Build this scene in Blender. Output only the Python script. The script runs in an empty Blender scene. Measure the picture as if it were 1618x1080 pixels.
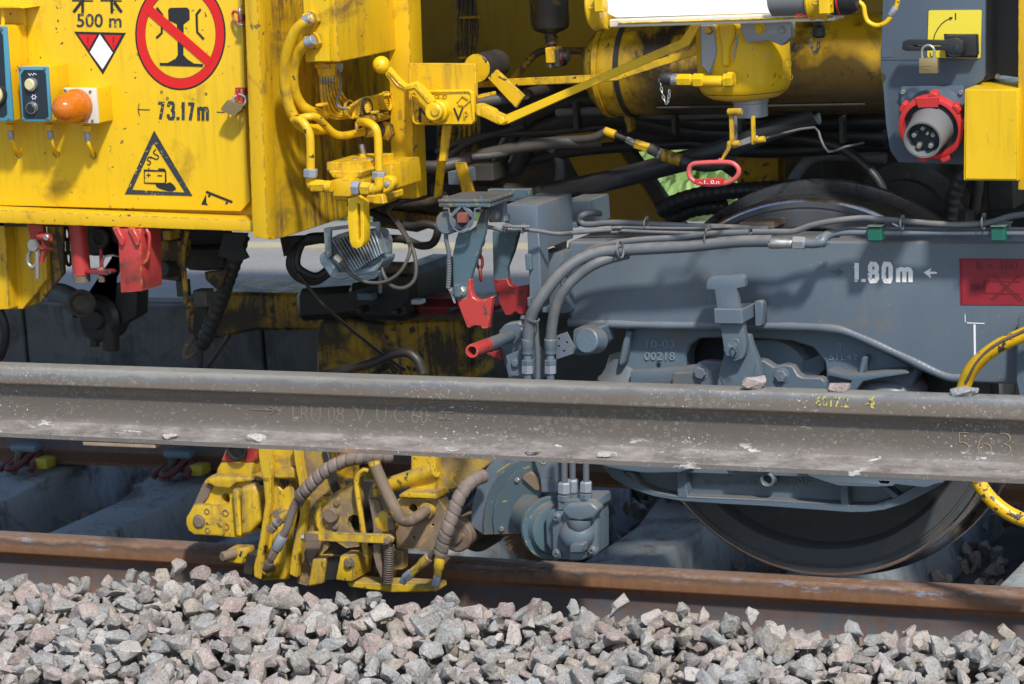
import bpy, bmesh, math, random
import numpy as np
from mathutils import Vector, Matrix, noise
from mathutils.geometry import tessellate_polygon
random.seed(7)
PI = math.pi
S = bpy.context.scene
COL = S.collection

# ------------------------------------------------------------------ camera
_ex = np.array([.909, -.0185, .417]); _ey = np.array([.414, .186, -.891])
_ex /= np.linalg.norm(_ex); _ey -= _ex*(_ex@_ey); _ey /= np.linalg.norm(_ey); _ez = np.cross(_ex, _ey)
M3 = np.array([_ex, _ey, _ez])
FOC, CX, CY = 4500., 809., 540.
def ray(px, py): return M3@np.array([(px-CX)/FOC, -(py-CY)/FOC, -1.])
CAM = -ray(1305, 912)*6.6
cd = bpy.data.cameras.new('camera'); cam = bpy.data.objects.new('camera', cd); COL.objects.link(cam)
mw = Matrix.Identity(4)
for i in range(3):
    for j in range(3): mw[i][j] = float(M3[i, j])
    mw[i][3] = float(CAM[i])
cam.matrix_world = mw
cd.sensor_width = 36; cd.sensor_fit = 'HORIZONTAL'; cd.lens = 36*FOC/1618
cd.clip_start = .1; cd.clip_end = 400
cd.dof.use_dof = True; cd.dof.focus_distance = 6.2; cd.dof.aperture_fstop = 9.0
S.camera = cam

# ------------------------------------------------------------------ world, sun, exposure
EL, AZ = math.radians(47), math.radians(40)          # sun: height, and turn from the track's normal towards +X
sdir = Vector((math.cos(EL)*math.sin(AZ), -math.cos(EL)*math.cos(AZ), math.sin(EL)))
w = bpy.data.worlds.new('World'); S.world = w; w.use_nodes = True
nt = w.node_tree; sky = nt.nodes.new('ShaderNodeTexSky'); sky.sky_type = 'NISHITA'; sky.sun_disc = False
sky.sun_elevation = EL; sky.sun_rotation = math.atan2(sdir.x, sdir.y)
nt.links.new(sky.outputs[0], nt.nodes['Background'].inputs[0]); nt.nodes['Background'].inputs[1].default_value = .15
sd = bpy.data.lights.new('sun', 'SUN'); sd.energy = 3.6; sd.angle = math.radians(4); sd.color = (1, .955, .89)
so = bpy.data.objects.new('sun', sd); COL.objects.link(so); so.rotation_euler = sdir.to_track_quat('Z', 'Y').to_euler(); so.location = (2, -6, 8)
S.view_settings.view_transform = 'Standard'; S.view_settings.look = 'None'
S.view_settings.exposure = 0.34; S.view_settings.gamma = 1; S.view_settings.use_curve_mapping = False

# ------------------------------------------------------------------ measuring: every photo crop has an origin and a scale; a point is put on a real plane
CR = {'c1': (0, 0, 4), 'c2': (380, 0, 4), 'c3': (760, 0, 4), 'c4': (1140, 0, 3.385), 'c5': (0, 250, 3.085), 'c6': (380, 250, 3.085),
      'c7': (680, 280, 3.375), 'c8': (1040, 280, 2.799), 'd1': (0, 560, 3), 'd2': (280, 680, 4.1536), 'd3': (520, 680, 4.1536),
      'd4': (720, 680, 4.494), 'd5': (900, 680, 2.2535), 'd8': (1100, 560, 3.1236), 'e1': (790, 284, 1.954), 'p': (0, 0, 1)}
def W(c, x, y, v, a=1):
    o = CR[c]; d = ray(o[0]+x/o[2], o[1]+y/o[2]); t = (v-CAM[a])/d[a]
    return Vector(CAM+d*t)
def mp(c, x, y, Y):                                   # metres per crop pixel at that place
    p = W(c, x, y, Y); dep = -(M3.T@(np.array(p)-CAM))[2]
    return dep/FOC/CR[c][2]

NY, RK = -.74, .915                                   # the loose rail: its distance and the size of its section
# ------------------------------------------------------------------ object helpers
def link(name, me, m, parent=None, smooth=35, label=None, kind=None):
    o = bpy.data.objects.new(name, me); COL.objects.link(o)
    if m is not None and not me.materials: me.materials.append(m)
    if parent is not None:
        o.parent = parent
        b = parent
        off = Vector((0, 0, 0))
        while b is not None:
            off += Vector(b.location); b = b.parent
        o.matrix_parent_inverse = Matrix.Translation(-Vector(parent.location)) if parent.type == 'EMPTY' else Matrix.Identity(4)
    if smooth:
        me.polygons.foreach_set('use_smooth', [True]*len(me.polygons)); me.set_sharp_from_angle(angle=math.radians(smooth))
    if label: o['label'] = label
    if kind: o['kind'] = kind
    return o
def bm_link(name, bm, m, parent=None, smooth=35, bev=0, seg=1, label=None, kind=None):
    bmesh.ops.recalc_face_normals(bm, faces=bm.faces)
    if bev:
        bm.normal_update()
        es = [e for e in bm.edges if len(e.link_faces) == 2 and e.calc_face_angle(0) > .5]
        bmesh.ops.bevel(bm, geom=es, offset=bev, segments=seg, affect='EDGES', clamp_overlap=True, profile=.6)
    me = bpy.data.meshes.new(name); bm.to_mesh(me); bm.free()
    return link(name, me, m, parent, smooth, label, kind)
def thing(name, label, cat, loc, group=None):
    o = bpy.data.objects.new(name, None); COL.objects.link(o); o.location = loc; o.empty_display_size = .05
    o['label'] = label; o['category'] = cat
    if group: o['group'] = group
    return o
def tag(o, label, cat, group=None):
    o['label'] = label; o['category'] = cat
    if group: o['group'] = group
    return o

def prism3(name, loops, dvec, m, parent=None, bev=.0015, seg=1, **k):
    """loops: list of lists of 3D points (first outer, then holes) in one plane, swept by dvec"""
    bm = bmesh.new(); dvec = Vector(dvec); A = []; B = []
    for L in loops:
        A.append([bm.verts.new(p) for p in L]); B.append([bm.verts.new(Vector(p)+dvec) for p in L])
    fa = [v for L in A for v in L]; fb = [v for L in B for v in L]
    if len(loops) == 1 and len(loops[0]) > 2:
        bm.faces.new(fa); bm.faces.new(fb[::-1])
    else:
        for t in tessellate_polygon([[Vector(p) for p in L] for L in loops]):
            try: bm.faces.new([fa[i] for i in t]); bm.faces.new([fb[i] for i in t[::-1]])
            except ValueError: pass
    for la, lb in zip(A, B):
        n = len(la)
        for i in range(n): bm.faces.new((la[i], la[(i+1) % n], lb[(i+1) % n], lb[i]))
    return bm_link(name, bm, m, parent, bev=bev, seg=seg, **k)
def pl(name, c, pts, Y, t, m, parent=None, holes=(), a=1, **k):
    """plate traced on the plane (axis a = Y), thickness t along that axis"""
    loops = [[W(c, x, y, Y, a) for x, y in pts]]+[[W(c, x, y, Y, a) for x, y in h] for h in holes]
    d = [0, 0, 0]; d[a] = t
    return prism3(name, loops, d, m, parent, **k)
def bx3(name, lo, hi, m, parent=None, bev=.002, **k):
    bm = bmesh.new(); bmesh.ops.create_cube(bm, size=1)
    lo, hi = Vector(lo), Vector(hi)
    for v in bm.verts: v.co = Vector(((v.co.x+.5)*(hi.x-lo.x)+lo.x, (v.co.y+.5)*(hi.y-lo.y)+lo.y, (v.co.z+.5)*(hi.z-lo.z)+lo.z))
    return bm_link(name, bm, m, parent, bev=bev, **k)
def bx(name, c, x0, y0, x1, y1, Y, t, m, parent=None, **k):
    a = W(c, x0, y0, Y); b = W(c, x1, y1, Y); cc = W(c, x0, y1, Y); d = W(c, x1, y0, Y)
    return bx3(name, ((a.x+cc.x)/2, Y, (b.z+cc.z)/2), ((b.x+d.x)/2, Y+t, (a.z+d.z)/2), m, parent, **k)
def frame_of(ax):
    ax = Vector(ax).normalized(); u = ax.orthogonal().normalized(); return ax, u, ax.cross(u)
def lathe_into(bm, base, ax, prof, n=24, rot=0, cap=True):
    ax, u, v = frame_of(ax); base = Vector(base); rings = []
    for d, r in prof:
        rings.append([bm.verts.new(base+ax*d+(u*math.cos(rot+2*PI*i/n)+v*math.sin(rot+2*PI*i/n))*max(r, 1e-5)) for i in range(n)])
    for a, b in zip(rings, rings[1:]):
        for i in range(n): bm.faces.new((a[i], a[(i+1) % n], b[(i+1) % n], b[i]))
    if cap: bm.faces.new(rings[0]); bm.faces.new(rings[-1])
    return rings
def lathe(name, base, ax, prof, m, parent=None, n=24, rot=0, cap=True, **k):
    bm = bmesh.new(); lathe_into(bm, base, ax, prof, n, rot, cap); return bm_link(name, bm, m, parent, **k)
def cy(name, c, x, y, Y, rpx, L, m, parent=None, ax=(0, -1, 0), n=24, ch=.15, **k):
    """chamfered cylinder; L metres towards ax"""
    r = rpx*mp(c, x, y, Y); e = min(r*ch, abs(L)*.3)
    return lathe(name, W(c, x, y, Y), ax, [(0, r), (L-e, r), (L, r-e)], m, parent, n=n, **k)
def bolt(c, x, y, Y, rpx, m, parent, ax=(0, -1, 0), washer=True, name='bolt', **k):
    r = rpx*mp(c, x, y, Y); bm = bmesh.new(); b = W(c, x, y, Y); h = r*.7
    if washer: lathe_into(bm, b, ax, [(-.002, r*1.25), (r*.14, r*1.25), (r*.16, r*1.2)], 16)
    rt = random.random()
    lathe_into(bm, b, ax, [(r*.1, r*.98), (h, r*.98), (h+r*.1, r*.85)], 6, rt)
    return bm_link(name, bm, m, parent, smooth=25, **k)
def allen(c, x, y, Y, rpx, m, parent, ax=(0, -1, 0), name='screw'):
    r = rpx*mp(c, x, y, Y); bm = bmesh.new()
    lathe_into(bm, W(c, x, y, Y), ax, [(0, r), (r*.8, r), (r, r*.85), (r, r*.5), (r*.4, r*.45)], 16)
    return bm_link(name, bm, m, parent)
def cr(pts, sub=8, closed=False):
    P = [Vector(p) for p in pts]
    if len(P) < 3 or sub < 2: return P
    out = []; n = len(P)
    for i in range(n if closed else n-1):
        p1, p2 = P[i], P[(i+1) % n]
        p0 = P[i-1] if (i or closed) else p1*2-p2
        p3 = P[(i+2) % n] if (i+2 < n or closed) else p2*2-p1
        for j in range(sub):
            t = j/sub
            out.append(.5*((2*p1)+(p2-p0)*t+(2*p0-5*p1+4*p2-p3)*t*t+(3*p1-p0-3*p2+p3)*t**3))
    if not closed: out.append(P[-1])
    return out
def tube_into(bm, P, r, n=10, closed=False, rf=None):
    m_ = len(P); T = []
    for i in range(m_):
        a = P[i-1] if (i or closed) else P[0]; b = P[(i+1) % m_] if (i+1 < m_ or closed) else P[-1]
        T.append((b-a).normalized())
    u = T[0].orthogonal().normalized(); rings = []; s = 0
    for i in range(m_):
        if i: s += (P[i]-P[i-1]).length
        u = (u-T[i]*u.dot(T[i])).normalized(); v = T[i].cross(u)
        ring = []
        for k in range(n):
            an = 2*PI*k/n; rr = r*(rf(s, an) if rf else 1)
            ring.append(bm.verts.new(P[i]+(u*math.cos(an)+v*math.sin(an))*rr))
        rings.append(ring)
    R = range(m_ if closed else m_-1)
    for i in R:
        a, b = rings[i], rings[(i+1) % m_]
        for k in range(n): bm.faces.new((a[k], a[(k+1) % n], b[(k+1) % n], b[k]))
    if not closed: bm.faces.new(rings[0]); bm.faces.new(rings[-1])
def resample(P, step):
    out = [P[0].copy()]; acc = 0
    for a, b in zip(P, P[1:]):
        L = (b-a).length
        if L < 1e-9: continue
        t = step-acc
        while t <= L: out.append(a+(b-a)*(t/L)); t += step
        acc = (acc+L) % step
    return out
def tube3(name, pts, r, m, parent=None, n=12, sub=8, rib=None, closed=False, **k):
    """rib=(pitch, depth, kind) kind 'wrap' = helical wrap with narrow gaps, 'corr' = corrugated"""
    P = cr(pts, sub, closed); rf = None
    if rib:
        pitch, dep, kind = rib; P = resample(P, pitch/14 if kind == 'wrap' else pitch/4)
        if kind == 'wrap': rf = lambda s, an: 1-dep*(1 if ((s/pitch+an/(2*PI)) % 1) < .2 else 0)
        elif kind == 'lap': rf = lambda s, an: 1+dep*((s/pitch+an/(2*PI)) % 1)
        else: rf = lambda s, an: 1+dep*math.cos(2*PI*s/pitch)
        if len(P) < 4: P = cr(pts, sub)
    bm = bmesh.new(); tube_into(bm, P, r, n, closed, rf)
    return bm_link(name, bm, m, parent, smooth=50 if not rib else 60, **k)
def tb(name, c, pts, rpx, m, parent=None, **k):
    """pts: (x, y, Y) in crop pixels and metres of depth"""
    P = [W(c, x, y, Y) for x, y, Y in pts]; x, y, Y = pts[len(pts)//2]
    return tube3(name, P, rpx*mp(c, x, y, Y), m, parent, **k)
def seg(name, c, p, q, rpx, m, parent=None, n=16, prof=None, **k):
    """turned part between two measured points; prof: list of (t 0..1, radius factor)"""
    A = W(c, *p); B = W(c, *q); r = rpx*mp(c, *p); L = (B-A).length
    return lathe(name, A, B-A, [(t*L, f*r) for t, f in (prof or [(0, .9), (.06, 1), (.94, 1), (1, .9)])], m, parent, n=n, **k)
def ring3(name, cen, ax, R, r, m, parent=None, n=20, k=8, sx=1, **kw):
    ax, u, v = frame_of(ax); P = [Vector(cen)+u*R*sx*math.cos(2*PI*i/n)+v*R*math.sin(2*PI*i/n) for i in range(n)]
    bm = bmesh.new(); tube_into(bm, P, r, k, True); return bm_link(name, bm, m, parent, **kw)
def tie(c, x, y, Y, R, d, m, parent, name='cable_tie'):
    """strap round a hose; d = run direction of the hose, in crop pixels"""
    a = W(c, x, y, Y); b = W(c, x+d[0], y+d[1], Y); q = mp(c, x, y, Y); bm = bmesh.new()
    lathe_into(bm, a-(b-a).normalized()*q*R*.16, b-a, [(0, q*R*.9), (0, q*R*1.08), (q*R*.32, q*R*1.08), (q*R*.32, q*R*.9)], 20, cap=False)
    return bm_link(name, bm, m, parent)
def circ(cx_, cy_, r, n=20, ry=None): return [(cx_+r*math.cos(2*PI*i/n), cy_+(ry or r)*math.sin(2*PI*i/n)) for i in range(n)]
def txt(name, s, c, x0, y0, x1, y1, Y, m, parent=None, bold=.0, depth=.0008, slope=0, **k):
    """lettering fitted between upper-left (x0,y0) and lower-right (x1,y1) of a crop, standing on plane Y"""
    cu = bpy.data.curves.new(name, 'FONT'); cu.body = s; cu.offset = bold; cu.extrude = .02; cu.resolution_u = 3
    t = bpy.data.objects.new('t', cu); COL.objects.link(t); dg = bpy.context.evaluated_depsgraph_get()
    me = bpy.data.meshes.new_from_object(t.evaluated_get(dg)); bpy.data.objects.remove(t); bpy.data.curves.remove(cu)
    xs = [v.co.x for v in me.vertices]; ys = [v.co.y for v in me.vertices]; zs = [v.co.z for v in me.vertices]
    ax_, bx_, ay_, by_ = min(xs), max(xs), min(ys), max(ys); zr = max(zs)-min(zs) or 1
    p00, p10, p01 = W(c, x0, y1, Y), W(c, x1, y1+slope, Y), W(c, x0, y0, Y)
    for v in me.vertices:
        u = (v.co.x-ax_)/(bx_-ax_); w_ = (v.co.y-ay_)/(by_-ay_); q = p00+(p10-p00)*u+(p01-p00)*w_
        v.co = Vector((q.x, Y-depth*(1 if v.co.z > 0 else 0), q.z))
    me.materials.clear()
    return link(name, me, m, parent, smooth=0, **k)
def stroke(name, c, pts, wpx, Y, m, parent, depth=.0008, closed=False, **k):
    """painted line of width wpx on plane Y, a thin raised sheet"""
    P = [Vector((p[0], p[1])) for p in pts]; bm = bmesh.new(); n = len(P); R = range(n if closed else n-1)
    L, Rr = [], []
    for i in range(n):
        a = P[i-1] if (i or closed) else P[i]; b = P[(i+1) % n] if (i+1 < n or closed) else P[i]
        d = (b-a).normalized(); nn = Vector((-d.y, d.x)); f = 1.0
        if (i and i+1 < n) or closed:
            d1 = (P[i]-a).normalized(); f = 1/max(.35, nn.dot(Vector((-d1.y, d1.x))))
        L.append(P[i]+nn*wpx/2*f); Rr.append(P[i]-nn*wpx/2*f)
    def V(q, y): return bm.verts.new(W(c, q.x, q.y, y))
    A = [V(q, Y-depth) for q in L]; B = [V(q, Y-depth) for q in Rr]; A2 = [V(q, Y) for q in L]; B2 = [V(q, Y) for q in Rr]
    for i in R:
        j = (i+1) % n
        for f in ((A[i], A[j], B[j], B[i]), (A[i], A2[i], A2[j], A[j]), (B[i], B[j], B2[j], B2[i])): bm.faces.new(f)
    return bm_link(name, bm, m, parent, smooth=0, **k)
GL = {'1': [[(.60, 0), (.60, 1)], [(.12, .70), (.60, .84)]], '0': [[(.2, .06), (.06, .2), (.06, .8), (.2, .94), (.8, .94), (.94, .8), (.94, .2), (.8, .06), None]],
      '8': [[(.22, .52), (.08, .62), (.08, .83), (.22, .94), (.78, .94), (.92, .83), (.92, .62), (.78, .52), None], [(.2, .53), (.04, .40), (.04, .17), (.2, .06), (.8, .06), (.96, .17), (.96, .40), (.8, .53), None]],
      '7': [[(.0, .91), (.98, .91)], [(.88, .97), (.36, 0)]], '3': [[(.06, .72), (.08, .86), (.22, .94), (.76, .94), (.9, .84), (.9, .62), (.74, .52), (.45, .52)], [(.74, .52), (.94, .42), (.94, .16), (.78, .06), (.22, .06), (.06, .15), (.04, .3)]],
      'm': [[(.07, 0), (.07, .74)], [(.07, .62), (.26, .69), (.44, .66), (.5, .56), (.5, 0)], [(.5, .58), (.68, .69), (.86, .66), (.93, .56), (.93, 0)]], '.': [[(.5, 0), (.5, .16)]]}
def stencil(name, s, c, x0, y0, x1, y1, Y, m, parent, wts, wpx, slope=0, gap=.16, squeeze=1):
    """block lettering built stroke by stroke (each stroke a thin raised sheet), heavier than the built-in font"""
    tot = sum(wts)+gap*(len(wts)-1); x = x0; u = (x1-x0)/tot; k = 0
    for ch, w_ in zip(s, wts):
        ww = w_*u; ox = x; h = y1-y0; hw = wpx/2; yb = y1+slope*(x-x0)/(x1-x0)
        for poly in GL[ch]:
            cl = poly[-1] is None; pp = [q for q in poly if q is not None]
            stroke(name, c, [(ox+hw+q[0]*(ww-wpx), yb-q[1]*h) for q in pp], wpx if ch != '.' else wpx*1.05, Y-.00012*k, m, parent, depth=.0007, closed=cl); k += 1
        x += ww+gap*u
def chain(name, label, c, pts, m, wpx, group=None, parent=None, wire=.2, cat='chain'):
    """chain of separate links along a measured line"""
    P = resample(cr([W(c, *p) for p in pts], 8), wpx*mp(c, *pts[0])*1.35)
    t = parent or thing(name, label, cat, P[0], group); q = wpx*mp(c, *pts[0])/2
    for i in range(len(P)-1):
        a, b = P[i], P[i+1]; d = (b-a).normalized(); cen = (a+b)/2
        side = d.cross(Vector((0, 1, 0))); side.normalize()
        if i % 2: side = d.cross(side).normalized()*.8+side*.35; side.normalize()
        hl = (b-a).length*.5+q*.25
        L = [cen+d*hl*math.sin(x)*1.0+side*q*.72*math.cos(x) for x in [2*PI*k/14 for k in range(14)]]
        bm = bmesh.new(); tube_into(bm, L, q*wire*2, 6, True); bm_link('link', bm, m, t)
    return t

# ------------------------------------------------------------------ materials
def new(name):
    m = bpy.data.materials.new(name); m.use_nodes = True; n = m.node_tree; b = n.nodes['Principled BSDF']; return m, n, b
def pm(name, base, rough=.5, metal=0, vary=.18, alt=None, altamt=.0, alts=3., dirt=None, dirtamt=.0, streak=.0, chips=None, chipamt=0., chipscale=38.,
       edge=None, edgeamt=0., dust=None, dustamt=0., bump=.15, bscale=220., speck=None, speckamt=0, coat=0, fade=None):
    """painted / worn surface: slow colour drift, blotches of another colour, rain streaks of dirt, chipped spots, worn edges, settled dust on upward faces"""
    m, t, b = new(name); N = t.nodes; Lk = t.links.new
    geo = N.new('ShaderNodeNewGeometry'); P = geo.outputs['Position']
    def noi(scale, det=3, rgh=.6, vec=None, dist=0):
        n = N.new('ShaderNodeTexNoise'); n.inputs['Scale'].default_value = scale; n.inputs['Detail'].default_value = det
        n.inputs['Roughness'].default_value = rgh; n.inputs['Distortion'].default_value = dist; Lk(vec or P, n.inputs['Vector']); return n.outputs[0]
    def mr(x, a, b_, c=0., d=1., clamp=True):
        r = N.new('ShaderNodeMapRange'); r.clamp = clamp
        for i, v in enumerate((a, b_, c, d)): r.inputs[i+1].default_value = v
        Lk(x, r.inputs[0]); return r.outputs[0]
    def mul(x, y, op='MULTIPLY'):
        r = N.new('ShaderNodeMath'); r.operation = op
        for i, v in enumerate((x, y)):
            if isinstance(v, (int, float)): r.inputs[i].default_value = v
            else: Lk(v, r.inputs[i])
        return r.outputs[0]
    def mix(f, a, c_):
        r = N.new('ShaderNodeMix'); r.data_type = 'RGBA'
        Lk(f, r.inputs[0]) if not isinstance(f, (int, float)) else setattr(r.inputs[0], 'default_value', f)
        for i, v in ((6, a), (7, c_)):
            if isinstance(v, tuple): r.inputs[i].default_value = (*v, 1)
            else: Lk(v, r.inputs[i])
        return r.outputs[2]
    n1 = noi(2.3, 4); n2 = noi(17, 4)
    dk = tuple(x*(1-vary) for x in base); lt = tuple(min(1, x*(1+vary*.8)) for x in base)
    col = mix(mr(n1, .3, .7), dk, lt)
    col = mix(mul(mr(n2, .35, .75), vary), col, dk)
    rgh = None; msk = []
    if alt: col = mix(mul(mr(noi(alts*4, 5, .65), .62-altamt*.35, .72-altamt*.35), .85), col, alt)
    if dirt:
        f = mr(noi(5.5, 6, .68, dist=.6), .60-dirtamt*.22, .76-dirtamt*.24)
        if streak:
            mpn = N.new('ShaderNodeMapping'); mpn.inputs['Scale'].default_value = (1, 1, .09); Lk(P, mpn.inputs[0])
            f2 = mr(noi(60, 3, .6, mpn.outputs[0]), .47, .64); f3 = mr(noi(4, 3, .5), .4, .6)
            f = mul(f, mul(mul(f2, f3), streak), 'ADD')
        f = mul(f, .0, 'MAXIMUM'); f = mul(f, 1., 'MINIMUM'); col = mix(f, col, dirt); msk.append(f)
    if speck: col = mix(mr(noi(90, 2, .5), .72-speckamt*.2, .76-speckamt*.2), col, speck)
    if dust:
        s = N.new('ShaderNodeSeparateXYZ'); Lk(geo.outputs['Normal'], s.inputs[0])
        up = mr(s.outputs[2], .15, .8); f = mul(mul(up, mr(noi(24, 4, .7), .28, .62)), dustamt); col = mix(f, col, dust); msk.append(f)
    cm = None
    if chips:
        cm = mr(noi(chipscale, 4, .62, dist=.4), .665-chipamt*.2, .68-chipamt*.2)
        cm = mul(cm, mr(noi(3.1, 2, .5), .42, .55))
    if edge and edgeamt:
        bv = N.new('ShaderNodeBevel'); bv.samples = 4; bv.inputs['Radius'].default_value = .006
        dt = N.new('ShaderNodeVectorMath'); dt.operation = 'DOT_PRODUCT'; Lk(bv.outputs[0], dt.inputs[0]); Lk(geo.outputs['Normal'], dt.inputs[1])
        em = mul(mr(dt.outputs['Value'], .995, .86), mr(noi(55, 4, .65), .60-edgeamt*.3, .66-edgeamt*.3))
        col = mix(em, col, edge)
    if cm is not None: col = mix(cm, col, chips)
    Lk(col, b.inputs['Base Color']); b.inputs['Metallic'].default_value = metal
    r = mr(n2, .3, .75, rough-.09, rough+.1); Lk(r, b.inputs['Roughness'])
    if coat: b.inputs['Coat Weight'].default_value = coat; b.inputs['Coat Roughness'].default_value = .25
    bp = N.new('ShaderNodeBump'); bp.inputs['Strength'].default_value = bump; bp.inputs['Distance'].default_value = .002
    h = noi(bscale, 3, .6)
    if cm is not None: h = mul(h, mul(cm, -.7), 'ADD')
    Lk(h, bp.inputs['Height']); Lk(bp.outputs[0], b.inputs['Normal'])
    return m
YB = (.62, .36, .006)
M = {}
M['yel'] = pm('yellow_panel_paint', (.72, .455, .008), rough=.36, vary=.07, dirt=(.33, .2, .015), dirtamt=.16, streak=.25, chips=(.05, .045, .04), chipamt=.02, chipscale=60, bump=.05)
M['yelw'] = pm('yellow_worn_paint', (.66, .40, .008), rough=.42, vary=.12, dirt=(.22, .13, .03), dirtamt=.22, streak=.45, chips=(.06, .05, .04), chipamt=.12, edge=(.09, .07, .05), edgeamt=.42, bump=.1)
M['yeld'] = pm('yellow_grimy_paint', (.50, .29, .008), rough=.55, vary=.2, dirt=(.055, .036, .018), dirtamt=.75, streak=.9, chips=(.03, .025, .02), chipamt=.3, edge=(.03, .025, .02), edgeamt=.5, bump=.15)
M['yelt'] = pm('yellow_clamp_paint', (.62, .40, .018), rough=.45, vary=.12, dirt=(.20, .14, .07), dirtamt=.34, streak=.45, chips=(.035, .04, .03), chipamt=.24, chipscale=48, edge=(.10, .09, .05), edgeamt=.6, dust=(.22, .16, .11), dustamt=.8, bump=.18)
M['yelr'] = pm('yellow_streaked_wall', (.60, .37, .008), rough=.42, vary=.15, dirt=(.20, .12, .03), dirtamt=.45, streak=.9, chips=(.05, .05, .04), chipamt=.08, bump=.1)
M['yeli'] = pm('yellow_shaded_paint', (.37, .225, .008), rough=.45, vary=.15, dirt=(.16, .10, .02), dirtamt=.25, streak=.3, bump=.08)  # darker copy of the wagon yellow, shade of the bay put into the colour
M['numb'] = pm('raised_number_edge', (.16, .21, .25), rough=.4, vary=.1, bump=.2)
M['yelb'] = pm('yellow_brown_dusted', (.42, .28, .05), rough=.6, vary=.15, dirt=(.20, .145, .10), dirtamt=.85, chips=(.62, .38, .01), chipamt=.18, edge=(.60, .38, .02), edgeamt=.5, dust=(.22, .16, .11), dustamt=.8, bump=.2)
M['brown'] = pm('brown_dusty_steel', (.19, .14, .10), rough=.75, vary=.2, dirt=(.09, .065, .05), dirtamt=.5, chips=(.5, .31, .01), chipamt=.1, bump=.25)
M['bluec'] = pm('blue_cover', (.07, .27, .36), rough=.4, vary=.1, bump=.05, dirt=(.05, .09, .1), dirtamt=.2)
M['navy'] = pm('dark_faceplate', (.018, .03, .045), rough=.35, vary=.2, bump=.04)
M['grey'] = pm('blue_grey_bogie_paint', (.112, .150, .190), rough=.38, vary=.14, dirt=(.16, .155, .145), dirtamt=.12, streak=.3, dust=(.21, .18, .15), dustamt=.7, bump=.12, speck=(.2, .2, .2), speckamt=.05, edge=(.16, .17, .18), edgeamt=.2)
M['greyc'] = pm('blue_grey_casting', (.095, .135, .172), rough=.48, vary=.15, dirt=(.12, .11, .10), dirtamt=.2, dust=(.17, .145, .125), dustamt=.85, bump=.5, bscale=130)
M['teal'] = pm('blue_green_clamp_paint', (.075, .128, .160), rough=.36, vary=.12, dirt=(.06, .05, .045), dirtamt=.4, dust=(.16, .13, .105), dustamt=.8, chips=(.45, .36, .02), chipamt=.02, bump=.1, edge=(.45, .36, .02), edgeamt=.12)
M['cab'] = pm('grey_cabinet_paint', (.072, .10, .135), rough=.42, vary=.08, bump=.1, dirt=(.1, .1, .1), dirtamt=.12)
M['blk'] = pm('black_rubber', (.020, .021, .024), rough=.45, vary=.3, dust=(.08, .07, .06), dustamt=.35, bump=.15)
M['hose'] = pm('dusty_grey_hose', (.10, .116, .132), rough=.6, vary=.2, dirt=(.17, .15, .13), dirtamt=.35, dust=(.23, .20, .17), dustamt=.75, bump=.25)
M['bhose'] = pm('brown_dusty_hose', (.175, .14, .125), rough=.7, vary=.2, dirt=(.07, .055, .045), dirtamt=.4, dust=(.27, .21, .17), dustamt=.6, bump=.3)
M['soot'] = pm('soot_shade_steel', (.028, .027, .026), rough=.5, vary=.3, dirt=(.07, .05, .03), dirtamt=.3, dust=(.07, .055, .04), dustamt=.5, bump=.3)  # also darkens backdrop plates that only stand in for shade
M['steel'] = pm('zinc_steel', (.42, .42, .40), rough=.35, metal=.7, vary=.15, dirt=(.12, .10, .08), dirtamt=.3, bump=.1)
M['brass'] = pm('brass', (.42, .32, .16), rough=.33, metal=.75, vary=.1, dirt=(.12, .09, .05), dirtamt=.15, bump=.1)
M['red'] = pm('red_paint', (.43, .045, .042), rough=.38, vary=.12, dirt=(.1, .04, .03), dirtamt=.2, chips=(.06, .05, .05), chipamt=.16, edge=(.4, .3, .05), edgeamt=.25, bump=.12)
M['redd'] = pm('dark_red_paint', (.30, .022, .025), rough=.5, vary=.2, dirt=(.05, .03, .03), dirtamt=.55, chips=(.03, .03, .03), chipamt=.3, bump=.2)
M['sred'] = pm('sign_red', (.64, .014, .014), rough=.4, vary=.04, bump=.03)
M['pred'] = pm('plastic_red', (.55, .035, .035), rough=.4, vary=.06, bump=.06)
M['dimred'] = pm('shaded_red_sign', (.27, .016, .028), rough=.45, vary=.15, dirt=(.18, .012, .018), dirtamt=.3, bump=.08)  # sign red darkened to match the shade at the frame's right end
M['ink'] = pm('black_ink', (.016, .018, .022), rough=.5, vary=.1, bump=.02)
M['inkf'] = pm('worn_black_ink', (.03, .04, .05), rough=.5, vary=.2, bump=.02, chips=(.62, .39, .01), chipamt=.25, chipscale=120)
M['signi'] = pm('dull_sign_ink', (.13, .012, .02), rough=.5, vary=.2, bump=.02)
M['white'] = pm('white_stencil', (.80, .80, .78), rough=.55, vary=.06, bump=.05, chips=(.12, .14, .16), chipamt=.22, chipscale=110)
M['wht'] = pm('white_print', (.78, .80, .84), rough=.45, vary=.03, bump=.02)
M['cream'] = pm('cream_plastic', (.62, .60, .50), rough=.4, vary=.05, bump=.04, dirt=(.3, .27, .2), dirtamt=.2)
M['btn'] = pm('cream_button', (.62, .55, .30), rough=.35, vary=.05, bump=.03)
M['tsign'] = pm('yellow_sticker', (.74, .62, .05), rough=.4, vary=.05, bump=.03)
M['greyp'] = pm('grey_plastic', (.15, .16, .165), rough=.5, vary=.08, bump=.05)
M['silver'] = pm('bare_cast_silver', (.30, .33, .38), rough=.42, metal=.3, vary=.1, alt=(.60, .37, .01), altamt=.12, bump=.3)
M['alu'] = pm('lamp_housing', (.24, .32, .37), rough=.42, metal=.2, vary=.1, dirt=(.09, .09, .09), dirtamt=.3, bump=.12)
M['green'] = pm('green_clamp', (.01, .11, .075), rough=.5, vary=.2, dirt=(.08, .08, .07), dirtamt=.4, dust=(.2, .17, .14), dustamt=.8, bump=.15)
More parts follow.
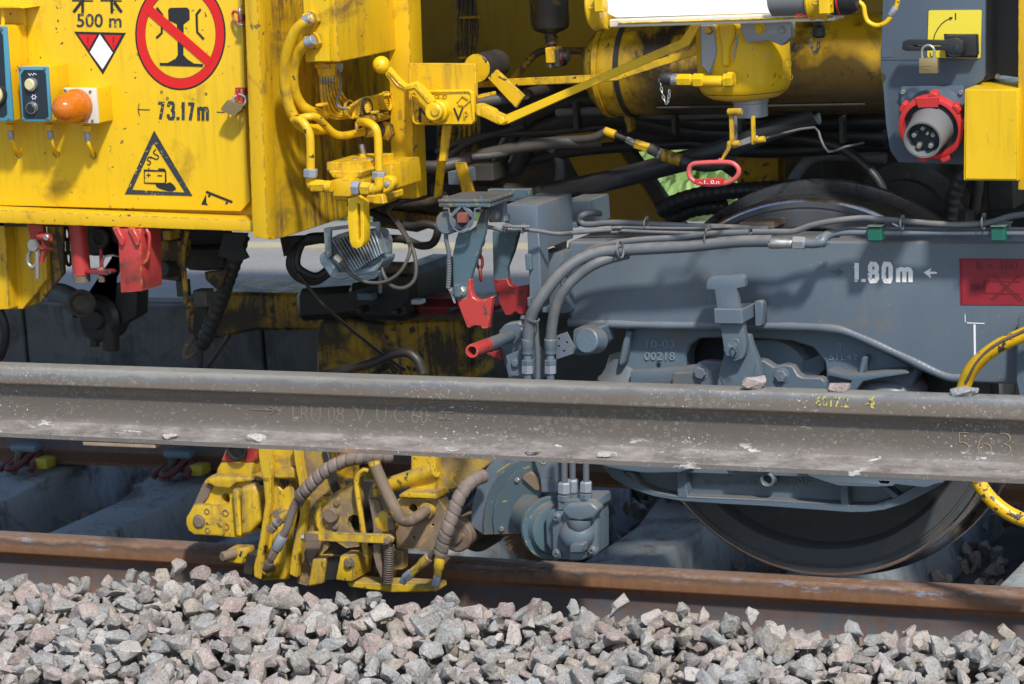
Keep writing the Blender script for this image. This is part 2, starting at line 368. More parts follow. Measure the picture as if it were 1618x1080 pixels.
M['spring'] = pm('brown_spring_steel', (.15, .12, .10), rough=.6, metal=.3, vary=.2, bump=.2)
M['conc'] = pm('sleeper_concrete', (.35, .385, .40), rough=.85, vary=.22, dirt=(.15, .14, .13), dirtamt=.5, streak=.5, bump=.8, bscale=160, speck=(.35, .36, .36), speckamt=.1)
M['wallc'] = pm('platform_wall_concrete', (.115, .115, .11), rough=.9, vary=.25, dirt=(.055, .055, .055), dirtamt=.45, streak=.5, bump=.4, bscale=120)
M['asph'] = pm('pale_asphalt', (.235, .225, .21), rough=.9, vary=.12, bump=.5, bscale=180, speck=(.40, .39, .38), speckamt=.35)
M['yline'] = pm('yellow_road_line', (.38, .33, .2), rough=.8, vary=.15, dirt=(.3, .28, .22), dirtamt=.35, bump=.2)
M['clip'] = pm('rail_clip_red', (.145, .032, .026), rough=.5, vary=.15, bump=.2, dust=(.2, .15, .12), dustamt=.4)
M['clipy'] = pm('insulator_yellow', (.52, .40, .03), rough=.5, vary=.1, bump=.1)
M['pad'] = pm('clip_plate', (.16, .22, .26), rough=.5, vary=.15, bump=.1)
M['earth'] = pm('dark_ground', (.10, .09, .08), rough=.95, vary=.3, bump=.6, bscale=60)
M['gnd'] = pm('grassy_ground', (.09, .13, .035), rough=.95, vary=.3, bump=.6, bscale=40)
M['pipe'] = pm('grimy_pipe', (.06, .055, .05), rough=.55, vary=.25, dirt=(.11, .085, .06), dirtamt=.4, bump=.2)
M['bris'] = pm('wire_bristle', (.16, .10, .06), rough=.8, vary=.35, bump=.1)

def glow():
    m, t, b = new('lamp_tube_glow'); b.inputs['Base Color'].default_value = (.9, .9, .88, 1); b.inputs['Roughness'].default_value = .15
    b.inputs['Emission Color'].default_value = (1, .99, .96, 1); b.inputs['Emission Strength'].default_value = .7
    return m
M['glow'] = glow()
def amber():
    m, t, b = new('amber_lens'); b.inputs['Base Color'].default_value = (.68, .19, .012, 1); b.inputs['Roughness'].default_value = .14
    b.inputs['Transmission Weight'].default_value = .25; b.inputs['Subsurface Weight'].default_value = .3; b.inputs['Subsurface Radius'].default_value = (.03, .012, .004)
    N = t.nodes; wv = N.new('ShaderNodeTexWave'); wv.inputs['Scale'].default_value = 60; wv.bands_direction = 'X'
    g = N.new('ShaderNodeNewGeometry'); t.links.new(g.outputs['Position'], wv.inputs[0]); bp = N.new('ShaderNodeBump'); bp.inputs['Strength'].default_value = .12; bp.inputs['Distance'].default_value = .003
    t.links.new(wv.outputs[1], bp.inputs['Height']); t.links.new(bp.outputs[0], b.inputs['Normal']); return m
M['amber'] = amber()

def railmat(name, top, side, web, foot, z0, blue=None, rust=.5, hh=.172):
    """rolled steel: bands by height on the section (running surface, head side, web, foot) broken up by noise, all fixed to the rail"""
    m, t, b = new(name); N = t.nodes; Lk = t.links.new
    geo = N.new('ShaderNodeNewGeometry'); s = N.new('ShaderNodeSeparateXYZ'); Lk(geo.outputs['Position'], s.inputs[0])
    def noi(scale, sc=(1, 1, 1), det=4, rg=.65):
        mpn = N.new('ShaderNodeMapping'); mpn.inputs['Scale'].default_value = sc; Lk(geo.outputs['Position'], mpn.inputs[0])
        n = N.new('ShaderNodeTexNoise'); n.inputs['Scale'].default_value = scale; n.inputs['Detail'].default_value = det; n.inputs['Roughness'].default_value = rg
        Lk(mpn.outputs[0], n.inputs['Vector']); return n.outputs[0]
    def mth(op, *a):
        r = N.new('ShaderNodeMath'); r.operation = op
        for i, v in enumerate(a):
            if isinstance(v, (int, float)): r.inputs[i].default_value = v
            else: Lk(v, r.inputs[i])
        return r.outputs[0]
    jit = mth('MULTIPLY', mth('SUBTRACT', noi(14, (1, 1, 1)), .5), .03)
    h = mth('DIVIDE', mth('ADD', mth('SUBTRACT', s.outputs[2], z0), jit), hh)
    rp = N.new('ShaderNodeValToRGB'); Lk(h, rp.inputs[0]); e = rp.color_ramp.elements
    stops = [(0, foot), (.16, foot), (.30, web), (.62, web), (.68, side), (.86, side), (.93, blue or side), (.97, top)]
    e[0].position = 0; e[0].color = (*stops[0][1], 1); e[1].position = stops[-1][0]; e[1].color = (*stops[-1][1], 1)
    for p, c in stops[1:-1]: q = e.new(p); q.color = (*c, 1)
    def mix(f, a, c, bl='MIX'):
        r = N.new('ShaderNodeMix'); r.data_type = 'RGBA'; r.blend_type = bl
        if isinstance(f, float): r.inputs[0].default_value = f
        else: Lk(f, r.inputs[0])
        Lk(a, r.inputs[6])
        if isinstance(c, tuple): r.inputs[7].default_value = (*c, 1)
        else: Lk(c, r.inputs[7])
        return r.outputs[2]
    def mr(x, a, c, d=0., f=1.):
        r = N.new('ShaderNodeMapRange')
        for i, v in enumerate((a, c, d, f)): r.inputs[i+1].default_value = v
        Lk(x, r.inputs[0]); return r.outputs[0]
    col = rp.outputs[0]
    col = mix(mr(noi(9, (.25, 1, 1)), .35, .7, 0, .55), col, (.19, .10, .055) if rust > .5 else (.105, .092, .078))
    col = mix(mr(noi(130, (.6, 1, 1), 3), .60, .72, 0, .6), col, (.34, .30, .26) if rust < .5 else (.24, .12, .055))
    col = mix(mr(noi(45, (1, 1, 1), 3), .32, .2, 0, .7), col, (.05, .042, .035))
    return m, t, b, col, mix, mr, noi, s, geo, Lk, N, mth
def rail_track():
    m, t, b, col, mix, mr, noi, s, geo, Lk, N, mth = railmat('old_rail_rust', (.25, .165, .115), (.235, .12, .06), (.085, .11, .135), (.2, .10, .05), -.172, (.06, .06, .065), .8)
    fl = mth('MULTIPLY', mr(noi(60, (.22, 1, 1), 5, .75), .53, .60), mr(noi(3, (1, 1, 1), 2), .40, .55))
    up = mr(s.outputs[2], -.028, -.02)
    col = mix(mth('MULTIPLY', mth('MULTIPLY', fl, up), .75), col, (.30, .30, .36))
    # rust running down the blue web
    rr = mr(noi(50, (1, 1, .12), 4), .42, .66); col = mix(mth('MULTIPLY', rr, .55), col, (.17, .08, .035))
    Lk(col, b.inputs['Base Color']); Lk(mr(noi(30), .3, .7, .42, .8), b.inputs['Roughness']); b.inputs['Metallic'].default_value = .15
    bp = N.new('ShaderNodeBump'); bp.inputs['Strength'].default_value = .35; bp.inputs['Distance'].default_value = .002; Lk(noi(180), bp.inputs['Height']); Lk(bp.outputs[0], b.inputs['Normal'])
    return m
M['rail_old'] = rail_track()
def rail_new(z0):
    m, t, b, col, mix, mr, noi, s, geo, Lk, N, mth = railmat('stored_rail_steel', (.25, .245, .225), (.165, .138, .112), (.120, .102, .086), (.165, .146, .130), z0, (.155, .168, .185), .2, .172*RK)
    # pale dust settled on the foot, lichen rings and white splashes on the web
    nz = N.new('ShaderNodeSeparateXYZ'); Lk(geo.outputs['Normal'], nz.inputs[0])
    f = mth('MULTIPLY', mr(nz.outputs[2], .2, .8), mr(noi(26, (.45, 1, 1), 5, .7), .40, .68)); f = mth('MULTIPLY', f, .75)
    col = mix(mth('MULTIPLY', f, mr(s.outputs[2], z0+.05, z0+.035)), col, (.38, .345, .33))
    vo = N.new('ShaderNodeTexVoronoi'); vo.inputs['Scale'].default_value = 75; Lk(geo.outputs['Position'], vo.inputs['Vector'])
    ringm = mth('MULTIPLY', mr(vo.outputs['Distance'], .42, .30), mr(vo.outputs['Distance'], .12, .28))
    ringm = mth('MULTIPLY', ringm, mr(noi(3.4, (1, 1, 2.2), 2), .54, .64))
    col = mix(mth('MULTIPLY', ringm, .32), col, (.30, .33, .31))
    wh = mth('MULTIPLY', mr(noi(170, (1, 1, 1), 2), .67, .70), mr(noi(4.2, (1, 1, 1), 2), .48, .6))
    col = mix(wh, col, (.62, .60, .57))
    wh2 = mth('MULTIPLY', mr(noi(30, (.4, 1, 1), 4, .7), .62, .66), mr(s.outputs[2], z0+.045, z0+.03)); col = mix(mth('MULTIPLY', wh2, .8), col, (.60, .58, .56))
    og = mth('MULTIPLY', mr(noi(2.6, (1, 1, 1), 3), .60, .66), mr(s.outputs[2], z0+.016, z0+.010)); col = mix(mth('MULTIPLY', og, .8), col, (.42, .22, .10))
    Lk(col, b.inputs['Base Color']); Lk(mr(noi(30), .3, .7, .45, .7), b.inputs['Roughness']); b.inputs['Metallic'].default_value = .1
    bp = N.new('ShaderNodeBump'); bp.inputs['Strength'].default_value = .3; bp.inputs['Distance'].default_value = .002; Lk(noi(150), bp.inputs['Height']); Lk(bp.outputs[0], b.inputs['Normal'])
    return m
def stonemat():
    m, t, b = new('ballast_stone'); N = t.nodes; Lk = t.links.new
    oi = N.new('ShaderNodeObjectInfo'); at = N.new('ShaderNodeAttribute'); at.attribute_name = 'tint'
    ad = N.new('ShaderNodeMath'); ad.operation = 'ADD'; Lk(oi.outputs['Random'], ad.inputs[0]); Lk(at.outputs['Fac'], ad.inputs[1])
    fr = N.new('ShaderNodeMath'); fr.operation = 'FRACT'; Lk(ad.outputs[0], fr.inputs[0])
    rp = N.new('ShaderNodeValToRGB'); rp.color_ramp.interpolation = 'CONSTANT'; e = rp.color_ramp.elements
    cs = [(.34, .31, .28), (.255, .235, .215), (.37, .295, .265), (.285, .285, .275), (.43, .39, .345), (.20, .19, .18), (.35, .335, .32), (.39, .325, .30), (.25, .255, .25), (.31, .235, .215), (.45, .42, .39), (.29, .30, .30), (.34, .29, .23), (.26, .24, .215)]
    e[0].color = (*cs[0], 1); e[1].position = 1/len(cs); e[1].color = (*cs[1], 1)
    for i, c in enumerate(cs[2:], 2): q = e.new(i/len(cs)); q.color = (*c, 1)
    Lk(fr.outputs[0], rp.inputs[0])
    g = N.new('ShaderNodeNewGeometry')
    def noi(sc, d=4, r=.65):
        n = N.new('ShaderNodeTexNoise'); n.inputs['Scale'].default_value = sc; n.inputs['Detail'].default_value = d; n.inputs['Roughness'].default_value = r; Lk(g.outputs['Position'], n.inputs['Vector']); return n.outputs[0]
    def mr(x, a, c, d=0., f=1.):
        r = N.new('ShaderNodeMapRange')
        for i, v in enumerate((a, c, d, f)): r.inputs[i+1].default_value = v
        Lk(x, r.inputs[0]); return r.outputs[0]
    def mix(f, a, c):
        r = N.new('ShaderNodeMix'); r.data_type = 'RGBA'; Lk(f, r.inputs[0]); Lk(a, r.inputs[6]); r.inputs[7].default_value = (*c, 1); return r.outputs[2]
    col = mix(mr(noi(48, 6, .72), .48, .66, 0, .5), rp.outputs[0], (.42, .40, .375))
    col = mix(mr(noi(34, 5, .7), .52, .68, 0, .6), col, (.19, .165, .145))
    col = mix(mr(noi(19, 4), .60, .70, 0, .5), col, (.33, .235, .205))
    col = mix(mr(noi(210, 3, .7), .54, .64, 0, .6), col, (.56, .54, .51))
    col = mix(mr(noi(160, 3, .7), .44, .36, 0, .65), col, (.12, .108, .10))
    Lk(col, b.inputs['Base Color']); b.inputs['Roughness'].default_value = .85
    bp = N.new('ShaderNodeBump'); bp.inputs['Strength'].default_value = .9; bp.inputs['Distance'].default_value = .006; Lk(noi(75, 8, .75), bp.inputs['Height']); Lk(bp.outputs[0], b.inputs['Normal'])
    return m
M['stone'] = stonemat()
def leafmat():
    m, t, b = new('leaf_green'); N = t.nodes; Lk = t.links.new
    g = N.new('ShaderNodeNewGeometry'); n = N.new('ShaderNodeTexNoise'); n.inputs['Scale'].default_value = 3; Lk(g.outputs['Position'], n.inputs['Vector'])
    r = N.new('ShaderNodeValToRGB'); r.color_ramp.elements[0].color = (.10, .20, .04, 1); r.color_ramp.elements[1].color = (.32, .48, .16, 1)
    r.color_ramp.elements[0].position = .35; r.color_ramp.elements[1].position = .65; Lk(n.outputs[0], r.inputs[0]); Lk(r.outputs[0], b.inputs['Base Color']); b.inputs['Roughness'].default_value = .6
    return m
M['leaf'] = leafmat()

# ================================================================== SETTING
bx3('ground', (-150, -60, -1.0), (150, 250, -.42), M['earth'], bev=0, kind='structure')
# platform on the far side of the track: concrete panels with joints, pale asphalt, yellow line
PY, PZ = 2.5, .165
bx3('platform', (-40, PY+.09, -.44), (40, 4.45, PZ), M['asph'], bev=0, kind='structure')
wall = bx3('platform_wall', (-40, PY+.03, -.44), (40, PY+.088, PZ-.004), M['wallc'], bev=0, kind='structure')
x = -7.9
for i in range(16):
    bx3('concrete_panel', (x+.006, PY, -.43), (x+.994, PY+.03, PZ-.01+random.uniform(-.002, .002)), M['wallc'], wall, bev=.006); x += 1.0
bx3('yellow_line', (-40, 3.72, PZ), (40, 3.86, PZ+.004), M['yline'], bev=0, kind='structure')
bx3('verge', (-120, 4.45, -.44), (120, 200, PZ-.02), M['gnd'], bev=0, kind='structure')
bx3('grass_strip', (.30, 2.75, PZ-.02), (40, 4.45, PZ+.006), M['gnd'], bev=0, kind='structure')
# grass and low scrub on the verge: nobody could count it
def scrub():
    bm = bmesh.new(); R = random.Random(3)
    for i in range(22000):
        x = R.uniform(-6, 5); y = R.uniform(4.5, 9); h = (y-4.3)*.12
        if i > 12000: x = R.uniform(.32, 3.5); y = R.uniform(2.8, 4.6); h = .02*R.random()+.05
        c = Vector((x, y, PZ+h*R.random()+.05)); s = R.uniform(.02, .06); a = R.random()*PI; n = Vector((math.cos(a), math.sin(a), R.uniform(-.4, .6)))
        u = n.orthogonal().normalized()*s; v = n.normalized().cross(u)*.5
        bm.faces.new([bm.verts.new(c-u), bm.verts.new(c+v), bm.verts.new(c+u+Vector((0, 0, s*.4))), bm.verts.new(c-v)])
    return bm
bm_link('grass', scrub(), M['leaf'], smooth=0, kind='stuff')

# ------------------------------------------------------------------ rails
def rail_profile(Y0, Z0, k=1):
    H = [(-.075, 0), (-.075, .0105), (-.070, .0125), (-.034, .0205), (-.0165, .031), (-.0095, .047), (-.0083, .075), (-.0085, .098), (-.011, .112), (-.017, .1205),
         (-.0345, .1275), (-.0362, .131), (-.0362, .157), (-.0335, .165), (-.026, .1700), (-.012, .1717), (0, .172)]
    H += [(-y, z) for y, z in H[:-1][::-1]]
    return [(Y0+y*k, Z0+z*k) for y, z in H]
def rail(Y0, Z0, x0, x1, m, label, name='rail', k=1, tilt=0, xr=0):
    pr = rail_profile(Y0, Z0, k); bm = bmesh.new(); n = 60; R = []
    for i in range(n+1):
        x = x0+(x1-x0)*i/n; R.append([bm.verts.new((x, y, z+tilt*(x-xr))) for y, z in pr])
    for a, b in zip(R, R[1:]):
        for k in range(len(pr)): j = (k+1) % len(pr); bm.faces.new((a[k], a[j], b[j], b[k]))
    bm.faces.new(R[0]); bm.faces.new(R[-1])
    return tag(bm_link(name, bm, m, smooth=25), label, 'rail')
rail(-.009, -.172, -9, 6, M['rail_old'], 'rusty running rail that the grey wheel stands on, bright flakes on its head')
rail(1.499, -.172, -9, 6, M['rail_old'], 'far running rail in shade, held by the dark red clips')
_a = W('p', 809, 727, NY-.075*RK); NZ = _a.z
M['rail_new'] = rail_new(NZ)
nr = rail(NY, NZ, -4.2, 3.6, M['rail_new'], 'loose grey-brown rail hanging level across the view with stones lying on it', k=RK, tilt=-.006, xr=_a.x)
nr['category'] = 'rail'
WB = NY-.0086*RK
emb = pm('embossed_steel', (.165, .142, .118), rough=.5, vary=.1, bump=.1)
txt('lettering', 'LRU 08  V  U C 60', 'p', 462, 640, 676, 666, WB+.0005, emb, nr, bold=-.01, depth=.0013, slope=3)
stroke('arrow', 'p', [(396, 646), (436, 648)], 2.2, WB+.0005, emb, nr, depth=.002)
stroke('arrow', 'p', [(426, 642), (437, 648), (426, 654)], 2.2, WB+.0005, emb, nr, depth=.002)
for yy in (650, 661): stroke('mark', 'p', [(694, yy), (716, yy+1)], 2.2, WB+.0005, emb, nr, depth=.002)
stroke('mark', 'p', [(705, 650), (705, 662)], 2, WB+.0005, emb, nr, depth=.002)
txt('chalk_number', '563', 'p', 1512, 682, 1598, 718, WB-.001, pm('chalk_orange', (.30, .225, .155), rough=.8, vary=.1, chips=(.13, .11, .09), chipamt=.95, chipscale=200), nr, bold=-.035, slope=2)
cy_ = pm('yellow_crayon', (.55, .50, .10), rough=.8, vary=.1, chips=(.16, .14, .12), chipamt=.85, chipscale=160)
txt('crayon_writing', '6017.2', 'p', 1289, 625, 1342, 642, NY-.0365*RK, cy_, nr, bold=.01, slope=2)
txt('crayon_writing', '4', 'p', 1365, 626, 1384, 645, NY-.0365*RK, cy_, nr, bold=.02)
ws_ = thing('wood_strip', 'short splintered wooden strip stuck under the rail foot near the left edge', 'wood strip', (W('p', 190, 700, NY-.06).x, NY-.06, NZ-.01))
_l = W('p', 133, 700, NY-.06).x; _r = W('p', 247, 700, NY-.06).x
bx3('strip', (_l, NY-.074*RK, NZ-.006*(_l-_a.x)-.012), (_r, NY-.03, NZ-.006*(_r-_a.x)-.0015), pm('split_wood', (.32, .25, .18), rough=.8, vary=.25, dirt=(.2, .13, .08), dirtamt=.5), ws_)
# timber stacks outside the frame that carry it
for xx in (-3.9, 3.3):
    t = thing('timber_stack', 'stack of timber baulks under the %s end of the loose rail' % ('left' if xx < 0 else 'right'), 'timber', (xx, NY, -.2))
    z = -.2
    while z < NZ-.006*(xx-_a.x)-.001:
        zt = NZ-.006*(xx-_a.x); h = min(.11, zt-z); bx3('baulk', (xx-.12, NY-.25, z), (xx+.12, NY+.2, z+h-.002), M['brown'], t, bev=.004); z += h

# ------------------------------------------------------------------ sleepers with clips
def sleeper(x, lab, clipcol, inner=True):
    t = thing('sleeper', lab, 'sleeper', (x, .75, -.42), 'concrete sleepers under the track')
    bm = bmesh.new(); R = []
    for y, hw, zt in ((-.55, .15, -.20), (-.12, .15, -.186), (.13, .15, -.186), (.35, .13, -.215), (1.15, .13, -.215), (1.37, .15, -.186), (1.62, .15, -.186), (2.05, .15, -.20)):
        R.append([bm.verts.new(p) for p in ((x-hw, y, -.42), (x-hw+.035, y, zt), (x+hw-.035, y, zt), (x+hw, y, -.42))])
    for a, b in zip(R, R[1:]):
        for k in range(4): j = (k+1) % 4; bm.faces.new((a[k], a[j], b[j], b[k]))
    bm.faces.new(R[0]); bm.faces.new(R[-1])
    bm_link('concrete_block', bm, M['conc'], t, bev=.008, seg=2)
    for Yc, sg in ((1.38, -1), (.13, 1)):
        # loop clip: two-legged spring with yellow insulator and grey plate
        z = -.172
        pts = [(x-.07, Yc, z+.005), (x-.062, Yc+.03*sg*-1, z+.022), (x-.04, Yc-.05*sg*-1, z+.05), (x-.012, Yc+.02, z+.045), (x-.018, Yc-.05, z+.018), (x+.018, Yc-.05, z+.018), (x+.012, Yc+.02, z+.045), (x+.04, Yc-.05*sg*-1, z+.05), (x+.062, Yc+.03*sg*-1, z+.022), (x+.07, Yc, z+.005)]
        if Yc > 1:
            k_ = .72
            pts = [(x-.085, Yc-.10, z+.0), (x-.06, Yc-.05, z+.03), (x-.035, Yc+.03, z+.055), (x-.015, Yc-.01, z+.05), (x-.03, Yc-.10, z+.022), (x-.005, Yc-.14, z+.018), (x+.02, Yc-.10, z+.024), (x+.025, Yc-.01, z+.05), (x+.05, Yc+.03, z+.055), (x+.07, Yc-.05, z+.03), (x+.075, Yc-.09, z+.0)]
        if Yc > 1: pts = [(x+(a-x)*k_, Yc+(b_-Yc)*k_, z+(c_-z)*k_) for a, b_, c_ in pts]
        tube3('rail_clip', pts, .011, clipcol, t, n=8, sub=5)
        bx3('clip_plate', (x-.06, Yc-.01, z+.045), (x+.04, Yc+.05, z+.07), M['pad'], t, bev=.012, seg=2)
        bx3('insulator', (x+.05, Yc-.04, z+.0), (x+.10, Yc+.02, z+.035), M['clipy'], t, bev=.01, seg=2)
        tube3('clip_bolt', [(x-.01, Yc-.07, z-.01), (x-.01, Yc-.03, z+.05)], .012, M['brown'], t, n=6)
SX = -2.47-.0
names = ['pale sleeper cut by the left edge of the photo, one red clip on it', 'pale sleeper between the far rail and the yellow clamp, red clip on its end',
         'sleeper hidden behind the yellow clamp arms', 'sleeper hidden behind the yellow roller casting', 'dark sleeper showing just right of the brush motor', 'sleeper behind the lowest part of the wheel', 'dark sleeper seen right of the wheel tread, below the yellow hose loop']
for i, nm in enumerate(names): sleeper(-3.155+.575*i, nm, M['clip'])

# ------------------------------------------------------------------ ballast
def rock_mesh(seed, detail):
    R = random.Random(seed); bm = bmesh.new()
    sx, sy, sz = 1, R.uniform(.58, .85), R.uniform(.38, .66)
    for i in range(R.choice((12, 15, 18))):
        v = Vector((R.gauss(0, 1), R.gauss(0, 1), R.gauss(0, 1))).normalized()*R.uniform(.8, 1.1)
        v = Vector([max(-.62, min(.62, q)) for q in v]); bm.verts.new((v.x*sx, v.y*sy, v.z*sz))
    bmesh.ops.convex_hull(bm, input=list(bm.verts)); 
    for v in [v for v in bm.verts if not v.link_faces]: bm.verts.remove(v)
    bmesh.ops.dissolve_limit(bm, angle_limit=.16, verts=bm.verts, edges=bm.edges)
    bmesh.ops.bevel(bm, geom=list(bm.edges), offset=.045, segments=1, affect='EDGES', clamp_overlap=True)
    bmesh.ops.triangulate(bm, faces=bm.faces)
    bmesh.ops.subdivide_edges(bm, edges=[e for e in bm.edges if e.calc_length() > .34], cuts=1, use_grid_fill=True)
    bmesh.ops.triangulate(bm, faces=bm.faces)
    for v in bm.verts:
        o = Vector((seed*3.1, 0, 0)); v.co += v.co.normalized()*(noise.noise(v.co*2.1+o)*.13+noise.noise(v.co*5.5+o)*.06)
    bmesh.ops.recalc_face_normals(bm, faces=bm.faces)
    me = bpy.data.meshes.new('stone'); bm.to_mesh(me); bm.free(); me.materials.append(M['stone'])
    me.polygons.foreach_set('use_smooth', [True]*len(me.polygons)); me.set_sharp_from_angle(angle=math.radians(24))
    return me
ROCK = [rock_mesh(100+i, True) for i in range(26)]
CRY = -.60
_cr = [W('p', x, y+3, CRY) for x, y in ((-900, 925), (-300, 918), (0, 914), (150, 925), (270, 902), (400, 917), (480, 935), (600, 945), (750, 952), (900, 957), (1050, 968), (1200, 984), (1350, 998), (1500, 1001), (1618, 1004), (2100, 1030))]
_cx = [p.x for p in _cr]; _cz = [p.z for p in _cr]
def hgt(x, y):
    """top of the heaped ballast: a crest in front of the near rail, falling away behind it and gently towards the viewer"""
    crest = float(np.interp(x, _cx, _cz))-.008+.012*noise.noise(Vector((x*3.1, y*3.4, 0)))
    if y > CRY: return max(crest-(y-CRY)*.60, -.30)
    return crest-(CRY-y)*.12
def bedmesh():
    bm = bmesh.new(); nx, ny = 90, 24; G = []
    for i in range(nx+1):
        row = []
        for j in range(ny+1):
            x = -4+7.5*i/nx; y = -3.4+3.32*j/ny; row.append(bm.verts.new((x, y, hgt(x, y)-.075 if j < ny else -.4)))
        G.append(row)
    for i in range(nx):
        for j in range(ny): bm.faces.new((G[i][j], G[i+1][j], G[i+1][j+1], G[i][j+1]))
    return bm
bed = bm_link('ballast_bed', bedmesh(), M['earth'], smooth=60, kind='structure')
def scr(p):
    c = M3.T@(np.array(p)-CAM); return CX-FOC*c[0]/c[2], CY+FOC*c[1]/c[2]
R_ = random.Random(11); pts = []; grid = {}
tries = 0
def ok(p, r):
    k = (int(p[0]/.05), int(p[1]/.05))
    for i in range(-1, 2):
        for j in range(-1, 2):
            for q in grid.get((k[0]+i, k[1]+j), ()):
                if (q[0]-p[0])**2+(q[1]-p[1])**2 < r*r: return False
    grid.setdefault(k, []).append(p); return True
while tries < 90000:
    tries += 1
    x = R_.uniform(-3.2, 2.2); y = R_.uniform(-1.95, -.11)
    if ok((x, y), .030): pts.append((x, y))
items = []
for i in range(5200):      # lower layers that close the gaps
    x = R_.uniform(-3.2, 2.2); y = R_.uniform(-1.95, -.12)
    items.append((x, y, hgt(x, y)-.030+R_.uniform(-.012, .008), R_.uniform(.020, .032), R_.randrange(26), (R_.uniform(0, 6.28), R_.uniform(0, 6.28), R_.uniform(0, 6.28))))
for x, y in pts:
    s = R_.choice((.017, .021, .025, .028, .032, .037))*R_.uniform(.85, 1.2)
    z = hgt(x, y)-.012+R_.uniform(-.014, .014)+(.01 if s > .03 else 0)
    if y > -.17: s = min(s, .022)
    items.append((x, y, z, s, R_.randrange(26), (R_.gauss(0, .55), R_.gauss(0, .55), R_.uniform(0, 6.28))))
# a few stones lying high on the crest, as in the photo
def put(px, py, Y, s, k=None, rot=None): 
    p = W('p', px, py, Y); items.append((p.x, p.y, p.z, s, k if k is not None else R_.randrange(26), rot or (R_.uniform(0, 6), R_.uniform(0, 6), R_.uniform(0, 6))))
for px, py, s in ((282, 893, .036), (262, 912, .05), (368, 915, .048), (395, 935, .036), (228, 912, .03), (330, 918, .045), (170, 915, .028), (205, 905, .03), (165, 945, .04), (540, 942, .04), (465, 945, .035), (590, 940, .032), (715, 945, .03), (845, 955, .036), (975, 952, .042), (905, 955, .03), (1080, 958, .036), (1110, 968, .036), (1185, 970, .03), (1040, 970, .03), (430, 925, .03), (700, 955, .045), (120, 915, .03), (1590, 995, .03), (1440, 995, .032), (1350, 988, .034)):
    put(px, py+4, CRY+.01, s*.8)
def shown(it):
    u, v = scr(it[:3]); return -25 < u < 1643 and 860 < v < 1100
ins = sorted([it for it in items if shown(it)], key=lambda it: -(it[3]/max(.5, (Vector(it[:3])-Vector(CAM)).length)+ .0004*(it[2]-hgt(it[0], it[1]))/.01))
big = ins[:300]; rest = [it for it in items if it not in big]
def rmat(it):
    from mathutils import Euler
    return Matrix.Translation(it[:3])@Euler(it[5]).to_matrix().to_4x4()@Matrix.Scale(it[3]*1.25, 4)
for it in big:
    o = bpy.data.objects.new('stone', ROCK[it[4]]); COL.objects.link(o); o.matrix_world = rmat(it); o.parent = bed
def heap(name, items, parent=None):
    V, F, T, n0 = [], [], [], 0
    cache = {}
    for it in items:
        k = it[4]
        if k not in cache:
            me = ROCK[k]; co = np.empty(len(me.vertices)*3); me.vertices.foreach_get('co', co)
            cache[k] = (co.reshape(-1, 3), [list(p.vertices) for p in me.polygons])
        co, fs = cache[k]; A = np.array(rmat(it)); V.append(co@A[:3, :3].T+A[:3, 3]); F += [[i+n0 for i in f] for f in fs]; T += [random.random()]*len(co); n0 += len(co)
    me = bpy.data.meshes.new(name); me.from_pydata(np.concatenate(V).tolist(), [], F)
    a = me.attributes.new('tint', 'FLOAT', 'POINT'); a.data.foreach_set('value', T)
    return link(name, me, M['stone'], parent, smooth=24, kind='stuff')
heap('small_stones', rest, bed)
low = []
for i in range(4200):
    x = R_.uniform(-4.4, 1.8); y = R_.uniform(.02, 2.42); z = -.39 if y < 1.7 else -.33
    low.append((x, y, z+R_.uniform(-.02, .04), R_.uniform(.02, .034), R_.randrange(26), (R_.uniform(0, 6), R_.uniform(0, 6), R_.uniform(0, 6))))
heap('ballast_between_rails', low)
# single stones that lie on the loose rail
def loose(px, py, Y, Z, s, lab, k, sq=.7, rz=0):
    p = W('p', px, py, Y); o = bpy.data.objects.new('stone', ROCK[k]); COL.objects.link(o)
    o.rotation_euler = (0, 0, rz); o.scale = (s, s, s*sq)
    mz = min(v.co.z for v in ROCK[k].vertices)*s*sq; o.location = (p.x, Y, Z-.006*(p.x-_a.x)-mz-.002); tag(o, lab, 'stone', 'stones on the loose rail')
TOPZ = NZ+.172*RK
loose(1190, 600, NY, TOPZ, .040, 'largest pink stone on the rail head, in front of the latch', 3, 1.1, .4)
loose(1326, 608, NY, TOPZ, .034, 'small flat stone on the rail head above the yellow crayon writing', 7, .7)
loose(1522, 615, NY, TOPZ, .042, 'flat stone on the rail head at the foot of the yellow hose', 12, .55)
FZ = NZ+.0170
loose(270, 688, NY-.055, FZ-.004, .028, 'small stone on the rail foot furthest left, above the sleepers', 5, .7)
loose(404, 687, NY-.05, FZ-.002, .032, 'bluish stone on the rail foot above the red-topped clamp arm', 9, .7)
loose(841, 709, NY-.055, FZ-.004, .029, 'flat pale stone on the rail foot above the brush hood', 15, .6)
loose(960, 713, NY-.05, FZ-.003, .032, 'pointed stone on the rail foot right of the brush motor hoses', 21, 1.1)

